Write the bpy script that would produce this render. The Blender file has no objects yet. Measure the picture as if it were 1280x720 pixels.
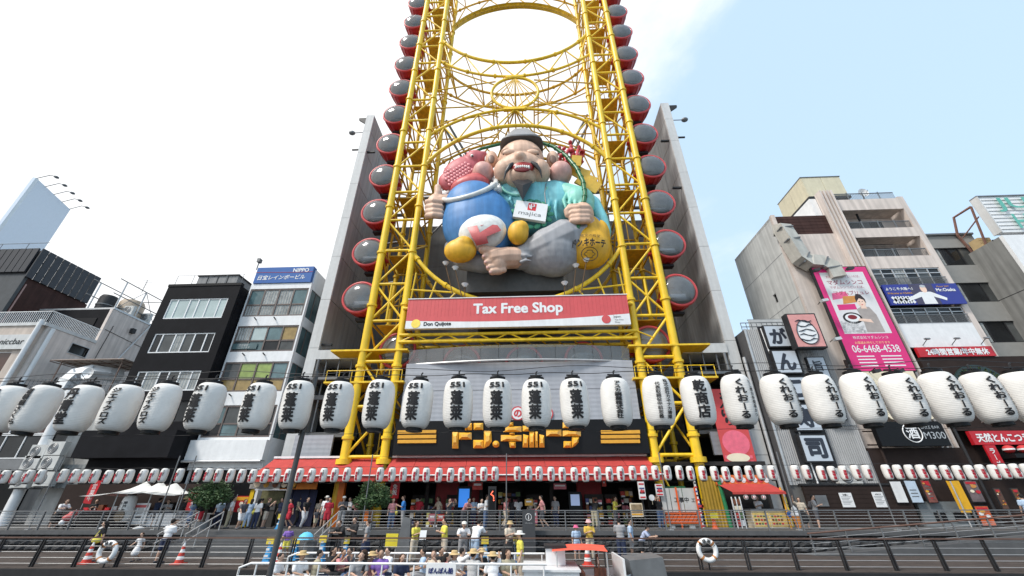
import bpy, bmesh, math, random
from mathutils import Vector, Matrix
random.seed(7)
SC = bpy.context.scene
COL = SC.collection
PI = math.pi
R = math.radians
# ------------------------------------------------------------------ camera
F, CZ = 498.0, 1.45                     # focal length in pixels of the 1280 px photograph, eye height above the street
PITCH, YAW, ROLL = math.atan(267 / F), R(2.6), R(.12)
CAMROT = Matrix.Rotation(YAW, 3, 'Z') @ Matrix.Rotation(PITCH, 3, 'X') @ Matrix.Rotation(ROLL, 3, 'Y')
cam_d = bpy.data.cameras.new('camera')
cam_d.sensor_width = 36
cam_d.lens = F / 1280 * 36
cam_d.clip_start, cam_d.clip_end = .1, 3000
cam = bpy.data.objects.new('camera', cam_d)
COL.objects.link(cam)
rx, fw, up = CAMROT @ Vector((1, 0, 0)), CAMROT @ Vector((0, 1, 0)), CAMROT @ Vector((0, 0, 1))
cam.matrix_world = Matrix(((rx.x, up.x, -fw.x, 0), (rx.y, up.y, -fw.y, 0), (rx.z, up.z, -fw.z, CZ), (0, 0, 0, 1)))
SC.camera = cam
SC.view_settings.view_transform = 'Standard'
SC.view_settings.look = 'None'
SC.view_settings.gamma = 1
SC.view_settings.exposure = .55
SC.cycles.use_denoising = True
SC.cycles.max_bounces = 6
SC.cycles.transparent_max_bounces = 12
# ------------------------------------------------------------------ sky and sun
SUN_EL, SUN_AZ = R(52), R(230)          # azimuth: compass from +Y towards +X; the sun stands behind the viewer, to the left
w = bpy.data.worlds.new('World')
SC.world = w
w.use_nodes = True
nt = w.node_tree
nt.nodes.clear()
def nd(t, **k):
    n = nt.nodes.new(t)
    for a, b in k.items():
        setattr(n, a, b)
    return n
sky = nd('ShaderNodeTexSky', sky_type='NISHITA', sun_disc=False, sun_elevation=SUN_EL, sun_rotation=SUN_AZ, air_density=1.0, dust_density=1.5, ozone_density=1.5)
tc = nd('ShaderNodeTexCoord')
mp = nd('ShaderNodeMapping')
mp.inputs['Scale'].default_value = (1, 1, 1.9)
no = nd('ShaderNodeTexNoise')
no.inputs['Scale'].default_value = 1.9
no.inputs['Detail'].default_value = 7
no.inputs['Roughness'].default_value = .55
no.inputs['Distortion'].default_value = .4
dt = nd('ShaderNodeVectorMath', operation='DOT_PRODUCT')      # the cloud bank lies towards the left of the view
dt.inputs[1].default_value = (-.97, .20, .16)
ma = nd('ShaderNodeMath', operation='MULTIPLY_ADD')
ma.inputs[1].default_value = .95
ad = nd('ShaderNodeMath', operation='ADD')
rp = nd('ShaderNodeValToRGB')
rp.color_ramp.elements[0].position = .36
rp.color_ramp.elements[1].position = .70
rp.color_ramp.interpolation = 'EASE'
hz = nd('ShaderNodeMix', data_type='RGBA')
hz.inputs[0].default_value = .62
hz.inputs[7].default_value = (5.8, 7.7, 9.4, 1)
mx = nd('ShaderNodeMix', data_type='RGBA')
mx.inputs[7].default_value = (7.6, 7.7, 7.8, 1)
bg = nd('ShaderNodeBackground')
bg.inputs['Strength'].default_value = .108
ou = nd('ShaderNodeOutputWorld')
L = nt.links.new
L(tc.outputs['Generated'], mp.inputs['Vector'])
L(mp.outputs[0], no.inputs['Vector'])
L(tc.outputs['Generated'], dt.inputs[0])
L(dt.outputs['Value'], ma.inputs[0])
ma.inputs[2].default_value = .02
L(ma.outputs[0], ad.inputs[0])
L(no.outputs['Fac'], ad.inputs[1])
L(ad.outputs[0], rp.inputs['Fac'])
L(sky.outputs[0], hz.inputs[6])
L(hz.outputs[2], mx.inputs[6])
L(rp.outputs['Color'], mx.inputs[0])
L(mx.outputs[2], bg.inputs['Color'])
L(bg.outputs[0], ou.inputs['Surface'])
sd = bpy.data.lights.new('sun', 'SUN')
sd.energy = 2.3
sd.angle = R(11)
sd.color = (1, .96, .9)
sun = bpy.data.objects.new('sun', sd)
COL.objects.link(sun)
sdir = Vector((math.sin(SUN_AZ) * math.cos(SUN_EL), math.cos(SUN_AZ) * math.cos(SUN_EL), math.sin(SUN_EL)))
sun.rotation_euler = sdir.to_track_quat('Z', 'Y').to_euler()
# ------------------------------------------------------------------ from the picture to the place
def ray(px, py):
    return CAMROT @ Vector(((px - 640) / F, 1, (360 - py) / F))
def P(px, py, Y):                       # the point of the upright plane y = Y
    d = ray(px, py)
    t = Y / d.y
    return d.x * t, CZ + d.z * t
def PY(px, py, X):                      # the point of the plane x = X: (y, z)
    d = ray(px, py)
    t = X / d.x
    return d.y * t, CZ + d.z * t
def G(px, py, Z):
    d = ray(px, py)
    t = (Z - CZ) / d.z
    return d.x * t, d.y * t
def rect(a, b, Y):                      # top-left and bottom-right corner
    x0, z1 = P(*a, Y)
    x1, z0 = P(*b, Y)
    return x0, x1, z0, z1
# ------------------------------------------------------------------ materials
MATS = {}
def mat(name, col, rough=.6, metal=0, var=.12, scale=2.5, bump=0, streak=0, spec=.5, coat=0, lines=None, trans=0):
    if name in MATS:
        return MATS[name]
    m = bpy.data.materials.new(name)
    m.use_nodes = True
    t = m.node_tree
    b = t.nodes['Principled BSDF']
    b.inputs['Roughness'].default_value = rough
    b.inputs['Metallic'].default_value = metal
    b.inputs['Specular IOR Level'].default_value = spec
    b.inputs['Coat Weight'].default_value = coat
    if trans:
        b.inputs['Transmission Weight'].default_value = trans
    k = t.links.new
    geo = t.nodes.new('ShaderNodeNewGeometry')
    oi = t.nodes.new('ShaderNodeObjectInfo')
    n1 = t.nodes.new('ShaderNodeTexNoise')
    n1.inputs['Scale'].default_value = scale
    n1.inputs['Detail'].default_value = 5
    n1.inputs['Roughness'].default_value = .6
    k(geo.outputs['Position'], n1.inputs['Vector'])
    rm = t.nodes.new('ShaderNodeMapRange')
    rm.inputs['From Min'].default_value, rm.inputs['From Max'].default_value = .3, .7
    rm.inputs['To Min'].default_value, rm.inputs['To Max'].default_value = 1 - var, 1 + var
    k(n1.outputs['Fac'], rm.inputs['Value'])
    val = rm.outputs[0]
    if streak:
        mpp = t.nodes.new('ShaderNodeMapping')
        mpp.inputs['Scale'].default_value = (2.2, 2.2, .12)
        k(geo.outputs['Position'], mpp.inputs['Vector'])
        n2 = t.nodes.new('ShaderNodeTexNoise')
        n2.inputs['Scale'].default_value = 1.4
        n2.inputs['Detail'].default_value = 6
        k(mpp.outputs[0], n2.inputs['Vector'])
        r2 = t.nodes.new('ShaderNodeMapRange')
        r2.inputs['From Min'].default_value, r2.inputs['From Max'].default_value = .35, .65
        r2.inputs['To Min'].default_value, r2.inputs['To Max'].default_value = 1 - streak, 1 + streak * .35
        k(n2.outputs['Fac'], r2.inputs['Value'])
        mm = t.nodes.new('ShaderNodeMath')
        mm.operation = 'MULTIPLY'
        k(val, mm.inputs[0])
        k(r2.outputs[0], mm.inputs[1])
        val = mm.outputs[0]
    if lines:                           # fine grooves: (axis, per metre, strength)
        sx = t.nodes.new('ShaderNodeSeparateXYZ')
        k(geo.outputs['Position'], sx.inputs[0])
        ml = t.nodes.new('ShaderNodeMath')
        ml.operation = 'MULTIPLY'
        ml.inputs[1].default_value = lines[1] * 2 * PI
        k(sx.outputs[lines[0]], ml.inputs[0])
        sn = t.nodes.new('ShaderNodeMath')
        sn.operation = 'SINE'
        k(ml.outputs[0], sn.inputs[0])
        bp = t.nodes.new('ShaderNodeBump')
        bp.inputs['Strength'].default_value = lines[2]
        bp.inputs['Distance'].default_value = .03
        k(sn.outputs[0], bp.inputs['Height'])
        k(bp.outputs[0], b.inputs['Normal'])
    elif bump:
        bp = t.nodes.new('ShaderNodeBump')
        bp.inputs['Strength'].default_value = bump
        bp.inputs['Distance'].default_value = .05
        n3 = t.nodes.new('ShaderNodeTexNoise')
        n3.inputs['Scale'].default_value = scale * 5
        n3.inputs['Detail'].default_value = 6
        k(geo.outputs['Position'], n3.inputs['Vector'])
        k(n3.outputs['Fac'], bp.inputs['Height'])
        k(bp.outputs[0], b.inputs['Normal'])
    hs = t.nodes.new('ShaderNodeHueSaturation')
    hs.inputs['Color'].default_value = (*col, 1)
    ro = t.nodes.new('ShaderNodeMapRange')
    ro.inputs['To Min'].default_value, ro.inputs['To Max'].default_value = 1 - var * .4, 1 + var * .4
    k(oi.outputs['Random'], ro.inputs['Value'])
    m2 = t.nodes.new('ShaderNodeMath')
    m2.operation = 'MULTIPLY'
    k(val, m2.inputs[0])
    k(ro.outputs[0], m2.inputs[1])
    k(m2.outputs[0], hs.inputs['Value'])
    k(hs.outputs[0], b.inputs['Base Color'])
    MATS[name] = m
    return m
def srgb(r, g, b):
    f = lambda c: (c / 255 / 12.92 if c <= 10 else ((c / 255 + .055) / 1.055) ** 2.4)
    return f(r), f(g), f(b)
def glass_mat(name, tint, refl=1.0, rough=.03, grey_mix=0):     # see-through pane: tinted, with the sky mirrored at a grazing look
    m = bpy.data.materials.new(name)
    m.use_nodes = True
    t = m.node_tree
    t.nodes.clear()
    o = t.nodes.new('ShaderNodeOutputMaterial')
    a = t.nodes.new('ShaderNodeBsdfTransparent')
    a.inputs[0].default_value = (*tint, 1)
    g = t.nodes.new('ShaderNodeBsdfGlossy')
    g.inputs['Roughness'].default_value = rough
    g.inputs['Color'].default_value = (refl, refl, refl, 1)
    f = t.nodes.new('ShaderNodeFresnel')
    f.inputs[0].default_value = 1.75
    x = t.nodes.new('ShaderNodeMixShader')
    t.links.new(f.outputs[0], x.inputs[0])
    t.links.new(a.outputs[0], x.inputs[1])
    t.links.new(g.outputs[0], x.inputs[2])
    if grey_mix:  # a diffuse grey share mixed into the pane, uneven by noise
        d = t.nodes.new('ShaderNodeBsdfDiffuse')
        d.inputs[0].default_value = (.55, .56, .57, 1)
        y = t.nodes.new('ShaderNodeMixShader')
        n = t.nodes.new('ShaderNodeTexNoise')
        n.inputs['Scale'].default_value = 1.3
        g2 = t.nodes.new('ShaderNodeNewGeometry')
        t.links.new(g2.outputs['Position'], n.inputs['Vector'])
        q = t.nodes.new('ShaderNodeMapRange')
        q.inputs['To Min'].default_value, q.inputs['To Max'].default_value = grey_mix * .6, grey_mix * 1.4
        t.links.new(n.outputs['Fac'], q.inputs['Value'])
        t.links.new(q.outputs[0], y.inputs[0])
        t.links.new(x.outputs[0], y.inputs[1])
        t.links.new(d.outputs[0], y.inputs[2])
        x = y
    t.links.new(x.outputs[0], o.inputs['Surface'])
    MATS[name] = m
    return m
def emit_mat(name, col, s):
    m = bpy.data.materials.new(name)
    m.use_nodes = True
    b = m.node_tree.nodes['Principled BSDF']
    b.inputs['Base Color'].default_value = (*col, 1)
    b.inputs['Emission Color'].default_value = (*col, 1)
    b.inputs['Emission Strength'].default_value = s
    MATS[name] = m
    return m
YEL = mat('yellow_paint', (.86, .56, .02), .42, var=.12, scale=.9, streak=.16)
YELD = mat('yellow_paint_dark', (.70, .42, .02), .5, var=.2, scale=1.2, streak=.22)  # darker, more streaked yellow, mostly on rear and inner members
REDG = mat('gondola_red', (.46, .035, .038), .35, var=.08)
REDP = mat('rim_red', (.58, .06, .06), .35, var=.05)
AWN = mat('awning_red', (.46, .048, .04), .75, var=.10, scale=1.5, streak=.08)
CONC = mat('concrete_panel', (.34, .345, .35), .7, var=.10, scale=.5, streak=.22, bump=.05)
CONCD = mat('concrete_dark_panel', (.15, .15, .148), .7, var=.08, scale=.5, streak=.12)
CONCL = mat('concrete_light', (.56, .56, .55), .7, var=.06, streak=.1)
GREYP = mat('grey_cladding', (.38, .39, .42), .5, var=.05, lines=(2, 3, .12), streak=.06)
STEEL = mat('grey_steel', (.17, .175, .18), .45, .3, var=.15)
STEELL = mat('light_steel', (.5, .5, .5), .4, .4, var=.1)
DARK = mat('dark_metal', (.028, .028, .03), .55, var=.2, spec=.25)
BLACK = mat('black_cladding', (.009, .009, .011), .7, var=.25, scale=1, spec=.12)
BLKS = mat('black_satin', (.008, .008, .009), .45, var=.1, spec=.2)
INK = mat('black_ink', (.012, .012, .014), .8, var=.05)
WHITE = mat('white_paint', (.78, .78, .78), .55, var=.05, streak=.06)
WHT2 = mat('white_gloss', (.80, .80, .80), .3, var=.04)
PAPER = mat('lantern_paper', (.73, .71, .68), .75, var=.08, scale=3, bump=.12, streak=.06)
BEIGE = mat('beige_render', (.66, .58, .53), .85, var=.10, scale=.8, streak=.18, bump=.15)
PINKB = mat('pinkish_render', (.64, .555, .50), .85, var=.09, scale=.6, streak=.2, bump=.1)
GREYR = mat('grey_render', (.54, .54, .52), .85, var=.10, scale=.6, streak=.2, bump=.12)
BROWN = mat('brown_wall', (.055, .027, .023), .8, var=.25, scale=.7, streak=.25, spec=.2)
BRWD = mat('dark_brown_wall', (.034, .023, .02), .75, var=.12, scale=2, spec=.15)
WOOD = mat('weathered_deck_wood', (.062, .047, .040), .85, var=.35, scale=3)
RAILW = mat('brown_rail', (.13, .07, .05), .5, var=.2)
STONE = mat('dark_rubble_stone', (.05, .05, .052), .95, var=.5, scale=3.5, bump=.9)
STREET = mat('street_paving', (.085, .083, .081), .85, var=.15, scale=2)
WATERM = mat('canal_water', (.012, .02, .016), .08, var=.2, scale=1.3, bump=.5)
KERB = mat('grey_coping', (.09, .092, .095), .8, var=.12, streak=.1)
GDARK = mat('dark_window_glass', (.018, .02, .022), .06, var=.4, scale=.7, spec=.3)
GMID = mat('grey_window_glass', (.07, .075, .075), .07, var=.4, scale=.6, spec=.4)
GPALE = mat('frosted_window_glass', (.42, .50, .49), .18, var=.12, scale=.8)
GGRN = mat('green_blind_glass', (.26, .34, .10), .12, var=.2)
GTAN = mat('tan_blind_glass', (.33, .23, .09), .15, var=.2)
GCUR = mat('curtained_glass', (.30, .31, .30), .10, var=.35, scale=2.2, lines=(0, 4, .7))
GTEAL = mat('teal_glass', (.10, .16, .17), .07, var=.35, scale=.8)
GLASS = glass_mat('clear_glass', (.66, .72, .71), 1.0, .03, .2)
DOME = glass_mat('gondola_glass', (.84, .86, .88), 1.0, .12, .15)
SKIN = [mat('skin_a', (.52, .33, .24), .6, var=.05), mat('skin_b', (.42, .26, .18), .6, var=.05)]
CLOTH = {}
def cloth(name, c):
    if name not in CLOTH:
        CLOTH[name] = mat('cloth_' + name, c, .9, var=.12, scale=9)
    return CLOTH[name]
cm = lambda n, r, g, b, ro=.6, **k: mat(n, srgb(r, g, b), ro, **k)
# ------------------------------------------------------------------ mesh helpers
class Mb:
    def __init__(s):
        s.v, s.f, s.m, s.cur = [], [], [], 0
    def add(s, vs, fs):
        n = len(s.v)
        s.v += [tuple(p) for p in vs]
        s.f += [tuple(i + n for i in f) for f in fs]
        s.m += [s.cur] * len(fs)
        return s
    def box(s, x0, x1, y0, y1, z0, z1):
        x0, x1 = min(x0, x1), max(x0, x1)
        y0, y1 = min(y0, y1), max(y0, y1)
        z0, z1 = min(z0, z1), max(z0, z1)
        return s.add([(x0, y0, z0), (x1, y0, z0), (x1, y1, z0), (x0, y1, z0), (x0, y0, z1), (x1, y0, z1), (x1, y1, z1), (x0, y1, z1)],
                     [(0, 3, 2, 1), (4, 5, 6, 7), (0, 1, 5, 4), (1, 2, 6, 5), (2, 3, 7, 6), (3, 0, 4, 7)])
    def obox(s, c, ax, ay, az):             # centre and three half-axis vectors
        c, ax, ay, az = Vector(c), Vector(ax), Vector(ay), Vector(az)
        q = [c + i * ax + j * ay + k * az for k in (-1, 1) for i, j in ((-1, -1), (1, -1), (1, 1), (-1, 1))]
        return s.add(q, [(0, 3, 2, 1), (4, 5, 6, 7), (0, 1, 5, 4), (1, 2, 6, 5), (2, 3, 7, 6), (3, 0, 4, 7)])
    def path(s, pts, r, n=8, cap=True, closed=False):
        pts = [Vector(p) for p in pts]
        rr = r if isinstance(r, (list, tuple)) else [r] * len(pts)
        N = len(pts)
        u = None
        rings = []
        for i, p in enumerate(pts):
            if closed:
                d = pts[(i + 1) % N] - pts[i - 1]
            else:
                d = pts[min(i + 1, N - 1)] - pts[max(i - 1, 0)]
            d = d.normalized() if d.length > 1e-9 else Vector((0, 0, 1))
            if u is None:
                u = d.orthogonal().normalized()
            else:
                u = (u - d * u.dot(d))
                u = u.normalized() if u.length > 1e-6 else d.orthogonal().normalized()
            vv = d.cross(u)
            rings.append([p + rr[i] * (math.cos(2 * PI * k / n) * u + math.sin(2 * PI * k / n) * vv) for k in range(n)])
        vs = [q for g in rings for q in g]
        fs = []
        for i in range(N if closed else N - 1):
            a, b = i * n, ((i + 1) % N) * n
            for k in range(n):
                fs.append((a + k, a + (k + 1) % n, b + (k + 1) % n, b + k))
        if cap and not closed:
            fs.append(tuple(range(n - 1, -1, -1)))
            fs.append(tuple((N - 1) * n + k for k in range(n)))
        return s.add(vs, fs)
    def tube(s, p, q, r, n=8, r2=None):
        return s.path([p, q], [r, r if r2 is None else r2], n)
    def limb(s, pts, rad, n=10):            # closed sweep with rounded ends
        pts = [Vector(p) for p in pts]
        a, b = (pts[0] - pts[1]).normalized(), (pts[-1] - pts[-2]).normalized()
        P2, R2 = [], []
        for k in (0, 1, 2):
            t = (.02, .5, .87)[k]
            P2.append(pts[0] + a * rad[0] * math.sqrt(max(0, 1 - t * t)))
            R2.append(rad[0] * t)
        P2 += pts
        R2 += list(rad)
        for k in (2, 1, 0):
            t = (.02, .5, .87)[k]
            P2.append(pts[-1] + b * rad[-1] * math.sqrt(max(0, 1 - t * t)))
            R2.append(rad[-1] * t)
        return s.path(P2, R2, n)
    def lathe(s, prof, c, n=24, axis='z', a0=0, a1=2 * PI):
        full = abs(a1 - a0 - 2 * PI) < 1e-6
        N = n if full else n + 1
        vs, fs = [], []
        for r, h in prof:
            for k in range(N):
                a = a0 + (a1 - a0) * k / n
                x, y = r * math.cos(a), r * math.sin(a)
                q = (x, y, h) if axis == 'z' else (x, h, y) if axis == 'y' else (h, x, y)
                vs.append((c[0] + q[0], c[1] + q[1], c[2] + q[2]))
        for i in range(len(prof) - 1):
            for k in range(n):
                k2 = (k + 1) % N
                fs.append((i * N + k, i * N + k2, (i + 1) * N + k2, (i + 1) * N + k))
        return s.add(vs, fs)
    def ball(s, c, r, n=14, m=9, rot=None):
        r = r if isinstance(r, (tuple, list)) else (r, r, r)
        vs = [Vector((0, 0, r[2]))]
        for i in range(1, m):
            t = PI * i / m
            for k in range(n):
                a = 2 * PI * k / n
                vs.append(Vector((r[0] * math.sin(t) * math.cos(a), r[1] * math.sin(t) * math.sin(a), r[2] * math.cos(t))))
        vs.append(Vector((0, 0, -r[2])))
        fs = [(0, 1 + k, 1 + (k + 1) % n) for k in range(n)]
        for i in range(m - 2):
            for k in range(n):
                a, b = 1 + i * n, 1 + (i + 1) * n
                fs.append((a + k, b + k, b + (k + 1) % n, a + (k + 1) % n))
        e = len(vs) - 1
        a = 1 + (m - 2) * n
        fs += [(e, a + (k + 1) % n, a + k) for k in range(n)]
        if rot:
            vs = [rot @ v for v in vs]
        return s.add([v + Vector(c) for v in vs], fs)
    def prism(s, poly, y0, y1, inset=0):    # polygon of (x, z), front face at y0
        n = len(poly)
        cx, cz = sum(p[0] for p in poly) / n, sum(p[1] for p in poly) / n
        fr = [(cx + (p[0] - cx) * (1 - inset), cz + (p[1] - cz) * (1 - inset)) for p in poly]
        vs = [(x, y0, z) for x, z in fr] + [(x, y1, z) for x, z in poly]
        fs = [tuple(range(n)), tuple(range(2 * n - 1, n - 1, -1))]
        fs += [(k, n + k, n + (k + 1) % n, (k + 1) % n) for k in range(n)]
        return s.add(vs, fs)
    def prismx(s, poly, x0, x1):            # polygon of (y, z)
        n = len(poly)
        vs = [(x0, y, z) for y, z in poly] + [(x1, y, z) for y, z in poly]
        fs = [tuple(range(n)), tuple(range(2 * n - 1, n - 1, -1))]
        fs += [(k, n + k, n + (k + 1) % n, (k + 1) % n) for k in range(n)]
        return s.add(vs, fs)
    def mesh(s, name, mats, base=(0, 0, 0), smooth=None, recalc=True):
        me = bpy.data.meshes.new(name)
        b = Vector(base)
        me.from_pydata([Vector(p) - b for p in s.v], [], s.f)
        for m in mats if isinstance(mats, (list, tuple)) else [mats]:
            me.materials.append(m)
        if any(s.m):
            me.polygons.foreach_set('material_index', s.m)
        if recalc:
            bm = bmesh.new()
            bm.from_mesh(me)
            bmesh.ops.recalc_face_normals(bm, faces=bm.faces)
            bm.to_mesh(me)
            bm.free()
        if smooth is not None:
            me.shade_smooth()
            if smooth < 179:
                me.set_sharp_from_angle(angle=R(smooth))
        return me
    def build(s, name, mats, parent=None, smooth=None, base=None, recalc=True):
        if base is None:
            if parent is None:
                xs, ys, zs = zip(*s.v)
                base = ((min(xs) + max(xs)) / 2, (min(ys) + max(ys)) / 2, min(zs))
            else:
                base = wloc(parent)
        me = s.mesh(name, mats, base, smooth, recalc)
        o = bpy.data.objects.new(name, me)
        COL.objects.link(o)
        if parent is not None:
            o.parent = parent
            o.location = Vector(base) - wloc(parent)
        else:
            o.location = base
        return o
def wloc(o):
    v = Vector((0, 0, 0))
    while o is not None:
        v = v + o.location
        o = o.parent
    return v
def thing(name, label, cat, loc, group=None):
    o = bpy.data.objects.new(name, None)
    o.empty_display_size = .3
    COL.objects.link(o)
    o.location = loc
    return tag(o, label, cat, group)
def tag(o, label=None, cat=None, group=None, kind=None):
    for k, v in (('label', label), ('category', cat), ('group', group), ('kind', kind)):
        if v:
            o[k] = v
    return o
def struct(o):
    o['kind'] = 'structure'
    return o
def link(name, me, parent, loc=(0, 0, 0), rot=None, m=None, scale=None):
    o = bpy.data.objects.new(name, me)
    COL.objects.link(o)
    o.parent = parent
    o.location = loc
    if rot is not None:
        o.rotation_euler = rot
    if scale is not None:
        o.scale = scale
    if m is not None:
        o.material_slots[0].link = 'OBJECT'
        o.material_slots[0].material = m
    return o
def copy_tree(o, parent=None):
    c = o.copy()
    COL.objects.link(c)
    if parent is not None:
        c.parent = parent
    for ch in list(o.children):
        copy_tree(ch, c)
    return c
_unit = {}
def bar(name, p, q, r, m, parent, n=10):    # one strut: a shared unit tube, turned and stretched
    key = (m.name, n)
    if key not in _unit:
        _unit[key] = Mb().path([(0, 0, -.5), (0, 0, .5)], 1, n).mesh('strut', m, smooth=40)
    p, q = Vector(p), Vector(q)
    d = q - p
    o = bpy.data.objects.new(name, _unit[key])
    COL.objects.link(o)
    o.parent = parent
    o.location = (p + q) / 2 - wloc(parent)
    o.rotation_euler = d.to_track_quat('Z', 'Y').to_euler()
    o.scale = (r, r, d.length)
    return o
_ub = {}
def blk(name, x0, x1, y0, y1, z0, z1, m, parent):       # one box: a shared unit cube, stretched
    if m.name not in _ub:
        _ub[m.name] = Mb().box(-.5, .5, -.5, .5, -.5, .5).mesh('block', m)
    o = bpy.data.objects.new(name, _ub[m.name])
    COL.objects.link(o)
    o.location = ((x0 + x1) / 2, (y0 + y1) / 2, (z0 + z1) / 2)
    if parent is not None:
        o.location = o.location - wloc(parent)
        o.parent = parent
    o.scale = (abs(x1 - x0), abs(y1 - y0), abs(z1 - z0))
    return o
# a second scene, only to evaluate text and modifiers in
TMP = bpy.data.scenes.new('workbench')
def evaluate(o):
    TMP.collection.objects.link(o)
    with bpy.context.temp_override(scene=TMP, view_layer=TMP.view_layers[0]):
        dg = bpy.context.evaluated_depsgraph_get()
        me = bpy.data.meshes.new_from_object(o.evaluated_get(dg), preserve_all_data_layers=False, depsgraph=dg)
    d = o.data
    bpy.data.objects.remove(o)
    return me
def vox(name, mb, size, m, smooth=6, fac=.6):           # merge overlapping closed forms into one skin
    me = mb.mesh(name, m)
    o = bpy.data.objects.new('work', me)
    r = o.modifiers.new('a', 'REMESH')
    r.mode = 'VOXEL'
    r.voxel_size = size
    if smooth:
        s = o.modifiers.new('b', 'SMOOTH')
        s.iterations = smooth
        s.factor = fac
    out = evaluate(o)
    out.name = name
    out.shade_smooth()
    if not out.materials:
        out.materials.append(m)
    return out
_txt = {}
def text2d(s, bold=0.0):                                # (points with a layer number, triangles); bold text is laid in shifted layers
    k = (s, bold)
    if k not in _txt:
        if bold:
            v0, f0 = text2d(s)
            vs, fs = [], []
            for i, (dx, dy) in enumerate(((-1, 0), (1, 0), (0, -1), (0, 1), (-.7, .7), (.7, -.7), (.7, .7), (-.7, -.7))[:8 if bold > .02 else 4]):
                n = len(vs)
                vs += [(x + dx * bold, y + dy * bold, i) for x, y, _ in v0]
                fs += [tuple(q + n for q in f) for f in f0]
            _txt[k] = (vs, fs)
        else:
            c = bpy.data.curves.new('t', 'FONT')
            c.body = s
            c.resolution_u = 3
            me = evaluate(bpy.data.objects.new('t', c))
            _txt[k] = ([(v.co.x, v.co.y, 0) for v in me.vertices], [tuple(p.vertices) for p in me.polygons])
            bpy.data.meshes.remove(me)
    return _txt[k]
def layout(s, bold=0.0, vertical=False, gap=1.0):
    vs, fs = [], []
    if not vertical:
        return text2d(s, bold)
    for i, ch in enumerate(s):
        v, f = text2d(ch, bold)
        n = len(vs)
        for x, y, l in v:
            x, y = x - .48, y - .36
            if ch in 'ー-～〜':
                x, y = y * .8, -x
            vs.append((x, y - i * gap, l))
        fs += [tuple(a + n for a in t) for t in f]
    return vs, fs
def text_mb(s, x0, x1, z0, z1, y, bold=0.0, vertical=False, gap=1.0, keep=True, mb=None, skew=0):
    vs, fs = layout(s, bold, vertical, gap)
    ax, bx = min(v[0] for v in vs), max(v[0] for v in vs)
    az, bz = min(v[1] for v in vs), max(v[1] for v in vs)
    sx, sz = (x1 - x0) / (bx - ax), (z1 - z0) / (bz - az)
    if keep:
        sx = sz = min(sx, sz)
    cx, cz = (x0 + x1) / 2, (z0 + z1) / 2
    mb = mb or Mb()
    return mb.add([(cx + (v[0] - (ax + bx) / 2) * sx + skew * (v[1] - (az + bz) / 2) * sz, y - .0008 * v[2], cz + (v[1] - (az + bz) / 2) * sz) for v in vs], fs)
def text(name, s, x0, x1, z0, z1, y, m, parent, **k):
    return text_mb(s, x0, x1, z0, z1, y, **k).build(name, m, parent, recalc=False)
def facade(mb, x0, x1, z0, z1, y0, y1, holes):          # a slab of wall with openings (x0, x1, z0, z1)
    xs = sorted({x0, x1, *[h[0] for h in holes], *[h[1] for h in holes]})
    zs = sorted({z0, z1, *[h[2] for h in holes], *[h[3] for h in holes]})
    xs = [x for x in xs if x0 <= x <= x1]
    zs = [z for z in zs if z0 <= z <= z1]
    for i in range(len(zs) - 1):
        run = None
        for j in range(len(xs)):
            solid = False
            if j < len(xs) - 1:
                cx, cz = (xs[j] + xs[j + 1]) / 2, (zs[i] + zs[i + 1]) / 2
                solid = not any(h[0] < cx < h[1] and h[2] < cz < h[3] for h in holes)
            if solid and run is None:
                run = xs[j]
            if not solid and run is not None:
                mb.box(run, xs[j], y0, y1, zs[i], zs[i + 1])
                run = None
    return mb
def window(parent, x0, x1, z0, z1, y, cols, frame, panes, transom=(), fr=.07, depth=.1):
    """frame part with its panes as sub-parts, its front at y"""
    b = Mb()
    b.box(x0, x1, y, y + depth, z1 - fr, z1)
    b.box(x0, x1, y, y + depth, z0, z0 + fr)
    xs = [x0 + (x1 - x0) * c for c in (cols if isinstance(cols, (list, tuple)) else [i / cols for i in range(cols + 1)])]
    zs = [z0 + fr] + [z0 + (z1 - z0) * t for t in transom] + [z1 - fr]
    for i, x in enumerate(xs):
        a = x if i == 0 else x - fr / 2 if i < len(xs) - 1 else x - fr
        b.box(a, a + fr, y, y + depth, z0 + fr, z1 - fr)
    for t in zs[1:-1]:
        for i in range(len(xs) - 1):
            b.box(xs[i] + fr, xs[i + 1] - fr, y + .002, y + depth - .002, t - fr / 2, t + fr / 2)
    w_ = b.build('window', frame, parent)
    i = 0
    for zi in range(len(zs) - 1):
        for xi in range(len(xs) - 1):
            p = panes[i % len(panes)] if not callable(panes) else panes(xi, zi)
            i += 1
            j = random.uniform(0, .02)
            blk('pane', xs[xi] + .01, xs[xi + 1] - .01, y + depth * .55 + j, y + depth * .55 + j + .02, zs[zi], zs[zi + 1], p, w_)
    return w_
ORD = 'first second third fourth fifth sixth seventh eighth ninth tenth eleventh twelfth thirteenth fourteenth fifteenth sixteenth seventeenth eighteenth nineteenth twentieth'.split()
ORD += ['twenty-' + o for o in ORD[:9]]
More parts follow.
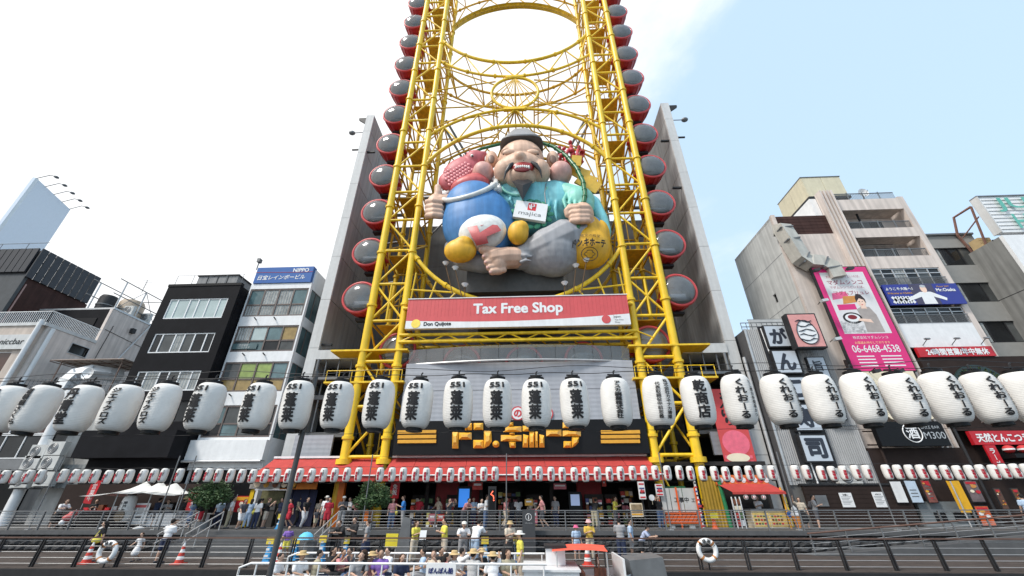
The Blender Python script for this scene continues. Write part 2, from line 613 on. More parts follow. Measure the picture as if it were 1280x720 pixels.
# ------------------------------------------------------------------ ground, water, promenade
RND = random.Random(3)
water = struct(Mb().box(-90, 90, -60, 19.5, -2.4, -1.9).build('water', WATERM))
street = struct(Mb().box(-600, 600, 26.35, 1500, -2.4, 0).build('street', STREET))
struct(Mb().box(-90, 90, -2, 7.2, -2.6, -.9).build('near_quay', KERB))
prom = struct(Mb().box(-90, 90, 19.7, 26.35, -2.4, -1.06).build('promenade', STREET))
b = Mb()
for i in range(42):                                     # deck boards running along the canal
    y = 19.55 + i * .16
    for x in range(-44, 44, 4):
        o_ = (i * 1.37) % 4
        b.box(x + o_, x + o_ + 3.985, y, y + .148, -1.055, -1.0 + RND.uniform(-.004, .004))
tag(b.build('deck_boards', WOOD, prom), kind='stuff')
blk('edge_beam', -90, 90, 19.42, 19.54, -1.5, -1.02, DARK, prom)
b = Mb()
for i in range(70):
    b.box(-45 + i * 1.3, -45 + i * 1.3 + .25, 19.43, 19.7, -2.4, -1.51)
tag(b.build('pile', DARK, prom), kind='stuff')
wall = thing('embankment_wall', 'dark rough stone wall between the lower promenade and the street', 'stone wall', (0, 26.2, -1))
blk('backing', -60, 60, 26.12, 26.345, -1.05, -.20, DARK, wall)
blk('coping', -60, 60, 25.95, 26.345, -.195, .02, KERB, wall)
sm = []
for k in range(8):
    q = Mb()
    W_, H_ = .62, .25
    n_ = 5
    vs, fs = [], []
    for j in range(4):
        for i in range(n_):
            e = .0 if i in (0, n_ - 1) or j in (0, 3) else 1
            vs.append((-W_ / 2 + W_ * i / (n_ - 1) + RND.uniform(-.02, .02) * e, -RND.uniform(.03, .15) * e, -H_ / 2 + H_ * j / 3 + RND.uniform(-.02, .02) * e))
    for j in range(3):
        for i in range(n_ - 1):
            a = j * n_ + i
            fs.append((a, a + 1, a + n_ + 1, a + n_))
    q.add(vs, fs)
    sm.append(q.mesh('stone', STONE, recalc=False))
for r in range(3):
    x = -33.
    while x < 32:
        s_ = RND.uniform(.85, 1.6)
        if not (-19.5 < x < -11.5):
            link('stone', RND.choice(sm), wall, (x + .31 * s_, -.08, .135 + r * .265), scale=(s_ * .98, 1, .98))
        x += .63 * s_
# stairs from the promenade up to the street
st = thing('stairs', 'grey stone stairs leading up from the promenade beside the blue cones', 'stairs', (-15.5, 24.6, -1))
for i in range(6):
    blk('step', -19.6, -11.4, 23.7 + i * .4, 25.93, -.999 + i * .165, -.999 + (i + 1) * .165 - .002, KERB, st)
# ------------------------------------------------------------------ the tower building behind the wheel
XC = -1.0
tw = thing('tower_building', 'tall grey panelled building with two side wings open to the sky', 'building', (XC, 38, 0))
for s in (-1, 1):
    xi, xo = XC + s * 17.2, XC + s * 18.1
    blk('wing_core', xi + s * .12, xo - s * .06, 32.2, 41.9, 0, 42.9, CONCD, tw)
    H = [0, 4.4, 8.6, 13.2, 17.9, 22.6, 27.3, 32, 36.7, 40.2, 43.0]
    for i in range(len(H) - 1):
        blk('edge_panel', min(xi, xo), max(xi, xo), 32.0, 32.19, H[i] + .015, H[i + 1] - .015, CONCL, tw)
        for j in range(3):
            blk('panel', xi, xi + s * .115, 32.22 + j * 3.2, 32.22 + (j + 1) * 3.2 - .06, H[i] + .03, H[i + 1] - .03, CONC, tw)
        blk('outer_panel', xo - s * .055, xo, 32.22, 41.8, H[i] + .03, H[i + 1] - .03, CONC, tw)
    for z in (37.0, 13.5 if s < 0 else 30.1):
        blk('bracket', xi - s * .9, xi - s * .002, 32.3, 32.5, z, z + .2, DARK, tw)
    blk('bracket', xo + s * .002, xo + s * .8, 32.05, 32.2, 37.2, 37.35, DARK, tw)
    b = Mb().prism([(xo + s * .003, 42.6), (xo + s * .9, 42.6), (xo + s * .9, 42.3), (xo + s * .003, 41.6)], 32.05, 32.25)
    b.build('floodlight_arm', DARK, tw)
    b = Mb()
    b.path([(xo + s * .003, 32.2, 40.2), (xo + s * 1.1, 32.2, 40.2)], .05)
    b.ball((xo + s * 1.4, 32.2, 40.2), (.38, .3, .26))
    b.build('floodlight', STEEL, tw, smooth=40)
# rear wall panels, lower than the wings
for i in range(6):
    for j in range(10):
        x0 = XC - 17 + i * 5.667
        blk('rear_panel', x0 + .02, x0 + 5.647, 41.3, 41.5, 2 + j * 3.1, 2 + (j + 1) * 3.1 - .03, CONCD, tw)
blk('rear_core', XC - 17.05, XC + 17.05, 41.52, 48, 0, 32.9, DARK, tw)
for s in (-1, 1):                                       # lower floors of the wings: ledges over dark openings
    xi = XC + s * 17.2
    x2 = XC + s * 13.6
    blk('ledge', min(xi, x2), max(xi, x2), 31.9, 35, 12.15, 12.95, CONCL, tw)
    blk('recess_wall', min(xi, x2), max(xi, x2), 34.6, 34.9, 3.2, 12.14, BLKS, tw)
    for z in (8.8, 5.9):
        blk('floor_slab', min(xi, x2), max(xi, x2), 32.1, 34.59, z, z + .35, CONCD, tw)
    blk('balcony_front', min(xi, XC + s * 14.2), max(xi, XC + s * 14.2), 31.7, 31.9, 4.4, 6.0, GREYP, tw)
    bar('drain_pipe', (xi - s * .4, 31.8, 3), (xi - s * .4, 31.8, 12.1), .12, STEEL, tw)
    blk('canopy', min(xi, x2), max(xi, x2), 31.2, 34.5, 10.2, 10.4, STEEL, tw)
    for k in range(3):
        bar('post', (xi - s * (.9 + k * 1.1), 32.2, 6.3), (xi - s * (.9 + k * 1.1), 32.2, 12.14), .07, STEEL, tw)
# grey clad shop front between the columns
pf = lambda a, b_, Y: rect(a, b_, Y)
blk('front_cladding', -9.85, 8.0, 30.6, 31.1, 6.75, 9.0, GREYP, tw)
blk('front_cladding', -9.85, 8.0, 30.6, 31.1, 9.03, 11.2, GREYP, tw)
blk('deck_slab', -9.85, 8.0, 31.12, 40, 9.9, 10.3, CONCD, tw)
blk('front_core', -9.8, 7.95, 31.12, 41.2, 4.0, 9.88, DARK, tw)
gl = Mb()
N = 12
for i in range(N):                                      # glass parapet of the boarding deck, bowed towards the viewer
    x0, x1 = -9.8 + 17.75 * i / N, -9.8 + 17.75 * (i + 1) / N
    f_ = lambda x: 30.9 - .9 * math.sin(PI * (x + 9.8) / 17.75)
    g = Mb().add([(x0, f_(x0), 11.25), (x1 - .03, f_(x1), 11.25), (x1 - .03, f_(x1) - .25, 12.35), (x0, f_(x0) - .25, 12.35)], [(0, 1, 2, 3)])
    g.build('parapet_pane', GLASS, tw)
b = Mb().path([(-9.8 + 17.75 * i / N, f_(-9.8 + 17.75 * i / N) + .02, 11.2) for i in range(N + 1)], .09)
b.build('parapet_rail', STEELL, tw, smooth=40)
# grey steel bracing between rear wall and wheel
for z in (33.5, 36.2):
    bar('steel_beam', (XC - 17, 39.5, z), (XC + 17, 39.5, z), .22, STEEL, tw)
for x in (-11, -6.5, 0, 6.5, 11):
    bar('steel_beam', (XC + x, 39.5, 28), (XC + x, 39.5, 38.2 if abs(x) < 8 else 36), .17, STEEL, tw)
for x0, x1 in ((-10, -4), (10, 4), (-9.2, -3.2), (9.2, 3.2)):
    bar('steel_beam', (XC + x0, 35.3, 45.6), (XC + x1, 39.5, 35.5), .16, STEEL, tw)
for x0, x1 in ((-11, -6.5), (-6.5, 0), (6.5, 0), (11, 6.5)):
    bar('steel_beam', (XC + x0, 39.55, 30), (XC + x1, 39.55, 36), .11, STEEL, tw)
for s in (-1, 1):
    for z in (20.5, 25.5, 30.5):
        bar('steel_beam', (XC + s * 17.2, 35, z), (XC + s * 12.7, 35, z + .7), .14, STEEL, tw)
# ------------------------------------------------------------------ the wheel frame
wh = thing('ferris_wheel', 'tall yellow lattice frame of an oblong ferris wheel between grey wings', 'ferris wheel', (XC, 32.7, 0))
TOP = 74.
XI, XO, YF, YR = 9.6, 12.5, 30.5, 35.0
col_b = {}
for s in (-1, 1):
    for xx, yy, r in ((XI, YF, .31), (XO, YF, .33), (XI, YR, .26), (XO, YR, .22)):
        q = Mb().path([(XC + s * xx, yy, .02), (XC + s * xx, yy, TOP)], r, 14)
        for k in range(13):
            z = 5.6 + k * 5.4
            q.lathe([(r, z - .12), (r + .10, z - .1), (r + .10, z + .1), (r, z + .12)], (XC + s * xx, yy, 0), 14)
        if yy == YF:
            q.lathe([(r, 3.8), (r + .22, 3.8), (r + .22, 4.15), (r, 4.15)], (XC + s * xx, yy, 0), 14)
        q.build('column', YEL, wh, smooth=40)
    Z = [4.3 + i * 3.55 for i in range(20)]
    for i, z in enumerate(Z):
        a, b_, c, d = [Vector((XC + s * x, y, z)) for x, y in ((XI, YF), (XO, YF), (XI, YR), (XO, YR))]
        bar('cross_bar', a, b_, .13, YEL, wh)
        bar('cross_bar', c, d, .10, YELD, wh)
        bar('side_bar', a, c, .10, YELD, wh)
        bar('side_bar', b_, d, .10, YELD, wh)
        if i % 2:
            b = Mb().box(*sorted((XC + s * (XI + .35), XC + s * (XO - .35))), YF + .8, YR - .4, z - .09, z - .02)
            b.build('platform', YELD, wh)
        if i == len(Z) - 1:
            continue
        up_ = Vector((0, 0, 3.55))
        m_ = (i + (s > 0)) % 2
        if 3 <= i <= 3:
            bar('brace', a, b_ + up_, .10, YEL, wh)
            bar('brace', b_, a + up_, .10, YEL, wh)
            bar('brace', (a + b_) / 2, (a + b_) / 2 + up_, .10, YEL, wh)
        else:
            bar('brace', a if m_ else b_, (b_ if m_ else a) + up_, .10, YEL, wh)
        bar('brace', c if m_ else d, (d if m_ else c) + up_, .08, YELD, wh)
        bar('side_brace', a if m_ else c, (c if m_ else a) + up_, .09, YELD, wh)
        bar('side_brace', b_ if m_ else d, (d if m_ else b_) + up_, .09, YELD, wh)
        if i % 2 == 0 and i < 18:
            bar('ladder_rail', (XC + s * 11.2, 33.4, z), (XC + s * 11.2, 33.4, z + 7.1), .05, YELD, wh)
            bar('ladder_rail', (XC + s * 10.7, 33.4, z), (XC + s * 10.7, 33.4, z + 7.1), .05, YELD, wh)
    # gondola track: two tubes outside the columns
    for y in (31.8, 33.6):
        q = Mb().path([(XC + s * 13.05, y, 16.5), (XC + s * 13.05, y, TOP - 10)], .14, 8)
        q.build('track', YELD, wh, smooth=40)
    for i, z in enumerate(Z[4:], 4):
        bar('track_arm', (XC + s * XO, 32.7, z), (XC + s * 13.05, 31.8, z), .08, YELD, wh)
    for z in (9.6, 12.2):                               # small service platforms at the foot
        q = Mb().box(*sorted((XC + s * 8.8, XC + s * 15.1)), YF - .35, YF + 2.6, z, z + .14)
        q.build('platform', YEL, wh)
    for k in range(7):
        x = XC + s * (9 + k * 1.0)
        bar('guard_post', (x, YF - .3, 9.74), (x, YF - .3, 10.6), .035, YEL, wh, 6)
    bar('guard_rail', (XC + s * 9, YF - .3, 10.6), (XC + s * 15, YF - .3, 10.6), .035, YEL, wh, 6)
def arc(cz, r, half, y, tr, m, n=40):                   # part of a ring between the inner columns
    a = math.asin(min(1, half / r))
    pts = []
    for i in range(n + 1):
        t = -a + 2 * a * i / n
        pts.append((t, r))
    return pts
C1, C2, RI, RO = 27.3, 60.75, 11.0, 13.75
def ring_pt(cz, r, t, y, top):                          # t measured from the crown (or the foot) of the ring
    return Vector((XC + r * math.sin(t), y, cz + (r * math.cos(t) if top else -r * math.cos(t))))
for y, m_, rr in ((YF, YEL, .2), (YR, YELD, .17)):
    for cz in (C1, C2):
        for top in (True, False):
            for r in (RI, RO):
                if cz == C1 and not top and r == RO:
                    continue
                a = math.asin(min(1, (XI + .15) / r))
                pts = [ring_pt(cz, r, -a + 2 * a * i / 36, y, top) for i in range(37)]
                q = Mb().path(pts, rr if r == RI else rr * .8, 10)
                for k in range(2, 36, 6):
                    d = (pts[k + 1] - pts[k]).normalized()
                    q.tube(pts[k] - d * .12, pts[k] + d * .12, rr + .07, 10)
                q.build('ring', m_, wh, smooth=40)
            if cz == C1 and not top:
                continue
            n = 5
            a0, a1 = math.asin(XI / RI) * .97, math.asin(XI / RO)
            for i in range(n):
                t0, t1 = -a0 + 2 * a0 * i / n, -a0 + 2 * a0 * (i + 1) / n
                u = -a1 + 2 * a1 * (i + .5) / n
                p0, p1, q0 = ring_pt(cz, RI, t0, y, top), ring_pt(cz, RI, t1, y, top), ring_pt(cz, RO, u, y, top)
                bar('strut', p0, q0, .085, m_, wh, 8)
                bar('strut', p1, q0, .085, m_, wh, 8)
                if y == YF:
                    k_ = Vector((0, YR - YF, 0))
                    bar('tie', q0, q0 + k_, .08, YELD, wh, 8)
                    bar('tie_brace', p0, q0 + k_, .06, YELD, wh, 8)
# the wide ribbon on the inner edge of the upper opening
q = Mb()
n = 48
a = math.asin((XI + .1) / RI)
pr = []
for i in range(n + 1):
    t = -a + 2 * a * i / n
    x, z = XC + RI * math.sin(t), C2 + RI * math.cos(t)
    pr += [(x, YR - .5, z), (x, YR + .5, z)]
q.add(pr, [(2 * i, 2 * i + 1, 2 * i + 3, 2 * i + 2) for i in range(n)])
q.build('ring_plate', YEL, wh, smooth=60)
HZ, HR = 43.95, 2.75                                    # hub ring between the two openings
for y in (YF,):
    pts = [(XC + HR * math.cos(2 * PI * i / 36), y, HZ + HR * math.sin(2 * PI * i / 36)) for i in range(36)]
    Mb().path(pts, .17, 10, closed=True).build('hub_ring', YEL if y == YF else YELD, wh, smooth=40)
    blk('gusset', XC - 1.1, XC + 1.1, y - .2, y + .2, HZ + HR - .02, HZ + HR + .3, YEL, wh)
    blk('gusset', XC - 1.3, XC + 1.3, y - .2, y + .2, HZ - HR - .35, HZ - HR - .03, YEL, wh)
for i in range(9):
    t = PI * (i + .5) / 9
    hub = Vector((XC, YF, HZ + HR - .1))
    e = Vector((XC + HR * math.cos(-t), YF, HZ + HR * math.sin(-t)))
    bar('spoke', hub, e, .06, YELD, wh, 6)
for i in range(6):
    t = PI + PI * i / 5
    v = Vector((XC + HR * math.cos(t), YF, HZ + HR * math.sin(t)))
    bar('tie', v, v + Vector((0, YR - YF, -1.0)), .08, YELD, wh, 8)
for s in (-1, 1):                                       # long diagonals from the hub ring to the columns
    for y in (YF, YR):
        for z0, z1 in ((HZ + 1.5, HZ + 5.8), (HZ - 1.5, HZ - 5.8), (HZ + 2.2, HZ + 1), (HZ - 2.2, HZ - 2.2)):
            bar('diagonal', (XC + s * 2.3, y, z0), (XC + s * XI, y, z1), .08, YELD, wh, 8)
    bar('diagonal', (XC, YF, HZ - HR - .3), (XC + s * 5.2, YR, HZ - 7.4), .09, YELD, wh, 8)
    bar('diagonal', (XC, YF, HZ - HR - .3), (XC + s * 2.4, YR, HZ - 6.2), .09, YELD, wh, 8)
for z in (15.9, 13.5, 12.9):                            # girders under the sign
    for y in (30.2, 31.6):
        bar('girder', (XC - XI, y, z), (XC + XI, y, z), .14, YEL, wh)
for i in range(16):
    x = XC - XI + i * 1.28
    bar('girder_web', (x, 30.2, 13.5 if i % 2 else 12.9), (x + 1.28, 30.2, 12.9 if i % 2 else 13.5), .06, YEL, wh, 8)
    bar('girder_web', (x, 30.2, 12.9), (x + .6, 31.6, 12.9), .06, YELD, wh, 8)
for s in (-1, 1):
    for k in range(4):
        bar('ring_stay', (XC + s * (9.2 - k * 1.6), YF, 16.6), (XC + s * (9.0 - k * 1.9), YF, 19.6 - 1.0 * k), .08, YEL, wh, 8)
    bar('ring_stay', (XC + s * 9.6, YF, 17.9), (XC + s * 5.4, YF, 17.5), .09, YEL, wh, 8)
# ------------------------------------------------------------------ gondolas
GD = mat('gondola_inside', (.62, .62, .62), .7)
def make_gondola():
    t = thing('gondola', 'x', 'gondola', (0, 0, 0), 'red gondolas hung round the yellow wheel')
    q = Mb().lathe([(1.46, -.55), (1.45, .1), (1.36, .75), (1.22, 1.3), (1.05, 1.5), (.01, 1.55)], (0, 0, 0), 36, 'y')
    q.build('body', REDG, t, smooth=50, base=(0, 0, 0))
    for i in range(18):
        a = 2 * PI * i / 18
        c, s = math.cos(a), math.sin(a)
        pts = [(r * c, y, r * s) for r, y in ((1.475, -.4), (1.465, .1), (1.375, .75), (1.235, 1.3), (1.06, 1.5))]
        if i == 0:
            rb = Mb().path(pts, .045, 5).mesh('rib', REDG, smooth=50)
        link('rib', rb, t, rot=(0, -a, 0))
    q = Mb().path([(1.46 * math.cos(2 * PI * i / 40), -.6, 1.46 * math.sin(2 * PI * i / 40)) for i in range(40)], .13, 8, closed=True)
    q.build('rim', REDP, t, smooth=60, base=(0, 0, 0))
    q = Mb().lathe([(1.40, -.5), (1.36, .3), (1.2, 1.2), (.01, 1.3)], (0, 0, 0), 28, 'y')
    q.build('lining', GD, t, smooth=60, base=(0, 0, 0))
    q = Mb().lathe([(1.40, -.62), (1.25, -.85), (.95, -1.04), (.5, -1.16), (.01, -1.2)], (0, 0, 0), 36, 'y')
    q.build('dome', DOME, t, smooth=180, base=(0, 0, 0))
    q = Mb().box(-.95, .95, -.45, .3, -.98, -.62).box(-.9, .9, .32, .5, -.6, .1)
    q.build('bench', STEELL, t, base=(0, 0, 0))
    q = Mb().box(-.35, .35, .9, 1.3, -1.55, -1.25).box(-.5, .5, .4, 1.0, -1.78, -1.56)
    q.build('bracket', DARK, t, base=(0, 0, 0))
    q = Mb().box(1.3, 1.75, -.1, .3, -.75, -.55)
    q.build('handle', REDG, t, base=(0, 0, 0))
    return t
g0 = make_gondola()
spots = []
for s, n in ((-1, 'left'), (1, 'right')):
    for k in range(11):
        z = 17.4 + 4.79 * k
        lab = f'red gondola with glass front, {ORD[k]} from the bottom on the {n} side of the wheel'
        if k == 0:
            lab = f'lowest red gondola standing clear beside the {n} yellow leg'
        spots.append((XC + s * 13.9, 31.4, z, lab))
spots += [(-11.0, 31.9, 12.6, 'red gondola seen between the bars of the left yellow leg'), (-5.6, 32.2, 11.5, 'red gondola low behind the glass parapet, left of three'),
          (-.45, 32.3, 11.4, 'red gondola low behind the middle of the glass parapet'), (4.4, 32.2, 11.6, 'red gondola low behind the glass parapet, right of three'),
          (9.95, 31.9, 12.8, 'red gondola seen between the bars of the right yellow leg')]
for i, (x, y, z, lab) in enumerate(spots):
    o = g0 if i == 0 else copy_tree(g0)
    o.location = (x, y, z)
    if x > 0:
        o.rotation_euler = (0, PI, 0) if False else (0, 0, 0)
        for ch in o.children:
            if ch.name.startswith('handle'):
                ch.location.x = -3.05
    o['label'] = lab
# ------------------------------------------------------------------ shop signs on the tower
def board(name, label, x0, x1, z0, z1, y, depth, face, frame=None, fr=.12, cat='sign', group=None):
    t = thing(name, label, cat, ((x0 + x1) / 2, y, z0), group)
    if frame:
        blk('frame', x0, x1, y, y + depth, z0, z1, frame, t)
        blk('panel', x0 + fr, x1 - fr, y - .02, y + depth - .01, z0 + fr, z1 - fr, face, t)
    else:
        blk('panel', x0, x1, y, y + depth, z0, z1, face, t)
    return t
SIGNR = cm('sign_red', 208, 84, 86, .5, var=.05, streak=.06)
x0, x1, z0, z1 = -10.05, 8.1, 13.82, 16.45
t = thing('banner_sign', 'long red and white Tax Free Shop banner across the yellow columns', 'sign', ((x0 + x1) / 2, 29.6, z0))
q = Mb()
N = 40
crv = lambda u: z0 + .70 - .25 * math.sin(PI * u) + .25 * u * u
up_, lo = [], []
for i in range(N + 1):
    u = i / N
    x = x0 + (x1 - x0) * u
    lo.append((x, crv(u)))
q.prism([(x0, z1)] + lo + [(x1, z1)], 29.6, 29.95)
q.build('red_field', SIGNR, t)
Mb().prism([(x, z - .004) for x, z in lo] + [(x1, z0), (x0, z0)], 29.603, 29.95).build('white_field', WHITE, t)
b = Mb()
for i in range(60):
    x = x0 + (x1 - x0) * (i + .5) / 60
    b.box(x - .004, x + .004, 29.592, 29.599, z0 + 1.0, z1)
b.build('seam', cm('seam_red', 170, 48, 52), t)
blk('top_edge', x0 - .05, x1 + .05, 29.55, 30.0, z1 + .003, z1 + .08, WHITE, t)
text('lettering', 'Tax Free Shop', -4.95, 3.2, 14.72, 15.95, 29.585, WHT2, t, bold=.035)
text('lettering', 'Don Quijote', -8.55, -6.3, z0 + .12, z0 + .55, 29.585, INK, t, bold=.03)
q = Mb().lathe([(0, 29.58), (.38, 29.58), (.38, 29.6)], (-9.2, 0, z0 + .42), 20, 'y')
q.build('emblem', cm('emblem_yellow', 245, 215, 90), t)
q = Mb().lathe([(0, 29.58), (.36, 29.58), (.36, 29.6)], (6.2, 0, z0 + .48), 20, 'y')
q.build('emblem', SIGNR, t)
text('lettering', 'Japan.', 6.7, 7.5, z0 + .55, z0 + .8, 29.585, INK, t)
text('lettering', 'Tax-free\nShop', 6.7, 7.7, z0 + .1, z0 + .5, 29.585, STEEL, t)
# gold relief letters on black
x0, x1, z0, z1 = -9.95, 8.2, 4.38, 6.7
t = thing('store_sign', 'black store sign with big gold relief katakana letters over the red awning', 'sign', ((x0 + x1) / 2, 30.2, z0))
blk('panel', x0, x1, 30.2, 30.58, z0, z1, BLKS, t)
GOLD = mat('gold_letter', (.86, .46, .05), .28, .0, var=.1, coat=.6)
GOLDY = mat('gold_stripe', (.72, .36, .03), .45)
def zz(px, py):                                         # picture position inside the enlarged sign
    return P(490 + px / 3.88, 500 + py / 3.88, 30.1)
LET = {0: [[(292, 150), (322, 150), (322, 235), (292, 235)], [(324, 158), (386, 158), (386, 192), (324, 192)], [(344, 118), (362, 118), (362, 148), (344, 148)], [(366, 112), (388, 112), (388, 146), (366, 146)]],
       1: [[(396, 112), (442, 112), (442, 145), (396, 145)], [(446, 150), (482, 150), (484, 200), (470, 222), (446, 234)], [(394, 194), (444, 194), (444, 234), (394, 234)]],
       2: [[(504 + 17 * math.cos(PI * k / 6), 214 + 17 * math.sin(PI * k / 6)) for k in range(12)]],
       3: [[(540, 128), (628, 128), (628, 155), (540, 155)], [(528, 170), (628, 170), (628, 200), (528, 200)], [(562, 108), (588, 108), (588, 126), (562, 126)], [(566, 202), (600, 202), (600, 232), (572, 232)], [(568, 157), (594, 157), (596, 168), (570, 168)]],
       4: [[(634, 125), (690, 125), (690, 152), (634, 152)], [(666, 154), (690, 154), (690, 230), (666, 230)], [(636, 166), (662, 172), (660, 230), (634, 230)], [(694, 140), (708, 140), (708, 230), (694, 230)], [(714, 166), (738, 172), (740, 230), (714, 230)]],
       5: [[(748, 145), (822, 145), (822, 176), (748, 176)]],
       6: [[(828, 108), (890, 108), (890, 136), (828, 136)], [(828, 147), (916, 147), (916, 176), (828, 176)], [(872, 178), (908, 178), (904, 205), (890, 222), (872, 232)], [(832, 200), (870, 200), (870, 232), (832, 232)]]}
for k, strokes in LET.items():
    q = Mb()
    for s in strokes:
        pw = [zz(*p) for p in s]
        n = len(pw)
        cx, cz = sum(p[0] for p in pw) / n, sum(p[1] for p in pw) / n
        inn = [(cx + (p[0] - cx) * .45, cz + (p[1] - cz) * .35) for p in pw]
        q.add([(p[0], 30.19, p[1]) for p in pw] + [(p[0], 30.1, p[1]) for p in pw] + [(p[0], 29.88, p[1]) for p in inn],
              [(i, (i + 1) % n, n + (i + 1) % n, n + i) for i in range(n)] + [(n + i, n + (i + 1) % n, 2 * n + (i + 1) % n, 2 * n + i) for i in range(n)] + [tuple(range(2 * n, 3 * n))])
    q.build('letter', GOLD, t)
for a, c in ((28, 213), (1013, 1204)):
    for y in (155, 178, 201):
        (xa, za), (xb, zb) = zz(a, y - 8), zz(c, y + 7)
        blk('stripe', xa, xb, 30.1, 30.19, zb, za, GOLDY, t)
# round characters over the sign
xs = [P(490 + px / 3.88, 500 + 65 / 3.88, 30.5) for px in (480, 545, 610, 675, 748)]
DR = cm('disc_red', 200, 60, 66)
for (x, z), ch, lb in zip(xs, '激安の殿堂', ('leftmost behind a lantern', 'second from left behind a lantern', 'in plain view between two lanterns', 'fourth from left behind a lantern', 'rightmost behind a lantern')):
    t = thing('round_sign', f'round red and white character sign over the gold letters, {lb}', 'sign', (x, 30.5, z - .5), 'round character signs')
    Mb().lathe([(0, 30.5), (.52, 30.5), (.52, 30.59)], (x, 0, z), 28, 'y').build('disc', DR, t)
    Mb().lathe([(0, 30.49), (.43, 30.49), (.43, 30.499)], (x, 0, z), 28, 'y').build('face', WHT2, t)
    text('lettering', ch, x - .3, x + .3, z - .3, z + .3, 30.482, DR, t, bold=.05)
# ------------------------------------------------------------------ awnings
def awning(label, top, bot, panels, group=None):        # top and bottom edge: ((x, y, z), (x, y, z))
    a, b_ = [Vector(p) for p in top]
    c, d = [Vector(p) for p in bot]
    t = thing('awning', label, 'awning', (c + d) / 2)
    n = panels
    for i in range(n):
        u0, u1 = i / n, (i + 1) / n - .0012
        m = 5
        q = Mb()
        vs = []
        for j in range(m + 1):
            v = j / m
            for u in (u0, (u0 + u1) / 2, u1):
                p = a.lerp(b_, u).lerp(c.lerp(d, u), v)
                p.z -= .10 * math.sin(PI * v) + (.02 if u == (u0 + u1) / 2 else 0)
                vs.append(p)
        fs = []
        for j in range(m):
            for k in (0, 1):
                fs.append((j * 3 + k, j * 3 + k + 1, j * 3 + k + 4, j * 3 + k + 3))
        e = len(vs)
        for u in (u0, u1):
            p = c.lerp(d, u)
            vs += [p + Vector((0, -.02, 0)), p + Vector((0, -.03, -.36))]
        fs.append((e, e + 2, e + 3, e + 1))
        q.add(vs, fs)
        q.build('cloth', AWN, t, smooth=60)
    bar('front_rail', c + Vector((0, -.06, -.02)), d + Vector((0, -.06, -.02)), .045, WHITE, t)
    q = Mb().box(a.x, b_.x, a.y - .12, a.y + .02, a.z + .02, a.z + .16)
    q.build('head_rail', WHITE, t)
    k = 0
    while k <= n:
        u = min(1, k / n)
        bar('arm', a.lerp(b_, u) + Vector((0, 0, -.2)), c.lerp(d, u) + Vector((0, 0, -.1)), .03, STEEL, t)
        k += 2
    return t
awning('wide red awning over the main shop entrance under the gold letters', ((-10.1, 30.9, 4.25), (8.1, 30.9, 4.25)), ((-9.95, 28.5, 3.0), (8.4, 28.5, 3.0)), 10)
awning('shorter red awning over the shop at the foot of the left yellow leg', ((-18.9, 30.9, 4.25), (-10.45, 30.9, 4.25)), ((-18.9, 28.5, 3.0), (-10.3, 28.5, 3.0)), 5)
# ------------------------------------------------------------------ the seated lucky god on the tower
YS = 30.0
def Z5(x, y, Y=YS):
    px, pz = P(500 + x / 3.13, 150 + y / 3.13, Y)
    return Vector((px, Y, pz))
KX, KZ = .0248, .0318                                   # metres per enlarged pixel across and up
def eb(mb, x, y, Y, rx_, ry_, rz_, rot=0, n=20, m=13):
    return mb.ball(Z5(x, y, Y), (rx_ * KX, ry_, rz_ * KZ), n, m, Matrix.Rotation(R(rot), 3, 'Y'))
def lm(mb, pts, rad, n=12):                             # pts (x, y, Y)
    return mb.limb([Z5(*p) for p in pts], rad, n)
SKS = mat('statue_skin', (.68, .44, .315), .52, var=.09, scale=1.1, streak=.14)
SKP = mat('statue_pink', (.68, .38, .33), .52, var=.09, scale=1.1, streak=.14)
CYAN = mat('statue_turquoise', (.22, .60, .66), .52, var=.09, scale=1.1, streak=.14)
TEAL = mat('statue_sleeve', (.24, .60, .50), .52, var=.09, scale=1.1, streak=.14)
PANT = mat('statue_grey', (.33, .33, .345), .52, var=.09, scale=1.1, streak=.14)
HATM = mat('statue_cap', (.30, .31, .33), .4, var=.06)
SBLK = mat('statue_black', (.025, .025, .028), .4)
LIP = mat('statue_lip', (.42, .035, .03), .35)
TOOTH = mat('statue_tooth', (.75, .74, .70), .3)
BLUE = mat('sack_blue', (.05, .20, .46), .52, var=.09, scale=1.1, streak=.14)
SRED = mat('sack_red', (.55, .10, .10), .45)
SYEL = mat('bag_yellow', (.78, .42, .02), .52, var=.09, scale=1.1, streak=.14)
GREEN = mat('rod_green', (.02, .14, .05), .35, var=.1)
FISH = mat('fish_red', (.58, .13, .15), .52, var=.09, scale=1.1, streak=.14)
FISHD = mat('fish_scale', (.64, .20, .22), .42, var=.1)
KOB = mat('coin_gold', (.70, .44, .06), .38, .2)
bx, bz = P(640, 342, 31)
stt = thing('lucky_god_statue', 'giant seated laughing god statue in grey cap and turquoise robe on the tower', 'statue', (bx, 31.5, bz))
def vpart(name, mb, m, size=.09, smooth=6, parent=None):
    p_ = parent or stt
    me = vox(name, mb, size, m, smooth)
    me.transform(Matrix.Translation(-wloc(p_)))
    o = bpy.data.objects.new(name, me)
    COL.objects.link(o)
    o.parent = p_
    return o
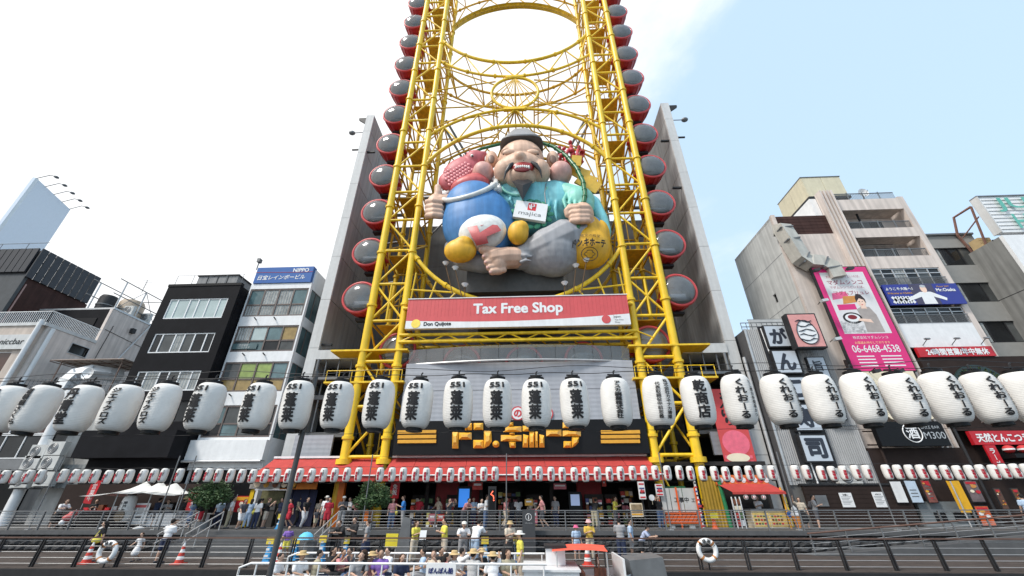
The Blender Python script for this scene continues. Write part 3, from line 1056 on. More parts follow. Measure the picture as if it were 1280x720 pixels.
# head with ears, cheeks and nose
h = Mb()
eb(h, 474, 168, 31.0, 100, 2.3, 76)
eb(h, 474, 205, 30.6, 108, 2.2, 58)
eb(h, 410, 205, 30.1, 46, 1.3, 42)
eb(h, 545, 205, 30.1, 46, 1.3, 42)
eb(h, 474, 232, 30.0, 60, 1.5, 34)
eb(h, 470, 135, 29.6, 20, .8, 32)
eb(h, 470, 150, 28.8, 25, .8, 19)
eb(h, 448, 153, 29.2, 13, .5, 11)
eb(h, 494, 153, 29.2, 13, .5, 11)
eb(h, 425, 124, 29.6, 34, .6, 12, -8)
eb(h, 520, 122, 29.6, 34, .6, 12, 8)
eb(h, 480, 262, 31.2, 62, 1.3, 40)
for x in (358, 597):
    eb(h, x, 155, 30.9, 27, .7, 34)
vpart('head', h, SKS, .085, 5)
h = Mb()
eb(h, 326, 210, 30.6, 46, 1.3, 38, -8)
h2 = Mb()
eb(h2, 628, 210, 30.6, 48, 1.3, 40, 8)
vpart('earlobe', h, SKP, .1, 4)
vpart('earlobe', h2, SKP, .1, 4)
for x in (358, 598):
    q = Mb()
    eb(q, x, 154, 30.28, 14, .16, 19)
    q.build('ear_hollow', mat('statue_skin_inner', (.19, .11, .08), .5), stt, smooth=180)
for x, d in ((425, -8), (520, 8)):                      # smiling eyes: lid and dark slit
    q = Mb()
    eb(q, x, 126, 28.95, 26, .25, 11, d)
    q.build('eyelid', SKS, stt, smooth=180)
    pts = [Z5(x + t * 22, 135 - 7 * (1 - t * t), 28.98) for t in (-1, -.6, -.2, .2, .6, 1)]
    Mb().path(pts, .085, 6).build('eye_line', SBLK, stt, smooth=60)
for x in (459, 483):
    q = Mb()
    eb(q, x, 160, 28.62, 5, .12, 3.5)
    q.build('nostril', SBLK, stt, smooth=180)
q = Mb()
eb(q, 479, 187, 29.0, 46, .5, 23)
q.build('lips', LIP, stt, smooth=180)
q = Mb()
eb(q, 479, 189, 28.58, 35, .16, 15)
q.build('mouth', mat('statue_tongue', (.22, .02, .02), .4), stt, smooth=180)
for i in range(7):
    q = Mb()
    eb(q, 455 + i * 8.2, 182 + abs(i - 3) * .8, 28.5, 4.6, .14, 6.5)
    q.build('tooth', TOOTH, stt, smooth=180)
for pts in ([(452, 165, 28.85), (432, 178, 28.75), (413, 205, 28.8), (405, 240, 29.0)], [(508, 163, 28.85), (532, 176, 28.75), (548, 198, 28.8), (556, 228, 29.0)]):
    q = Mb()
    q.path([Z5(*p) for p in pts], [.14, .24, .13, .03], 10)
    q.build('moustache', SBLK, stt, smooth=60)
q = Mb()
bp_ = [(438, 240), (462, 232), (480, 236), (500, 232), (520, 240), (504, 268), (480, 316), (458, 268)]
fr_ = [Z5(x, y, 28.95) for x, y in bp_]
bk_ = [Z5(x, y, 29.8) for x, y in bp_]
c_ = Z5(480, 255, 28.35)
q.add(fr_ + bk_ + [c_], [(i, (i + 1) % 8, 16) for i in range(8)] + [(i, 8 + i, 8 + (i + 1) % 8, (i + 1) % 8) for i in range(8)] + [tuple(range(15, 7, -1))])
q.build('goatee', SBLK, stt, smooth=50)
# cap: a flat-topped folded cap with a brim
def loft(name, rows, m, n=28, smooth=50):               # rows (x, y, Y, rx, ry)
    q = Mb()
    vs = []
    for x, y, Y, rx_, ry_ in rows:
        c = Z5(x, y, Y)
        for k in range(n):
            a = 2 * PI * k / n
            ca, sa = math.cos(a), math.sin(a)
            f_ = lambda v: math.copysign(abs(v) ** .55, v)
            vs.append(c + Vector((rx_ * KX * f_(ca), ry_ * f_(sa), 0)))
    fs = [(i * n + k, i * n + (k + 1) % n, (i + 1) * n + (k + 1) % n, (i + 1) * n + k) for i in range(len(rows) - 1) for k in range(n)]
    fs.append(tuple((len(rows) - 1) * n + k for k in range(n)))
    fs.append(tuple(range(n - 1, -1, -1)))
    q.add(vs, fs)
    return q.build(name, m, stt, smooth=smooth)
loft('cap', [(476, 112, 30.8, 90, 1.85), (476, 104, 30.8, 86, 1.75), (475, 80, 30.8, 62, 1.3), (474, 60, 30.8, 42, .95), (474, 56, 30.8, 34, .8)], HATM)
loft('cap_band', [(476, 117, 30.8, 93, 1.93), (476, 111, 30.8, 92, 1.90)], mat('statue_cap_band', (.10, .105, .11), .5))
# robe
h = Mb()
eb(h, 520, 330, 31.6, 130, 1.9, 95)
eb(h, 470, 290, 31.6, 110, 1.6, 50)
eb(h, 420, 340, 31.7, 110, 1.5, 80)
eb(h, 610, 320, 31.4, 90, 1.6, 80)
eb(h, 520, 400, 31.6, 130, 1.7, 50)
for x0, y0, x1, y1 in ((590, 300, 575, 400), (615, 300, 612, 390), (432, 300, 440, 330), (560, 280, 548, 310)):
    lm(h, [(x0, y0, 30.1), ((x0 + x1) / 2 - 6, (y0 + y1) / 2, 29.85), (x1, y1, 29.9)], [.1, .2, .1])
vpart('robe', h, CYAN, .09, 4)
h = Mb()
lm(h, [(645, 290, 31.0), (690, 305, 30.6), (720, 340, 30.2)], [1.15, 1.2, 1.0])
eb(h, 700, 320, 30.5, 62, 1.3, 52)
for k in range(4):
    lm(h, [(652 + 18 * k, 285 + 7 * k, 29.9 - .1 * k), (640 + 22 * k, 315 + 9 * k, 29.4), (648 + 24 * k, 345 + 6 * k, 29.2)], [.12, .2, .1])
vpart('sleeve', h, TEAL, .085, 4)
h = Mb()
lm(h, [(700, 285, 31.2), (755, 330, 31.0), (790, 390, 30.9), (808, 440, 30.9), (808, 490, 31.0)], [.7, .8, .62, .5, .25])
vpart('sleeve_fall', h, CYAN, .1, 6)
pts = [Z5(488 + 88 * math.cos(t), 262 + 36 * math.sin(t), 30.05 - .12 * math.sin(t)) for t in [PI * (.02 + .96 * i / 20) for i in range(21)]]
Mb().path(pts, .14, 8).build('collar', TEAL, stt, smooth=60)
for i in range(15):                                     # wreath pattern round the card: leaf by leaf
    t = 2 * PI * i / 15
    c = Z5(515 + 72 * math.cos(t), 368 + 50 * math.sin(t), 29.72)
    q = Mb()
    q.ball(c, (.40, .10, .26), 10, 6, Matrix.Rotation(R(i * 47), 3, 'Y'))
    q.build('wreath_leaf', mat('wreath_green', (.04, .26, .15), .45), stt, smooth=180)
# card hung on a cord
cd = [Z5(456, 313, 29.25), Z5(579, 330, 29.25), Z5(569, 397, 29.25), Z5(441, 377, 29.25)]
q = Mb().add(cd + [p + Vector((0, .35, 0)) for p in cd], [(0, 1, 2, 3), (7, 6, 5, 4), (0, 4, 5, 1), (1, 5, 6, 2), (2, 6, 7, 3), (3, 7, 4, 0)])
card = q.build('card', WHT2, stt)
ux, uz = cd[1] - cd[0], cd[3] - cd[0]
def on_card(name, s, u0, u1, v0, v1, m, bold=0.0, off=.012):
    vs, fs = layout(s, bold)
    ax, bx_ = min(v[0] for v in vs), max(v[0] for v in vs)
    az, bz_ = min(v[1] for v in vs), max(v[1] for v in vs)
    Mb().add([cd[0] + ux * (u0 + (u1 - u0) * (v[0] - ax) / (bx_ - ax)) + uz * (v1 + (v0 - v1) * (v[1] - az) / (bz_ - az)) - Vector((0, off + .002 * v[2], 0)) for v in vs], fs).build(name, m, card, recalc=False)
on_card('lettering', 'majica', .15, .86, .60, .88, STEEL, .0)
q = Mb().add([cd[0] + ux * u + uz * v - Vector((0, .01, 0)) for u, v in ((.40, .08), (.66, .08), (.66, .50), (.40, .50))], [(0, 1, 2, 3)])
q.build('red_square', mat('card_red', srgb(215, 45, 50), .4), card)
q = Mb()
for a, c in (((.44, .33), (.62, .25)), ((.50, .15), (.52, .45)), ((.57, .14), (.60, .22)), ((.45, .20), (.48, .40))):
    p0, p1 = cd[0] + ux * a[0] + uz * a[1], cd[0] + ux * c[0] + uz * c[1]
    q.tube(p0 - Vector((0, .02, 0)), p1 - Vector((0, .02, 0)), .06, 6)
q.build('emblem', WHT2, card)
Mb().path([Z5(570, 326, 29.3), Z5(566, 285, 29.5), Z5(572, 246, 30.0)], .05, 6).build('cord', STEEL, stt)
# trousers, foot, hands
h = Mb()
lm(h, [(500, 530, 30.2), (560, 510, 30.0), (650, 470, 30.2), (720, 440, 30.6)], [1.3, 1.75, 2.0, 1.3])
eb(h, 600, 515, 30.2, 100, 1.9, 78)
eb(h, 560, 560, 30.6, 90, 1.5, 36)
lm(h, [(476, 540, 30.0), (500, 535, 30.1)], [1.15, 1.2])
for y0, y1, r_ in ((505, 510, .2), (530, 535, .24), (556, 552, .2)):
    lm(h, [(474, y0, 29.1), (492, y1 - 3, 28.95), (512, y1, 29.0)], [r_ * .9, r_ * .8, .1])
vpart('trouser_leg', h, PANT, .095, 5)
h = Mb()
lm(h, [(205, 500, 30.8), (250, 545, 30.6), (330, 560, 30.6), (400, 560, 30.9)], [.8, 1.1, 1.0, .8])
vpart('trouser_leg', h, PANT, .11, 8)
h = Mb()
lm(h, [(465, 540, 29.8), (420, 540, 29.5), (375, 545, 29.3)], [.95, 1.0, .95])
eb(h, 384, 552, 29.3, 34, .8, 42)
for x, y, r in ((335, 508, .42), (345, 536, .36), (352, 558, .34), (360, 578, .32), (370, 594, .30)):
    lm(h, [(x + 36, y + (545 - y) * .15, 29.2), (x - 9, y, 28.9)], [r * .9, r * 1.02])
vpart('foot', h, SKS, .06, 2)
for x, y in ((324, 503), (335, 532), (342, 555), (350, 576), (361, 594)):
    q = Mb()
    eb(q, x - 8, y, 28.55, 5, .05, 4)
    q.build('toenail', SKP, stt, smooth=180)
h = Mb()                                                # fist round the rod
eb(h, 716, 368, 29.3, 40, .8, 40)
lm(h, [(730, 400, 29.7), (745, 420, 30.2)], [.75, .8])
for k, y in enumerate((347, 365, 383, 398)):
    lm(h, [(735, y - 4, 28.75), (700, y - 3, 28.45), (672, y, 28.6), (668, y + 3, 29.0)], [.30, .32, .30, .24])
lm(h, [(700, 340, 29.1), (665, 342, 28.75), (652, 356, 28.7), (655, 372, 28.75)], [.36, .34, .30, .26])
vpart('hand', h, SKS, .07, 4)
h = Mb()                                                # thumb-up hand
eb(h, 138, 335, 30.2, 36, .8, 44)
lm(h, [(160, 330, 30.4), (200, 330, 30.8)], [.95, 1.0])
lm(h, [(146, 310, 30.2), (150, 285, 30.1), (148, 264, 30.1)], [.46, .42, .36])
for y in (322, 342, 360, 376):
    lm(h, [(160, y, 29.5), (130, y - 3, 29.2), (106, y, 29.5), (108, y + 2, 29.9)], [.32, .33, .30, .26])
vpart('hand', h, SKS, .07, 4)
q = Mb()
pts = [Z5(744 + 34 * math.cos(t), 402 + 20 * math.sin(t), 29.8 - .3 * math.sin(t)) for t in [2 * PI * i / 24 for i in range(24)]]
q.path(pts, .2, 8, closed=True)
q.build('cuff', BLUE, stt, smooth=60)
# rod
rod = [(168, 275), (176, 235), (190, 205), (240, 150), (320, 112), (400, 92), (480, 82), (545, 86), (600, 104), (650, 140), (692, 190), (716, 240), (724, 290), (716, 340), (704, 390), (688, 442)]
yy = [31.6] * 8 + [31.2, 30.7, 30.2, 29.6, 29.2, 28.95, 28.9, 28.8]
rp_ = [Z5(x, y, Y) for (x, y), Y in zip(rod, yy)]
q = Mb().path(rp_[7:], [.2, .2, .21, .21, .22, .22, .22, .22, .24], 10)
for i in range(7, 15):
    for f_ in (.2, .7):
        p, d = rp_[i].lerp(rp_[i + 1], f_), (rp_[i + 1] - rp_[i]).normalized()
        q.tube(p - d * .06, p + d * .06, .26, 10)
q.path(rp_[:8], [.09, .1, .11, .13, .15, .17, .19, .2], 8)
q.build('fishing_rod', GREEN, stt, smooth=50)
# yellow bag
h = Mb()
eb(h, 732, 500, 30.2, 86, 1.5, 68)
eb(h, 740, 440, 30.3, 52, 1.1, 60)
eb(h, 775, 470, 30.4, 44, 1.1, 70, 10)
vpart('bag', h, SYEL, .1, 8)
def on_bag(name, s, x0, x1, y0, y1, Y, m, bold, slant):
    vs, fs = layout(s, bold)
    ax, bx_ = min(v[0] for v in vs), max(v[0] for v in vs)
    az, bz_ = min(v[1] for v in vs), max(v[1] for v in vs)
    bm = bmesh.new()
    q = [bm.verts.new(((v[0] - ax) / (bx_ - ax), (v[1] - az) / (bz_ - az), -.01 * v[2])) for v in vs]
    for f_ in fs:
        try:
            bm.faces.new([q[i] for i in f_])
        except ValueError:
            pass
    for i in range(1, 12):
        bmesh.ops.bisect_plane(bm, geom=bm.verts[:] + bm.edges[:] + bm.faces[:], plane_co=(i / 12, 0, 0), plane_no=(1, 0, 0))
    mb = Mb()
    bm.verts.index_update()
    for v in bm.verts:
        u = v.co.x
        p = Z5(x0 + (x1 - x0) * u, y1 + (y0 - y1) * v.co.y + slant * u, Y)
        p.y += v.co.z + 1.0 * ((p.x - BAGC) / 2.6) ** 2
        mb.v.append(tuple(p))
    for f_ in bm.faces:
        mb.f.append(tuple(v.index for v in f_.verts))
        mb.m.append(0)
    bm.free()
    mb.build(name, m, stt, recalc=False)
BAGC = Z5(735, 480).x
on_bag('lettering', 'ドン.キホーテ', 676, 806, 460, 492, 28.42, INK, .04, 4)
on_bag('lettering', '激安の殿堂', 706, 784, 444, 455, 28.62, INK, .0, 2)
q = Mb().path([Z5(742 + 32 * math.cos(t), 524 + 27 * math.sin(t), 28.66) for t in [2 * PI * i / 32 for i in range(32)]], .035, 6, closed=True)
q.path([Z5(742 + 18 * math.cos(t) + 4 * math.cos(5 * t), 524 + 15 * math.sin(t), 28.62) for t in [2 * PI * i / 32 for i in range(32)]], .03, 6, closed=True)
q.build('emblem', INK, stt)
# blue treasure sack with a red top, tied with a white rope, and two gold nuggets
h = Mb()
eb(h, 305, 400, 30.0, 138, 1.9, 125, -6)
eb(h, 285, 330, 30.2, 112, 1.7, 85, -10)
eb(h, 350, 440, 30.1, 100, 1.7, 85)
vpart('sack', h, BLUE, .12, 14)
h = Mb()
eb(h, 275, 262, 30.6, 84, 1.3, 34, -14)
eb(h, 290, 245, 30.6, 60, 1.1, 26, -10)
vpart('sack_top', h, SRED, .1, 6)
q = Mb().path([Z5(272 + 104 * math.cos(t) + 8 * math.sin(t), 274 - 34 * math.cos(t) + 22 * math.sin(t), 30.1 - 1.8 * math.sin(t)) for t in [2 * PI * i / 36 for i in range(36)]], .26, 8, closed=True)
q.build('rope', TOOTH, stt, smooth=60)
h = Mb()
eb(h, 375, 258, 29.7, 14, .5, 16)
eb(h, 388, 272, 29.6, 13, .45, 13)
eb(h, 368, 275, 29.6, 11, .4, 11)
vpart('rope_knot', h, TOOTH, .08, 3)
h = Mb()
eb(h, 322, 440, 29.2, 92, 1.35, 60, -8)
vpart('sack_patch', h, TOOTH, .1, 4)
for poly in ([(262, 418), (300, 408), (312, 440), (374, 402), (397, 432), (338, 456), (346, 482), (300, 492), (280, 455)], [(308, 396), (326, 390), (334, 408), (316, 414)], [(334, 386), (352, 380), (360, 398), (342, 404)]):
    bm = bmesh.new()
    bm.faces.new([bm.verts.new((*p, 0)) for p in poly])
    for i in range(24):
        for co, no_ in (((236 + i * 8, 0, 0), (1, 0, 0)), ((0, 370 + i * 6, 0), (0, 1, 0))):
            bmesh.ops.bisect_plane(bm, geom=bm.verts[:] + bm.edges[:] + bm.faces[:], plane_co=co, plane_no=no_)
    bm.verts.index_update()
    q = Mb()
    for v in bm.verts:
        x, y = v.co.x, v.co.y
        q.v.append(tuple(Z5(x, y, 29.08 - 1.35 * math.sqrt(max(.02, 1 - ((x - 322) / 98) ** 2 - ((y - 440) / 66) ** 2)))))
    for f in bm.faces:
        q.f.append(tuple(v.index for v in f.verts))
        q.m.append(0)
    bm.free()
    q.build('emblem', SRED, stt)
for pts in ([(236, 512, 28.9, 58, .9, 36), (250, 490, 28.8, 40, .8, 26)],
            [(462, 442, 28.9, 38, .8, 38), (474, 425, 28.8, 28, .7, 24)]):
    h = Mb()
    for p in pts:
        eb(h, *p)
    vpart('gold_nugget', h, SYEL, .08, 4)
# fish on the shoulder
h = Mb()
ang = -33
eb(h, 245, 195, 31.2, 92, .9, 50, ang)
eb(h, 292, 155, 31.1, 46, .9, 34, ang)
lm(h, [(315, 140, 31.0), (330, 132, 31.0)], [.55, .3])
eb(h, 196, 240, 31.2, 50, .7, 40, ang)
vpart('fish', h, FISH, .09, 5)
for i in range(9):                                      # rows of raised scales
    for j in range(6):
        u, v = -70 + i * 13 + (j % 2) * 6, -32 + j * 12
        if (u / 92) ** 2 + (v / 44) ** 2 > .95 or u > 38:
            continue
        a = R(ang)
        x, y = 245 + u * math.cos(a) - v * math.sin(a), 200 + u * math.sin(a) + v * math.cos(a)
        q = Mb()
        k_ = math.sqrt(max(0, 1 - (u / 100) ** 2 - (v / 52) ** 2))
        eb(q, x, y, 31.2 - .9 * k_ - .02, 8.5, .10, 7.5, ang, 10, 6)
        q.build('fish_scale', FISHD, stt, smooth=180)
q, q2 = Mb(), Mb()
for i in range(9):
    q.tube(Z5(185 + i * 12, 205 - i * 10, 31.0), Z5(176 + i * 12, 190 - i * 9, 31.1), .09, 6)
    q2.tube(Z5(244, 225, 30.2), Z5(226 + i * 5, 262 - i * 3, 30.3), .06, 6)
q.build('fin', FISHD, stt, smooth=60)
q2.build('fin', FISHD, stt, smooth=60)
q = Mb()
eb(q, 283, 140, 30.35, 9, .14, 8)
q.build('fish_eye', TOOTH, stt, smooth=180)
q = Mb()
eb(q, 283, 140, 30.2, 4.5, .08, 4.5)
q.build('fish_pupil', SBLK, stt, smooth=180)
# coral and gold coins behind the shoulder
rg = random.Random(5)
for k in range(11):
    x, y = 618 + k * 9.5, 165 + rg.uniform(-18, 20)
    pts = [Z5(x, y, 31.4)]
    for s in range(4):
        x += rg.uniform(-11, 13)
        y -= rg.uniform(8, 18)
        pts.append(Z5(x, y, 31.4 + rg.uniform(-.5, .4)))
    q = Mb().path(pts, [.17, .19, .17, .18, .12], 8)
    q.ball(pts[-1], .22, 8, 6)
    q.ball(pts[2], .24, 8, 6)
    q.build('coral', cm('coral_pink', 205, 75, 85, .4), stt, smooth=60)
for k, (x, y, a) in enumerate(((655, 170, -20), (690, 172, 35), (668, 192, 15), (700, 205, 40), (722, 215, 20), (712, 236, 35), (745, 240, 30), (735, 262, 15), (760, 262, 35), (648, 205, 0), (690, 160, 10))):
    q = Mb()
    rot = Matrix.Rotation(R(a), 3, 'Y')
    c = Z5(x, y, 31.9 - k * .11)
    q.obox(c, rot @ Vector((.52, 0, 0)), (0, .08, 0), rot @ Vector((0, 0, .72)))
    q.build('gold_coin', KOB, stt)
# plinth fixed to the tower
q = Mb()
a, c = P(585, 342, 31.4), P(705, 366, 31.4)
q.box(a[0], c[0], 30.9, 41.2, c[1], a[1] + .6)
q.build('plinth', mat('plinth_dark', (.06, .058, .055), .6, var=.15), stt)
q = Mb().box(XC - 4, XC + 4, 31.6, 41.2, 19, 24.5)
q.build('mount', CONCD, stt)
# small spot lamps on stalks round the statue
for (px, py, bx_, by_), lb in zip(((557, 331, 566, 362), (569, 337, 577, 364), (581, 358, 581, 368), (706, 356, 705, 369), (720, 334, 716, 366), (733, 327, 726, 362)),
                                  ('taller one of the outer pair under the blue sack', 'inner one of the pair under the blue sack', 'very short one at the left end of the plinth', 'very short one at the right end of the plinth', 'inner one of the pair under the yellow bag', 'taller one of the outer pair under the yellow bag')):
    p, q_ = P(px, py, 29.4), P(bx_, by_ + 6, 29.9)
    t = thing('spot_lamp', f'spot lamp on a stalk, {lb}', 'lamp', (q_[0], 29.9, q_[1]), 'spot lamps under the statue')
    bar('stalk', (q_[0], 29.9, q_[1]), (p[0], 29.4, p[1]), .045, mat('rusty_stalk', (.16, .09, .04), .7), t)
    h = Mb()
    h.lathe([(.10, .0), (.30, .28), (.27, .30), (.01, .18)], (p[0], 29.4, p[1] - .05), 14)
    h.ball((p[0], 29.4, p[1] + .1), (.2, .2, .14), 10, 6)
    h.build('head', WHT2, t, smooth=50)
# ------------------------------------------------------------------ buildings to the left
def ac_unit(label, x, y, z, w_=.85, h_=.62, d=.34, group='outdoor air conditioner units'):
    t = thing('air_conditioner', label, 'air conditioner', (x, y, z), group)
    q = Mb().box(x - w_ / 2, x + w_ / 2, y - d, y, z, z + h_)
    q.build('casing', mat('aircon_white', (.55, .55, .53), .5, var=.1, streak=.15), t)
    q = Mb().lathe([(.01, y - d - .02), (h_ * .40, y - d - .02), (h_ * .42, y - d - .001)], (x - w_ * .12, 0, z + h_ / 2), 20, 'y')
    q.build('fan_grille', STEEL, t)
    q = Mb()
    for k in (.15, .25, .35):
        q.path([(x - w_ * .12 + h_ * k * math.cos(a), y - d - .03, z + h_ / 2 + h_ * k * math.sin(a)) for a in [2 * PI * i / 20 for i in range(20)]], .012, 5, closed=True)
    q.build('grille_wire', STEELL, t)
    return t
BX = P(58, 405, 31)[0]
BZ, BZ2 = 15.7, 19.2
bb = thing('beige_building', 'stained beige building with a long blank side wall and roof terrace railing', 'building', (-50, 35, 0))
q = Mb()
wx = [PY(88, 434, BX), PY(106, 447, BX)]
# side wall with a window opening, built as a slab facing +x
def facade_x(mb, y0, y1, z0, z1, x0, x1, holes):
    t = Mb()
    facade(t, y0, y1, z0, z1, x0, x1, holes)
    for v in t.v:
        mb.v.append((v[1], v[0], v[2]))
    n = len(mb.v) - len(t.v)
    for f in t.f:
        mb.f.append(tuple(i + n for i in f))
        mb.m.append(0)
hole = (wx[0][0], wx[1][0], min(wx[0][1], wx[1][1]), max(wx[0][1], wx[1][1]) + .4)
facade_x(q, 31.3, 35.6, 0, BZ - .3, BX - .3, BX, [hole])
facade_x(q, 35.6, 41.2, 0, BZ2, BX - .3, BX, [])
q.build('side_wall', BEIGE, bb)
blk('pane', BX - .25, BX - .22, hole[0], hole[1], hole[2], hole[3], GMID, bb)
q = Mb()
for y_, z_ in ((hole[0] - .06, 0), (hole[1], 0)):
    q.box(BX - .2, BX + .03, y_, y_ + .06, hole[2] - .06, hole[3] + .06)
q.box(BX - .2, BX + .06, hole[0], hole[1], hole[2] - .06, hole[2])
q.box(BX - .2, BX + .03, hole[0], hole[1], hole[3], hole[3] + .06)
q.build('window_frame', STEELL, bb)
fx0, fx1, fz0, fz1 = BX - 9, BX - 1.5, 10.9, 13.2
q = Mb()
facade(q, -66, BX - .3, 0, BZ - .3, 31, 31.3, [(BX - 8, BX - 1.6, 10.6, 13.0), (BX - 8, BX - 1.6, 6.0, 8.6)])
q.build('front_wall', mat('beige_front', (.52, .44, .38), .8, var=.08, streak=.15), bb)
window(bb, BX - 7.99, BX - 1.61, 10.61, 12.99, 31.08, 4, STEELL, [GDARK, mat('brown_glass', (.07, .03, .02), .1)])
window(bb, BX - 7.99, BX - 1.61, 6.01, 8.59, 31.08, 4, STEELL, [GDARK, GCUR])
Mb().box(-66, BX + .05, 30.9, 35.6, BZ - .29, BZ).build('terrace_slab', CONCL, bb)
blk('roof', -66, BX + .05, 35.65, 41.25, BZ2 + .01, BZ2 + .2, STEELL, bb)
blk('core', -65.9, BX - .31, 31.31, 41, 0, BZ - .31, DARK, bb)
blk('penthouse_wall', -52, BX - .01, 35.62, 35.9, BZ + .02, BZ2, BLACK, bb)
blk('penthouse_panel', -47.5, BX - 1.2, 35.55, 35.61, BZ + .6, BZ2 - 1.0, BLKS, bb)
bar('drain_pipe', (BX + .15, 31.6, BZ - .4), (BX + .15, 31.6, 8.2), .16, WHITE, bb)
bar('drain_pipe', (BX - .35, 30.82, BZ + .2), (BX - .35, 30.82, 0), .17, WHITE, bb)
bar('drain_pipe', (BX + .1, 40.2, BZ2 + .3), (BX + .1, 37.9, 13.6), .08, STEELL, bb)
bar('cable', (BX + .03, 36.4, 17.6), (BX + .03, 36.2, 13.5), .025, DARK, bb)
bar('cable', (BX + .03, 35.8, 17.0), (BX + .03, 41, 16.6), .02, DARK, bb)
blk('vent_hood', BX + .002, BX + .35, 38.2, 38.6, 17.6, 18.1, DARK, bb)
blk('vent_box', BX + .002, BX + .3, 37.6, 38.3, 13.6, 14.3, WHITE, bb)
rl = thing('roof_railing', 'white slatted railing along the beige terrace edge', 'railing', (BX, 33, BZ))
bar('top_rail', (BX, 31, BZ + 1.1), (BX, 35.5, BZ + 1.1), .04, WHITE, rl)
bar('top_rail', (BX, 31, BZ + 1.1), (-58, 31, BZ + 1.1), .04, WHITE, rl)
for i in range(34):
    bar('baluster', (BX, 31 + i * .133, BZ + .02), (BX, 31 + i * .133, BZ + 1.08), .022, WHITE, rl, 6)
for i in range(40):
    bar('baluster', (BX - i * .2, 31, BZ + .02), (BX - i * .2, 31, BZ + 1.08), .022, WHITE, rl, 6)
x0, x1, z0, z1 = P(-8, 420, 30.8)[0], P(35, 430, 30.8)[0], 13.15, 14.5
t = board('bar_sign', 'pale sign with thin dark letters on the beige front wall', x0, x1, z0, z1, 30.8, .15, CONCL)
text('lettering', 'niccbar', x0 + 1.0, x1 - .5, z0 + .3, z1 - .25, 30.78, INK, t, bold=.01)
q = Mb().path([(x0 + .5 + .25 * math.cos(a), 30.77, z0 + .75 + .3 * math.sin(a)) for a in [2 * PI * i / 16 for i in range(16)]], .04, 6, closed=True)
q.build('emblem', INK, t)
ac_unit('white air conditioner on the beige roof edge, nearer of two', BX - .6, 37.9, BZ2 + .21, 1.1, 1.1)
ac_unit('white air conditioner on the beige roof edge, farther of two', BX - .5, 39.9, BZ2 + .21, 1.1, 1.1)
# dark building with a finned roof screen
DX = P(33, 343, 33)[0]
DZ = P(33, 343, 33)[1]
db = thing('dark_brown_building', 'dark building with brown side wall under a black finned roof screen', 'building', (DX - 6, 36, 0))
blk('front_wall', DX - 16, DX - .02, 33, 33.3, 0, DZ, mat('charcoal_wall', (.05, .055, .06), .6, var=.15, streak=.15), db)
blk('side_wall', DX - .3, DX, 33.32, 39.5, 0, DZ - .3, BROWN, db)
blk('core', DX - 16, DX - .32, 33.32, 39.5, 0, DZ - .1, DARK, db)
blk('corner_stripe', DX - .01, DX + .02, 33.4, 33.52, BZ, DZ - .9, mat('rust_pink', (.35, .22, .2), .7), db)
FIN = mat('fin_black', (.022, .024, .03), .5, var=.15)
for i in range(22):
    blk('fin', DX - .5 - i * .72 - .32, DX - .5 - i * .72 + .32, 32.8, 32.95, DZ + .25, DZ + 3.1, FIN, db)
for i in range(9):
    y = 33.2 + i * .72
    blk('fin', DX + .1, DX + .22, y - .315, y + .315, DZ - .28, DZ + 3.1, FIN, db)
for z in (DZ + .5, DZ + 1.7, DZ + 2.8):
    bar('fin_rail', (DX, 33, z), (DX, 39.4, z), .06, FIN, db)
blk('screen_back', DX - 16, DX - .2, 33.1, 33.2, DZ + .01, DZ + 3.0, mat('fin_back', (.03, .032, .038), .6), db)
for i in range(5):
    bar('roof_rail', (DX - 14 + i * 3, 33, DZ + 3.0), (DX - 14 + i * 3, 33, DZ + 3.9), .03, STEEL, db, 6)
bar('roof_rail', (DX - 16, 33, DZ + 3.9), (DX + .3, 33, DZ + 3.9), .03, STEEL, db, 6)
# steel frame and tanks on the beige roof
fr = thing('roof_frame', 'grey steel pipe frame standing on the beige roof behind the fins', 'steel frame', (BX - 2, 38, BZ2 + .2))
z0, z1 = BZ2 + .2, BZ2 + 3.4
F3 = [(BX - .4, 36.0), (BX - .4, 38.4), (BX - .4, 40.9), (BX - 3.4, 36.0), (BX - 3.4, 40.9)]
for x, y in F3:
    bar('post', (x, y, z0), (x, y, z1), .07, STEELL, fr)
for z in (z1, z0 + 1.5):
    bar('rail', (BX - .4, 35.2, z), (BX - .4, 40.9, z), .05, STEEL, fr)
    bar('rail', (BX - 3.4, 35.2, z), (BX - 3.4, 40.9, z), .05, STEEL, fr)
    bar('rail', (BX - .4, 40.9, z), (BX - 3.4, 40.9, z), .05, STEEL, fr)
bar('brace', (BX - .4, 36, z0), (BX - .4, 38.4, z1), .03, STEEL, fr)
bar('brace', (BX - .4, 40.9, z0), (BX - .4, 38.4, z1), .03, STEEL, fr)
bar('aerial_mast', (BX - 1, 38.4, z1), (BX - 1, 38.4, z1 + 1.6), .03, STEEL, fr, 6)
for k in range(4):
    bar('aerial_rod', (BX - 1.9 + .1 * k, 38.4, z1 + .7 + .3 * k), (BX - .1 - .1 * k, 38.4, z1 + .7 + .3 * k), .018, STEEL, fr, 5)
def tank(label, x, y, z, r, h_, m):
    t = thing('water_tank', label, 'water tank', (x, y, z))
    Mb().lathe([(r, 0), (r, h_ * .85), (r * .85, h_), (.01, h_ * 1.03)], (x, y, z), 24).build('shell', m, t, smooth=50)
    Mb().lathe([(r, h_ * .4 - .05), (r + .05, h_ * .4 - .05), (r + .05, h_ * .4 + .05), (r, h_ * .4 + .05)], (x, y, z), 24).build('hoop', STEEL, t)
tank('round beige water tank on the beige roof', BX - 1.9, 38.9, BZ2 + .21, 1.15, 2.2, mat('tank_beige', (.5, .4, .3), .6, streak=.1))
tank('dark squat water tank on the beige roof behind the fins', BX - 2.6, 36.9, BZ2 + .21, .8, 1.9, DARK)
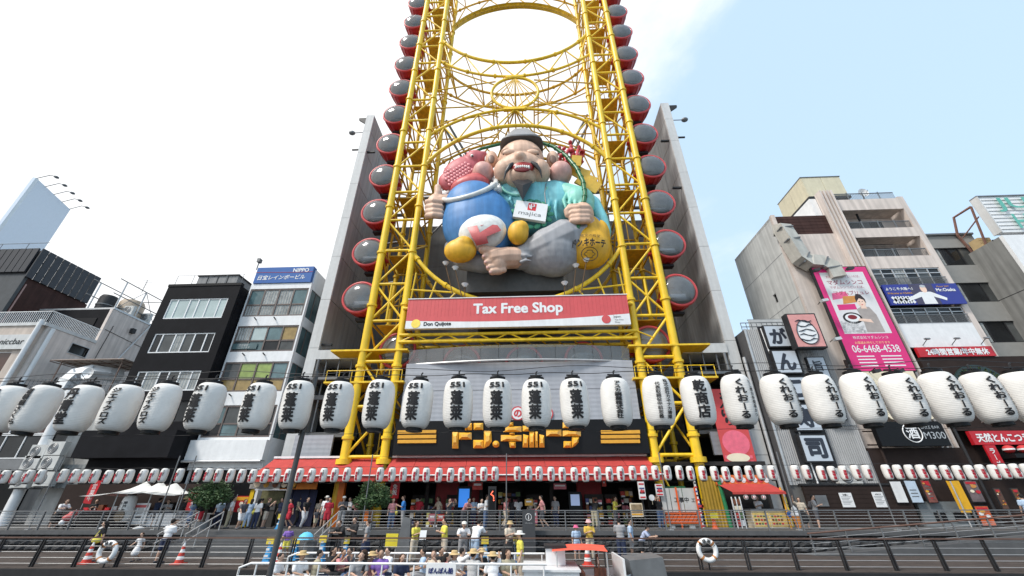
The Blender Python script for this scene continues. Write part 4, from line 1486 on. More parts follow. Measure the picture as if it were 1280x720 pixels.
# blank white billboard high up
ZB = P(45, 222, 44)[1]
a, c, l = G(45, 222, ZB), G(88, 262, ZB), G(5, 252, ZB)
t = thing('billboard', 'big blank pale billboard high on a roof against the white sky', 'billboard', ((a[0] + c[0]) / 2, (a[1] + c[1]) / 2, 25))
BILL = mat('billboard_blank', (.72, .77, .84), .6, var=.02)
def wallslab(name, p, q_, z0, z1, th, m, parent):
    d = Vector((q_[0] - p[0], q_[1] - p[1], 0)).normalized()
    n = Vector((-d.y, d.x, 0)) * th
    b = Mb()
    P4 = [Vector((*p, 0)), Vector((*q_, 0)), Vector((*q_, 0)) + n, Vector((*p, 0)) + n]
    b.add([v + Vector((0, 0, z0)) for v in P4] + [v + Vector((0, 0, z1)) for v in P4], [(0, 3, 2, 1), (4, 5, 6, 7), (0, 1, 5, 4), (1, 2, 6, 5), (2, 3, 7, 6), (3, 0, 4, 7)])
    return b.build(name, m, parent)
wallslab('face', a, c, ZB - 22, ZB, .4, BILL, t)
lx = (a[0] - 7, a[1] + 1.5)
wallslab('face', lx, (a[0] - .02, a[1]), ZB - 22, ZB - .02, .4, WHITE, t)
dd = Vector((c[0] - a[0], c[1] - a[1], 0))
for i in range(5):
    p = Vector((*a, ZB)) + dd * (.02 + .24 * i)
    nn = Vector((-dd.y, dd.x, 0)).normalized() * -2.2
    b = Mb().path([p, p + nn * .6 + Vector((0, 0, 1.0)), p + nn + Vector((0, 0, .9))], .06, 6)
    b.ball(p + nn + Vector((0, 0, .8)), (.35, .35, .18), 8, 5)
    b.build('lamp_arm', STEEL, t)
for i in range(3):
    bar('leg', (a[0] + dd.x * (.1 + .4 * i), a[1] + dd.y * (.1 + .4 * i) + .6, 0), (a[0] + dd.x * (.1 + .4 * i), a[1] + dd.y * (.1 + .4 * i) + .6, ZB - 22), .25, STEEL, t)
# low building with terrace and machinery
LZ = P(60, 489, 31.5)[1]
lb = thing('low_building', 'low white fronted building with rooftop duct and dark shop windows', 'building', (BX + 3, 33, 0))
X0, X1 = P(0, 500, 31.4)[0] - 4, -34.2
XF = P(93, 500, 31.4)[0]                              # right end of the white fascia
blk('fascia', X0, XF, 31.2, 31.45, LZ - 1.9, LZ, WHITE, lb)
blk('fascia_cap', X0, XF + .1, 31.15, 31.5, LZ + .005, LZ + .15, DARK, lb)
bar('white_pillar', (XF - .3, 31.1, 0), (XF - .3, 31.1, LZ - .1), .32, WHITE, lb)
blk('concrete_wall', XF + .05, X1 + 1.2, 32.2, 32.5, 0, LZ - .6, mat('grey_block_wall', (.46, .45, .43), .85, var=.1, streak=.2), lb)
blk('roof', X0, X1 + 1, 31.5, 41, LZ - .3, LZ - .05, KERB, lb)
window(lb, X0, XF - .8, LZ - 3.4, LZ - 1.92, 31.35, 6, WHITE, [GDARK, GDARK, mat('wine_glass', (.05, .012, .012), .1)])
window(lb, X0, XF - .8, LZ - 5.2, LZ - 3.45, 31.35, 6, WHITE, [GDARK, GDARK])
blk('inner_wall', X0, XF - .6, 31.7, 31.9, 0, LZ - 1.9, BLKS, lb)
blk('canopy', X0, XF + .3, 30.6, 31.3, LZ - 6.1, LZ - 5.3, STEEL, lb)
blk('metal_shutter', XF + .2, XF + 4.2, 31.5, 31.7, 2.4, 4.0, mat('shutter_grey', (.27, .28, .28), .6, lines=(0, 3, .6), streak=.2), lb)
bar('drain_pipe', (XF + 4.3, 32.0, 7.5), (XF + 4.3, 32.0, 2), .14, STEELL, lb)
Mb().path([(XF + 3.4, 31.9, 4.6), (XF + 3.6, 31.7, 5.6), (XF + 4.4, 31.6, 6.2), (XF + 5.2, 31.6, 6.3)], .14, 8).build('bent_pipe', STEELL, lb, smooth=50)
# the fat white air duct on the terrace
x0, z0 = P(72, 500, 31.8)
t = thing('air_duct', 'fat white bent air duct rising over the low roof', 'duct', (x0, 31.8, z0))
pts = [(x0, 31.8, LZ - .05), (x0, 31.9, LZ + .9), (x0 + .1, 32.1, LZ + 1.5), (x0 + .7, 32.6, LZ + 1.95), (x0 + 1.6, 33.4, LZ + 1.95), (x0 + 2.0, 34.2, LZ + 1.95)]
Mb().path(pts, .62, 4).build('duct', WHITE, t)
q = Mb()
for p, d in zip(pts[1:4], (pts[2], pts[3], pts[4])):
    v = (Vector(d) - Vector(p)).normalized() * .05
    q.path([Vector(p) - v, Vector(p) + v], .66, 4)
q.build('flange', STEELL, t)
rl = thing('terrace_railing', 'dark metal railing round the low roof terrace', 'railing', (BX + 4, 31.6, LZ))
for z in (.5, 1.05):
    bar('rail', (BX + .4, 31.6, LZ + z), (X1 + .8, 31.6, LZ + z), .03, STEEL, rl, 6)
for i in range(28):
    x = BX + .4 + (X1 + .4 - BX) * i / 27
    bar('baluster', (x, 31.6, LZ - .04), (x, 31.6, LZ + 1.05), .02, STEEL, rl, 6)
# pergola over the terrace
px0, pz0 = P(62, 455, 32)
pg = thing('pergola', 'rusty pipe pergola with slatted roof over the low terrace', 'pergola', (px0 + 4, 33, LZ))
pz = LZ + 2.75
for x in (px0 + .8, px0 + 6.4):
    for y in (32.2, 35.2):
        bar('post', (x, y, LZ - .05), (x, y, pz), .05, mat('rusty_pipe', (.20, .13, .10), .7), pg, 6)
for i in range(7):
    bar('slat', (px0 + i * 1.1, 31.9, pz), (px0 + i * 1.1, 35.4, pz + .05), .035, MATS['rusty_pipe'], pg, 6)
for y in (31.9, 33, 34.2, 35.4):
    bar('batten', (px0, y, pz + .07), (px0 + 6.7, y, pz + .07), .03, MATS['rusty_pipe'], pg, 6)
blk('sheet', px0, px0 + 6.7, 31.95, 35.4, pz + .12, pz + .15, mat('plastic_sheet', (.50, .42, .36), .5, var=.1), pg)
def dish(label, px, py, Y, r):
    x, z = P(px, py, Y)
    t = thing('satellite_dish', label, 'satellite dish', (x, Y, z - r))
    q = Mb().lathe([(.01, .12), (r * .5, .08), (r * .85, .0), (r, -.06), (r * .98, -.02), (.01, .16)], (x, Y, z), 24, 'y')
    q.build('reflector', WHT2, t, smooth=60)
    bar('feed_arm', (x, Y - .02, z - r * .9), (x, Y - .55, z - r * .2), .025, STEEL, t, 6)
    bar('mount', (x, Y + .1, z), (x, Y + .3, z - r * 1.4), .04, STEEL, t, 6)
dish('round white satellite dish under the rusty pergola', 110, 467, 31.7, .52)
dish('round white satellite dish above the stacked air conditioners', 58, 558, 31.0, .52)
n = 0
for (px, py), lb_ in zip(((52, 570), (74, 566), (43, 584), (66, 584), (32, 606), (60, 604)), ('under the lower satellite dish', 'on the top rack beside the satellite dish', 'left of two on the middle rack', 'right of two on the middle rack', 'left of two on the lowest rack', 'right of two on the lowest rack')):
    x, z = P(px, py, 31.0)
    ac_unit(f'boxy air conditioner on the grey wall, {lb_}', x, 31.0, z - .2, 1.25, .95, .45)
    bar('rack', (x - .8, 30.7, z - .24), (x + .8, 30.7, z - .24), .04, STEEL, lb, 6)
    bar('rack', (x, 30.7, z - .24), (x, 32.2, z - .24), .04, STEEL, lb, 6)
# black building
KX0, KX1, KZ1 = -33.3, -26.35, 19.05
kb = thing('black_building', 'narrow matt black building with three rows of white framed windows', 'building', (-30, 34, 0))
rows = [rect((207, 374), (281, 397), 31), rect((190, 417), (262, 440), 31), rect((176, 464), (241, 488), 31)]
rows = [(KX0 + .75, KX1 - .75, r[2], r[3]) for r in rows]
low = rect((168, 520), (250, 540), 31)
q = Mb()
facade(q, KX0, KX1, 0, KZ1, 31, 31.3, rows + [(KX0 + .9, KX1 - .8, 7.0, 8.6)])
q.build('front_wall', BLACK, kb)
blk('side_wall', KX1 - .28, KX1, 31.32, 43, 0, KZ1 - .02, BLACK, kb)
blk('side_wall', KX0, KX0 + .28, 31.32, 43, 0, KZ1 - .02, BLACK, kb)
blk('core', KX0 + .3, KX1 - .3, 31.5, 43, 0, KZ1 - .05, DARK, kb)
for i, r in enumerate(rows):
    pm = [[GPALE] * 6, [GDARK, GMID, GCUR, GMID, GDARK, GDARK], [GDARK, GCUR, GDARK, GMID, GCUR, GCUR]][i]
    window(kb, r[0] + .01, r[1] - .01, r[2] + .01, r[3] - .01, 31.05, [0, .14, .35, .5, .67, .86, 1], WHITE, pm, fr=.09)
window(kb, KX0 + .91, KX1 - .81, 7.01, 8.59, 31.1, 6, DARK, [GDARK])
blk('canopy_box', KX0 - .2, KX1 + .15, 29.8, 30.98, 4.3, 6.2, BLACK, kb)
blk('parapet', KX0 - .03, KX1 + .03, 30.95, 31.35, KZ1 + .01, KZ1 + .25, BLKS, kb)
blk('shop_opening', KX0 + .1, KX1 - .1, 31.31, 31.45, 0, 4.2, BLKS, kb)
x0, x1, z0, z1 = rect((249, 346), (292, 362), 33.5)
rh = thing('roof_hut', 'grey metal hut on top of the black building', 'roof hut', ((x0 + x1) / 2, 34.5, KZ1))
blk('wall', x0, x1, 33.5, 37, KZ1 - .06, z1, mat('hut_grey', (.2, .2, .2), .5, lines=(0, 2, .4)), rh)
blk('roof', x0 - .1, x1 + .1, 33.4, 37.1, z1 + .01, z1 + .12, DARK, rh)
for i in range(3):
    blk('panel_seam', x0 + (x1 - x0) * (i + 1) / 4 - .03, x0 + (x1 - x0) * (i + 1) / 4 + .03, 33.46, 33.495, KZ1 - .05, z1 - .05, DARK, rh)
rl = thing('wire_railing', 'thin wire railing along the black roof', 'railing', (-30, 31.2, KZ1 + .25))
bar('wire', (KX0 + .3, 31.2, KZ1 + 1.3), (KX1, 31.2, KZ1 + 1.3), .018, STEEL, rl, 5)
for i in range(5):
    bar('post', (KX0 + .3 + i * 1.6, 31.2, KZ1 + .25), (KX0 + .3 + i * 1.6, 31.2, KZ1 + 1.3), .022, STEEL, rl, 5)
# white banded building
NX0, NX1, NZ = -26.2, -20.35, 19.7
NY = 32.
nb = thing('white_banded_building', 'slim white building with brown framed glass bands and a blue roof sign', 'building', (-23.5, 36, 0))
bands = [(P(296, 396, NY)[1], P(296, 362, NY)[1]), (P(283, 440, NY)[1], P(283, 408, NY)[1]), (P(270, 490, NY)[1], P(270, 453, NY)[1]), (P(255, 547, NY)[1], P(255, 507, NY)[1])]
holes = [(NX0 + .12, NX1 - .12, a, c) for a, c in bands]
q = Mb()
facade(q, NX0, NX1, 3.6, NZ, NY, NY + .25, holes)
q.build('front_wall', WHITE, nb)
q = Mb()
facade_x(q, NY + .26, 44, 0, NZ + 1.5, NX1 - .25, NX1, [(NY + .3, NY + 2.2, a, c) for a, c in bands])
q.build('side_wall', WHITE, nb)
blk('side_wall', NX0, NX0 + .24, NY + .26, 44, 0, NZ, WHITE, nb)
blk('core', NX0 + .3, NX1 - .5, NY + .5, 44, 0, NZ, DARK, nb)
FRB = mat('brown_frame', (.13, .10, .09), .5)
PM = [[GCUR, GCUR, GCUR, GCUR, GTEAL, GCUR, GCUR, GTEAL], [GMID, GTEAL, GDARK, GMID, GCUR, GPALE, GTEAL, GTAN], [GTAN, GTAN, GTAN, GTAN, GMID, GGRN, GGRN, GTEAL], [GDARK, GTEAL, GMID, GDARK, GTEAL, GMID, GCUR, GDARK]]
for i, (a, c) in enumerate(bands):
    window(nb, NX0 + .13, NX1 - .13, a + .01, c - .01, NY + .04, 4, FRB, PM[i], transom=(.42,), fr=.12)
    for j in range(2):
        blk('side_pane', NX1 - .12, NX1 - .10, NY + .34 + j * .95, NY + 1.2 + j * .95, a + .02, c - .02, GTEAL, nb)
        blk('side_mullion', NX1 - .14, NX1 - .05, NY + 1.2 + j * .95, NY + 1.29 + j * .95, a + .02, c - .02, FRB, nb)
for z in (bands[3][0] - 1.55,):
    Mb().box(NX0 - .1, NX1 + .1, NY - .5, NY - .02, 4.25, bands[3][0] - .25).build('lower_panel', WHITE, nb)
    bar('gutter', (NX0 - .3, NY - .6, 4.15), (NX1 + .1, NY - .6, 4.15), .09, STEELL, nb)
blk('shop_opening', NX0 + .1, NX1 - .3, NY + .3, NY + .45, 0, 3.6, BLKS, nb)  # solid black panel; the unlit shop inside is put into its colour
for i, (a, c) in enumerate(bands[:3]):
    for x in (-24.6, -22.8):
        bar('spot', (x, NY - .02, a - .35), (x, NY - .35, a - .25), .05, DARK, nb, 6)
x0, x1, z0, z1 = NX0 + .15, NX1 - .15, NZ + .03, NZ + 1.75
SB = cm('sign_blue', 38, 92, 160, .35, var=.06)
t = board('roof_sign', 'blue building name sign with white lettering on the white roof', x0, x1, z0, z1, NY - .1, .6, SB)
text('lettering', '日宝レインボービル', x0 + .35, x1 - .6, z0 + .22, z0 + .95, NY - .115, WHT2, t, bold=.02, skew=.15)
text('lettering', 'NIPPO', x1 - 2.0, x1 - .35, z1 - .6, z1 - .18, NY - .115, WHT2, t, bold=.03)
Mb().path([(x0 + (x1 - x0) * i / 12, NY - .112, z1 - .55 - .35 * (i / 12) ** 2 + .3 * (i / 12) ** 3) for i in range(13)], .02, 5).build('stripe', DR, t)
if True:
    x0, x1, z0, z1 = bands and (NX0 + .2, NX0 + 2.4, bands[1][0] + .25, bands[1][0] + .75)
    t = thing('window_notice', 'faded pale lettering notice inside the second glass band', 'notice', ((x0 + x1) / 2, NY, z0))
    blk('panel', x0, x1, NY + .005, NY + .02, z0, z1, GTEAL, t)
    text('lettering', '貸会議室\nございます', x0 + .1, x1 - .1, z0 + .05, z1 - .05, NY - .002, STEELL, t)
for px, py in ((331, 327),):
    x, z = P(px, py, 33)
    t = thing('roof_floodlight', 'small floodlight on a stalk above the blue roof sign', 'lamp', (x, 32.3, NZ + 1.78))
    bar('stalk', (x, 32.3, NZ + 1.78), (x, 32.3, NZ + 2.6), .05, STEEL, t, 6)
    blk('head', x - .14, x + .14, 32.1, 32.5, NZ + 2.6, NZ + 3.0, STEEL, t)
# ------------------------------------------------------------------ buildings to the right
HX0, HXP0, HXP1, HX1 = 23.4, 28.5, 29.9, 36.4
HY = 31.5
HZ1, HZ2 = 25.5, 27.4
hb = thing('pink_beige_building', 'tall pinkish beige building with balconies and a ribbed stair shaft', 'building', (30, 37, 0))
q = Mb()
HYB = PY(915, 314, HX0)[0]
facade_x(q, HY + .31, HYB, 0, HZ1, HX0, HX0 + .3, [(34.6, 35.1, 17.9, 18.8), (34.6, 35.1, 10.5, 11.5)])
q.build('side_wall', GREYR, hb)
for y, z in ((34.6, 17.9), (34.6, 10.5)):
    blk('small_window', HX0 + .15, HX0 + .2, y, y + .5, z, z + 1, GDARK, hb)
for z in (21.5, 17.0, 12.5):
    blk('joint', HX0 - .004, HX0 + .05, HY + .35, HYB, z, z + .05, STEEL, hb)
pz0 = P(1035, 292, HY)[1]
q = Mb()
facade(q, HX0, HXP0, 0, pz0, HY, HY + .3, [])
q.build('front_wall', PINKB, hb)
blk('edge_strip', HX0, HX0 + .35, HY - .03, HY + .3, pz0 + .01, HZ1 + .12, PINKB, hb)
for i in range(6):
    h_ = (HZ1 - pz0) / 6
    blk('brown_panel', HX0 + .36, HXP0, HY + .1, HY + .3, pz0 + i * h_ + .015, pz0 + (i + 1) * h_ - .01, BROWN, hb)
blk('roof', HX0, HXP0, HY + .31, HYB, HZ1 - .3, HZ1 - .02, CONCL, hb)
blk('core', HX0 + .32, HX1 - .3, HY + 1.8, HYB, 0, HZ1 - .4, DARK, hb)
for i in range(8):                                      # ribs of the stair shaft
    x = HXP0 + .02 + i * .17
    blk('rib', x, x + (.10 if i % 2 else .165), HY - .45 + (.16 if i % 2 else 0), HY + .3, 0, HZ2 + .6 + (.0 if i % 2 else .1), PINKB if i % 3 else BEIGE, hb)
blk('shaft_wall', HXP0 - .6, HXP0 + .01, HY + .32, HY + 3, HZ1, HZ2 + .3, WHITE, hb)
fl = [P(1057, y, HY)[1] for y in (283, 318, 352, 404)]
# balcony floors: parapet bands and dark recesses
def Zat(px, py):
    return P(px, py, HY)[1]
bandsR = [(Zat(1060, 262), Zat(1057, 250)), (Zat(1072, 297), Zat(1068, 285)), (Zat(1088, 335), Zat(1082, 321))]
B0, B1 = HXP1 + .05, HX1 - .55
blk('edge_column', HX1 - .54, HX1, HY, HY + .6, 5, HZ2, PINKB, hb)
blk('side_wall', HX1 - .3, HX1, HY + .61, HYB, 5, HZ2 - .01, PINKB, hb)
zz_ = [Zat(1045, 250), Zat(1053, 263), Zat(1064, 286), Zat(1070, 297), Zat(1082, 321), Zat(1090, 336)]
for a, c in ((zz_[1], zz_[0]), (zz_[3], zz_[2]), (zz_[5], zz_[4])):
    blk('parapet', B0, B1, HY, HY + .22, a, c, PINKB, hb)
    blk('floor_slab', B0, B1, HY + .23, HY + 1.7, a + .1, a + .35, PINKB, hb)
for a, c in ((zz_[2], zz_[1]), (zz_[4], zz_[3])):
    blk('back_wall', B0, B1, HY + 1.5, HY + 1.7, a - 1.3, c, PINKB, hb)
    window(hb, B0 + .3, B1 - 1.2, a - .9, c - .35, HY + 1.4, 4, DARK, [GDARK, GDARK, GMID])
for z in (zz_[0], zz_[2], zz_[4]):
    rl = Mb()
    for i in range(40):
        x = B0 + .1 + (B1 - B0 - .2) * i / 39
        rl.box(x - .018, x + .018, HY + .09, HY + .12, z + .002, z + .75)
    rl.box(B0 + .05, B1 - .05, HY + .07, HY + .14, z + .752, z + .82)
    for f_ in (.25, .5, .75):
        x = B0 + (B1 - B0) * f_
        rl.box(x - .05, x + .05, HY + .05, HY + .085, z + .002, z + .9)
    rl.build('balcony_railing', STEEL, hb)
# glazed floors with railings
W1 = (Zat(1095, 357), Zat(1090, 337))
g1 = (Zat(1105, 358) + .02, zz_[5] - .02)
g2 = (Zat(1120, 405), Zat(1113, 385))
for a, c, pm in ((g1[0], g1[1], [GMID, GDARK, GCUR, GDARK, GMID, GDARK]), (g2[0], g2[1], [GDARK, GDARK, GMID, GDARK, BLKS, BLKS, GDARK])):
    window(hb, B0, B1, a, c, HY + .05, 6, STEELL, pm, transom=(.72,), fr=.08)
    rl = Mb()
    for i in range(60):
        x = B0 + .05 + (B1 - B0 - .1) * i / 59
        rl.box(x - .012, x + .012, HY - .1, HY - .08, a + .02, a + .7)
    rl.box(B0, B1, HY - .12, HY - .06, a + .702, a + .76)
    rl.build('window_railing', STEEL, hb)
wz0, wz1 = Zat(1140, 435) + .03, g2[0] - .02
blk('white_band', B0, B1, HY - .05, HY + .3, wz0, wz1, WHITE, hb)
for i in range(3):
    x = B0 + 1.2 + i * 2.2
    t = thing('sign_lamp', f'small arm lamp over the red opening hours sign, {("left", "middle", "right")[i]} of three', 'lamp', (x, HY - .2, wz0 + .1), 'arm lamps over the red sign')
    Mb().path([(x, HY - .06, wz0 + .15), (x, HY - .5, wz0 + .4), (x - .35, HY - 1.0, wz0 + .35)], .025, 6).build('arm', DARK, t)
    Mb().obox((x - .42, HY - 1.05, wz0 + .33), (.16, 0, 0), (0, .1, 0), (0, .03, .06)).build('head', STEEL, t)
# fat bent duct on the pink wall
dz = P(985, 300, 31)[1]
t = thing('air_duct', 'fat grey square duct bending across the pink wall above the poster', 'duct', (26, 31, dz - 3))
DUC = mat('duct_grey', (.50, .48, .43), .55, var=.08, streak=.12)
x0, z0 = P(975, 288, 31)
x1, z1 = P(1040, 330, 31)
pts = [(x0 + .2, 31.45, z0 + .3), (x0 + .2, 30.9, z0 + .1), (x0 + .35, 30.8, z0 - 1.2), (x0 + .7, 30.8, z1 + .5), (x0 + 1.3, 30.8, z1 + .05), (x1 - 1.2, 30.8, z1 - .05), (x1 - .5, 30.8, z1 - .5), (x1 - .35, 30.8, z1 - 1.6)]
Mb().path(pts, .78, 4).build('duct', DUC, t)
q = Mb()
for i in (1, 2, 3, 5, 6):
    p, d = Vector(pts[i]), (Vector(pts[i + 1]) - Vector(pts[i])).normalized()
    q.path([p - d * .05 + d * .2, p + d * .05 + d * .2], .83, 4)
q.build('flange', STEEL, t)
# water tank on the roof
wx0, wx1 = P(1008, 262, HY)[0] - 0.3, P(1050, 235, HY)[0]
tz = HZ2 + .9
t = thing('water_tank', 'square cream panelled water tank on legs on the pink roof', 'water tank', ((wx0 + wx1) / 2, 33.5, HZ2))
TKM = mat('tank_cream', (.62, .56, .40), .5, var=.06, streak=.08)
wz = P(1030, 240, HY)[1]
tx0, tx1, ty0, ty1 = 28.35, 32.2, 32.2, 36.4
for i in range(2):
    blk('side_panel', tx0 + i * (tx1 - tx0) / 2 + .02, tx0 + (i + 1) * (tx1 - tx0) / 2 - .02, ty0, ty0 + .1, tz, tz + 2.5, TKM, t)
    blk('side_panel', tx0 - .05, tx0 + .019, ty0 + i * 2.1 + .02, ty0 + i * 2.1 + 2.08, tz, tz + 2.5, TKM, t)
blk('shell', tx0 + .03, tx1 - .03, ty0 + .11, ty1, tz - .02, tz + 2.45, TKM, t)
blk('lid', tx0 - .08, tx1 + .05, ty0 - .05, ty1 + .05, tz + 2.51, tz + 2.6, STEEL, t)
blk('base_frame', tx0 - .1, tx1 + .1, ty0 - .1, ty1 + .1, tz - .3, tz - .03, DARK, t)
for x in (tx0 + .1, tx1 - .1):
    for y in (ty0 + .1, ty1 - .1):
        bar('leg', (x, y, HZ1 - .3), (x, y, tz - .3), .09, DARK, t, 8)
x, z = P(1080, 240, 32.5)
dish('white dish aerial on the top pink balcony', 1079, 241, 32.8, .5)
ac_unit('air conditioner behind the top pink balcony railing', x + 1.0, 32.9, zz_[0] - .02, 1.6, .9)
blk('balcony_aircon', 0, 0.001, 0, 0.001, 0, 0.001, STEEL, hb) if False else None
# set-back grey building between
SX0, SX1, SY = 36.6, 44.2, 34.5
sb = thing('grey_banded_building', 'narrow grey building with plain window bands set back between taller neighbours', 'building', (40, 38, 0))
q = Mb()
hs = []
for ya, yb, pxx in ((303, 344, 1170), (392, 437, 1200), (493, 543, 1230), (600, 640, 1260)):
    pass
zs_ = [(P(1175, 345, SY)[1], P(1165, 305, SY)[1]), (P(1195, 418, SY)[1], P(1180, 390, SY)[1]), (P(1220, 400, SY)[1], P(1215, 378, SY)[1])]
ht = P(1180, 295, SY)[1]
hl = [(SX0 + .3, SX1 - .3, ht - 3.4 - i * 3.9, ht - 1.4 - i * 3.9) for i in range(5)]
facade(q, SX0, SX1, 0, ht, SY, SY + .3, hl)
q.build('front_wall', mat('grey_tile_wall', (.27, .265, .25), .7, var=.06), sb)
for h_ in hl:
    window(sb, h_[0] + .01, h_[1] - .01, h_[2] + .01, h_[3] - .01, SY + .08, 4, DARK, [GCUR, GCUR, GDARK, GMID])
blk('core', SX0, SX1, SY + .4, 44, 0, ht - .1, DARK, sb)
blk('roof_edge', SX0 - .1, SX1, SY - .2, SY + .4, ht + .01, ht + .2, STEEL, sb)
# far right building with the teal lettering sign
JX, JZ = 42.9, 22.6
jb = thing('grey_concrete_building', 'grey concrete building at the edge with a big roof sign', 'building', (48, 36, 0))
blk('side_wall', JX, JX + .3, HY + .3, 44, 0, JZ, mat('bare_concrete', (.22, .22, .21), .85, var=.15, scale=.4, streak=.25, bump=.1), jb)
for z in (17.5, 12.8, 8.0):
    blk('joint', JX - .005, JX + .02, HY + .4, 44, z, z + .06, DARK, jb)
q = Mb()
hl = [(JX + 1.6, JX + 4.4, JZ - 4.2 - i * 4.6, JZ - 1.8 - i * 4.6) for i in range(5)]
facade(q, JX, JX + 14, 0, JZ, HY, HY + .29, hl)
q.build('front_wall', WHITE, jb)
for h_ in hl:
    window(jb, h_[0] + .01, h_[1] - .01, h_[2] + .01, h_[3] - .01, HY + .1, 2, STEEL, [GDARK, GMID])
blk('core', JX + .31, JX + 13, HY + .4, 44, 0, JZ - .1, DARK, jb)
for k in range(4):
    bar('fire_stair_rail', (JX - 6.1 + k * .1, HY - .2, 9.5 + k * .55), (JX + 2, HY - .2, 9.5 + k * .55), .04, STEELL, jb, 6)
for k in range(6):
    bar('fire_stair_post', (JX - 5.8 + k * 1.4, HY - .2, 7.4), (JX - 5.8 + k * 1.4, HY - .2, 11.2), .04, STEELL, jb, 6)
z0, z1 = JZ + .3, JZ + 4.4
x0 = JX + .15
t = thing('roof_sign', 'big white slatted roof sign with teal neon letters', 'sign', (JX + 5, HY, z0))
blk('panel', x0, x0 + 12, HY, HY + .5, z0, z1, WHITE, t)
for i in range(9):
    blk('slat', x0 + .15, x0 + 12, HY - .05, HY - .002, z0 + .3 + i * .42, z0 + .34 + i * .42, CONCL, t)
blk('edge', x0 - .1, x0 - .002, HY - .1, HY + .6, z0, z1, CONCL, t)
blk('edge', x0 - .1, x0 + 12, HY - .1, HY + .6, z1 + .002, z1 + .12, STEEL, t)
TEALN = cm('neon_teal', 95, 175, 158, .4)
vs = text_mb('JURI', x0 + .9, x0 + 6.5, z0 + 2.15, z1 - .3, HY - .22, bold=.012, keep=False).build('letter', TEALN, t, recalc=False)
text_mb('HONG', x0 + 1.6, x0 + 8.0, z0 + .25, z0 + 1.9, HY - .22, bold=.012, keep=False).build('letter', TEALN, t, recalc=False)
for i in range(4):
    bar('stay', (x0 - .2, HY + .8, z0 - .3), (x0 + 3, HY + .8, z0 - .3), .05, DARK, t) if i == 0 else None
RUST = mat('rusty_steel', (.20, .10, .075), .75, var=.2)
pk = [P(1197, 303, 33), P(1212, 262, 33), P(1219, 258, 33)]
Mb().path([(JX + .3, 34.5, JZ + .0), (JX - .3, 34.3, JZ + 2.0), (JX - .2, 33.8, z1 - .6), (x0 + .1, 32.4, z1 - .4)], .12, 6).build('strut', RUST, t)
Mb().path([(JX + .3, 33.2, JZ), (x0 + .1, 32.4, z1 - .4)], .1, 6).build('strut', RUST, t)
Mb().path([(JX - .1, 34.2, JZ + 1.6), (x0 + .2, 32.4, JZ + 2.8)], .06, 6).build('strut', RUST, t)
t = thing('roof_crate', 'small yellowish crate on the concrete roof under the teal letter sign', 'crate', (JX + .7, 33.6, JZ))
for i in range(3):
    blk('board', JX + .1, JX + 1.2, 33.3, 33.36, JZ + .02 + i * .33, JZ + .32 + i * .33, mat('crate_tan', (.45, .33, .17), .7), t)
blk('frame', JX + .1, JX + 1.2, 33.37, 34.2, JZ, JZ + 1.0, MATS['crate_tan'], t)
ac_unit('grey air conditioner on the concrete roof beside the rusty struts', JX + .6, 37.5, JZ + .01, 1.6, 1.2)
# ------------------------------------------------------------------ corrugated building with sushi signs
GX0, GX1, GZ = 17.5, 23.3, 13.75
gb = thing('corrugated_building', 'grey corrugated metal clad building with black and white brush character signs', 'building', (20, 34, 0))
q = Mb()
n = 78
vs = []
for i in range(n + 1):
    x = GX0 + (GX1 - GX0) * i / n
    y = 31.0 + (.035 if i % 2 else -.035)
    vs += [(x, y, 2.4), (x, y, GZ)]
q.add(vs, [(2 * i, 2 * i + 2, 2 * i + 3, 2 * i + 1) for i in range(n)])
CORR = mat('corrugated_grey', (.36, .365, .37), .5, .1, var=.05, streak=.12)
q.build('front_cladding', CORR, gb, recalc=False)
blk('core', GX0 + .05, GX1 - .02, 31.06, 40, 0, GZ - .02, CONCD, gb)
blk('side_wall', GX0 - .05, GX0 + .03, 31.05, 40, 0, GZ - .01, mat('side_dark', (.08, .08, .085), .7), gb)
blk('corner_trim', GX0 - .07, GX0 + .08, 30.93, 31.0, 2.4, GZ + .05, STEELL, gb)
bar('drain_pipe', (GX0 - .35, 31.6, 0), (GX0 - .35, 31.6, 11.6), .13, STEELL, gb)
bar('drain_pipe', (GX0 + 1.75, 30.85, 2.2), (GX0 + 1.2, 30.85, GZ), .06, WHITE, gb)
for z in (9.0, 6.2):
    blk('belt', GX0 + .1, GX1, 30.9, 30.955, z, z + .05, STEEL, gb)
rl = thing('roof_railing', 'low pipe railing and clutter on the corrugated roof', 'railing', (19.5, 31.3, GZ))
for z in (.35, .7):
    bar('rail', (GX0, 31.3, GZ + z), (GX1 - 1, 31.3, GZ + z), .035, STEEL, rl, 6)
for i in range(12):
    bar('post', (GX0 + i * .42, 31.3, GZ - .02), (GX0 + i * .42, 31.3, GZ + .72), .03, STEEL, rl, 6)
t = thing('roof_board', 'leaning pale board back on the corrugated roof', 'board', (21, 32.5, GZ))
Mb().obox((20.6, 32.6, GZ + .75), (1.7, 0, .0), (0, .05, .01), (0, -.1, .72)).build('sheet', CONCL, t)
Mb().path([(18.9, 32.6, GZ + 1.5), (22.3, 32.6, GZ + 1.5)], .06, 6).build('edge', STEEL, t)
SGW = mat('sign_pale', (.52, .57, .63), .45, var=.03)
SGK = mat('sign_ink', (.025, .03, .045), .5)
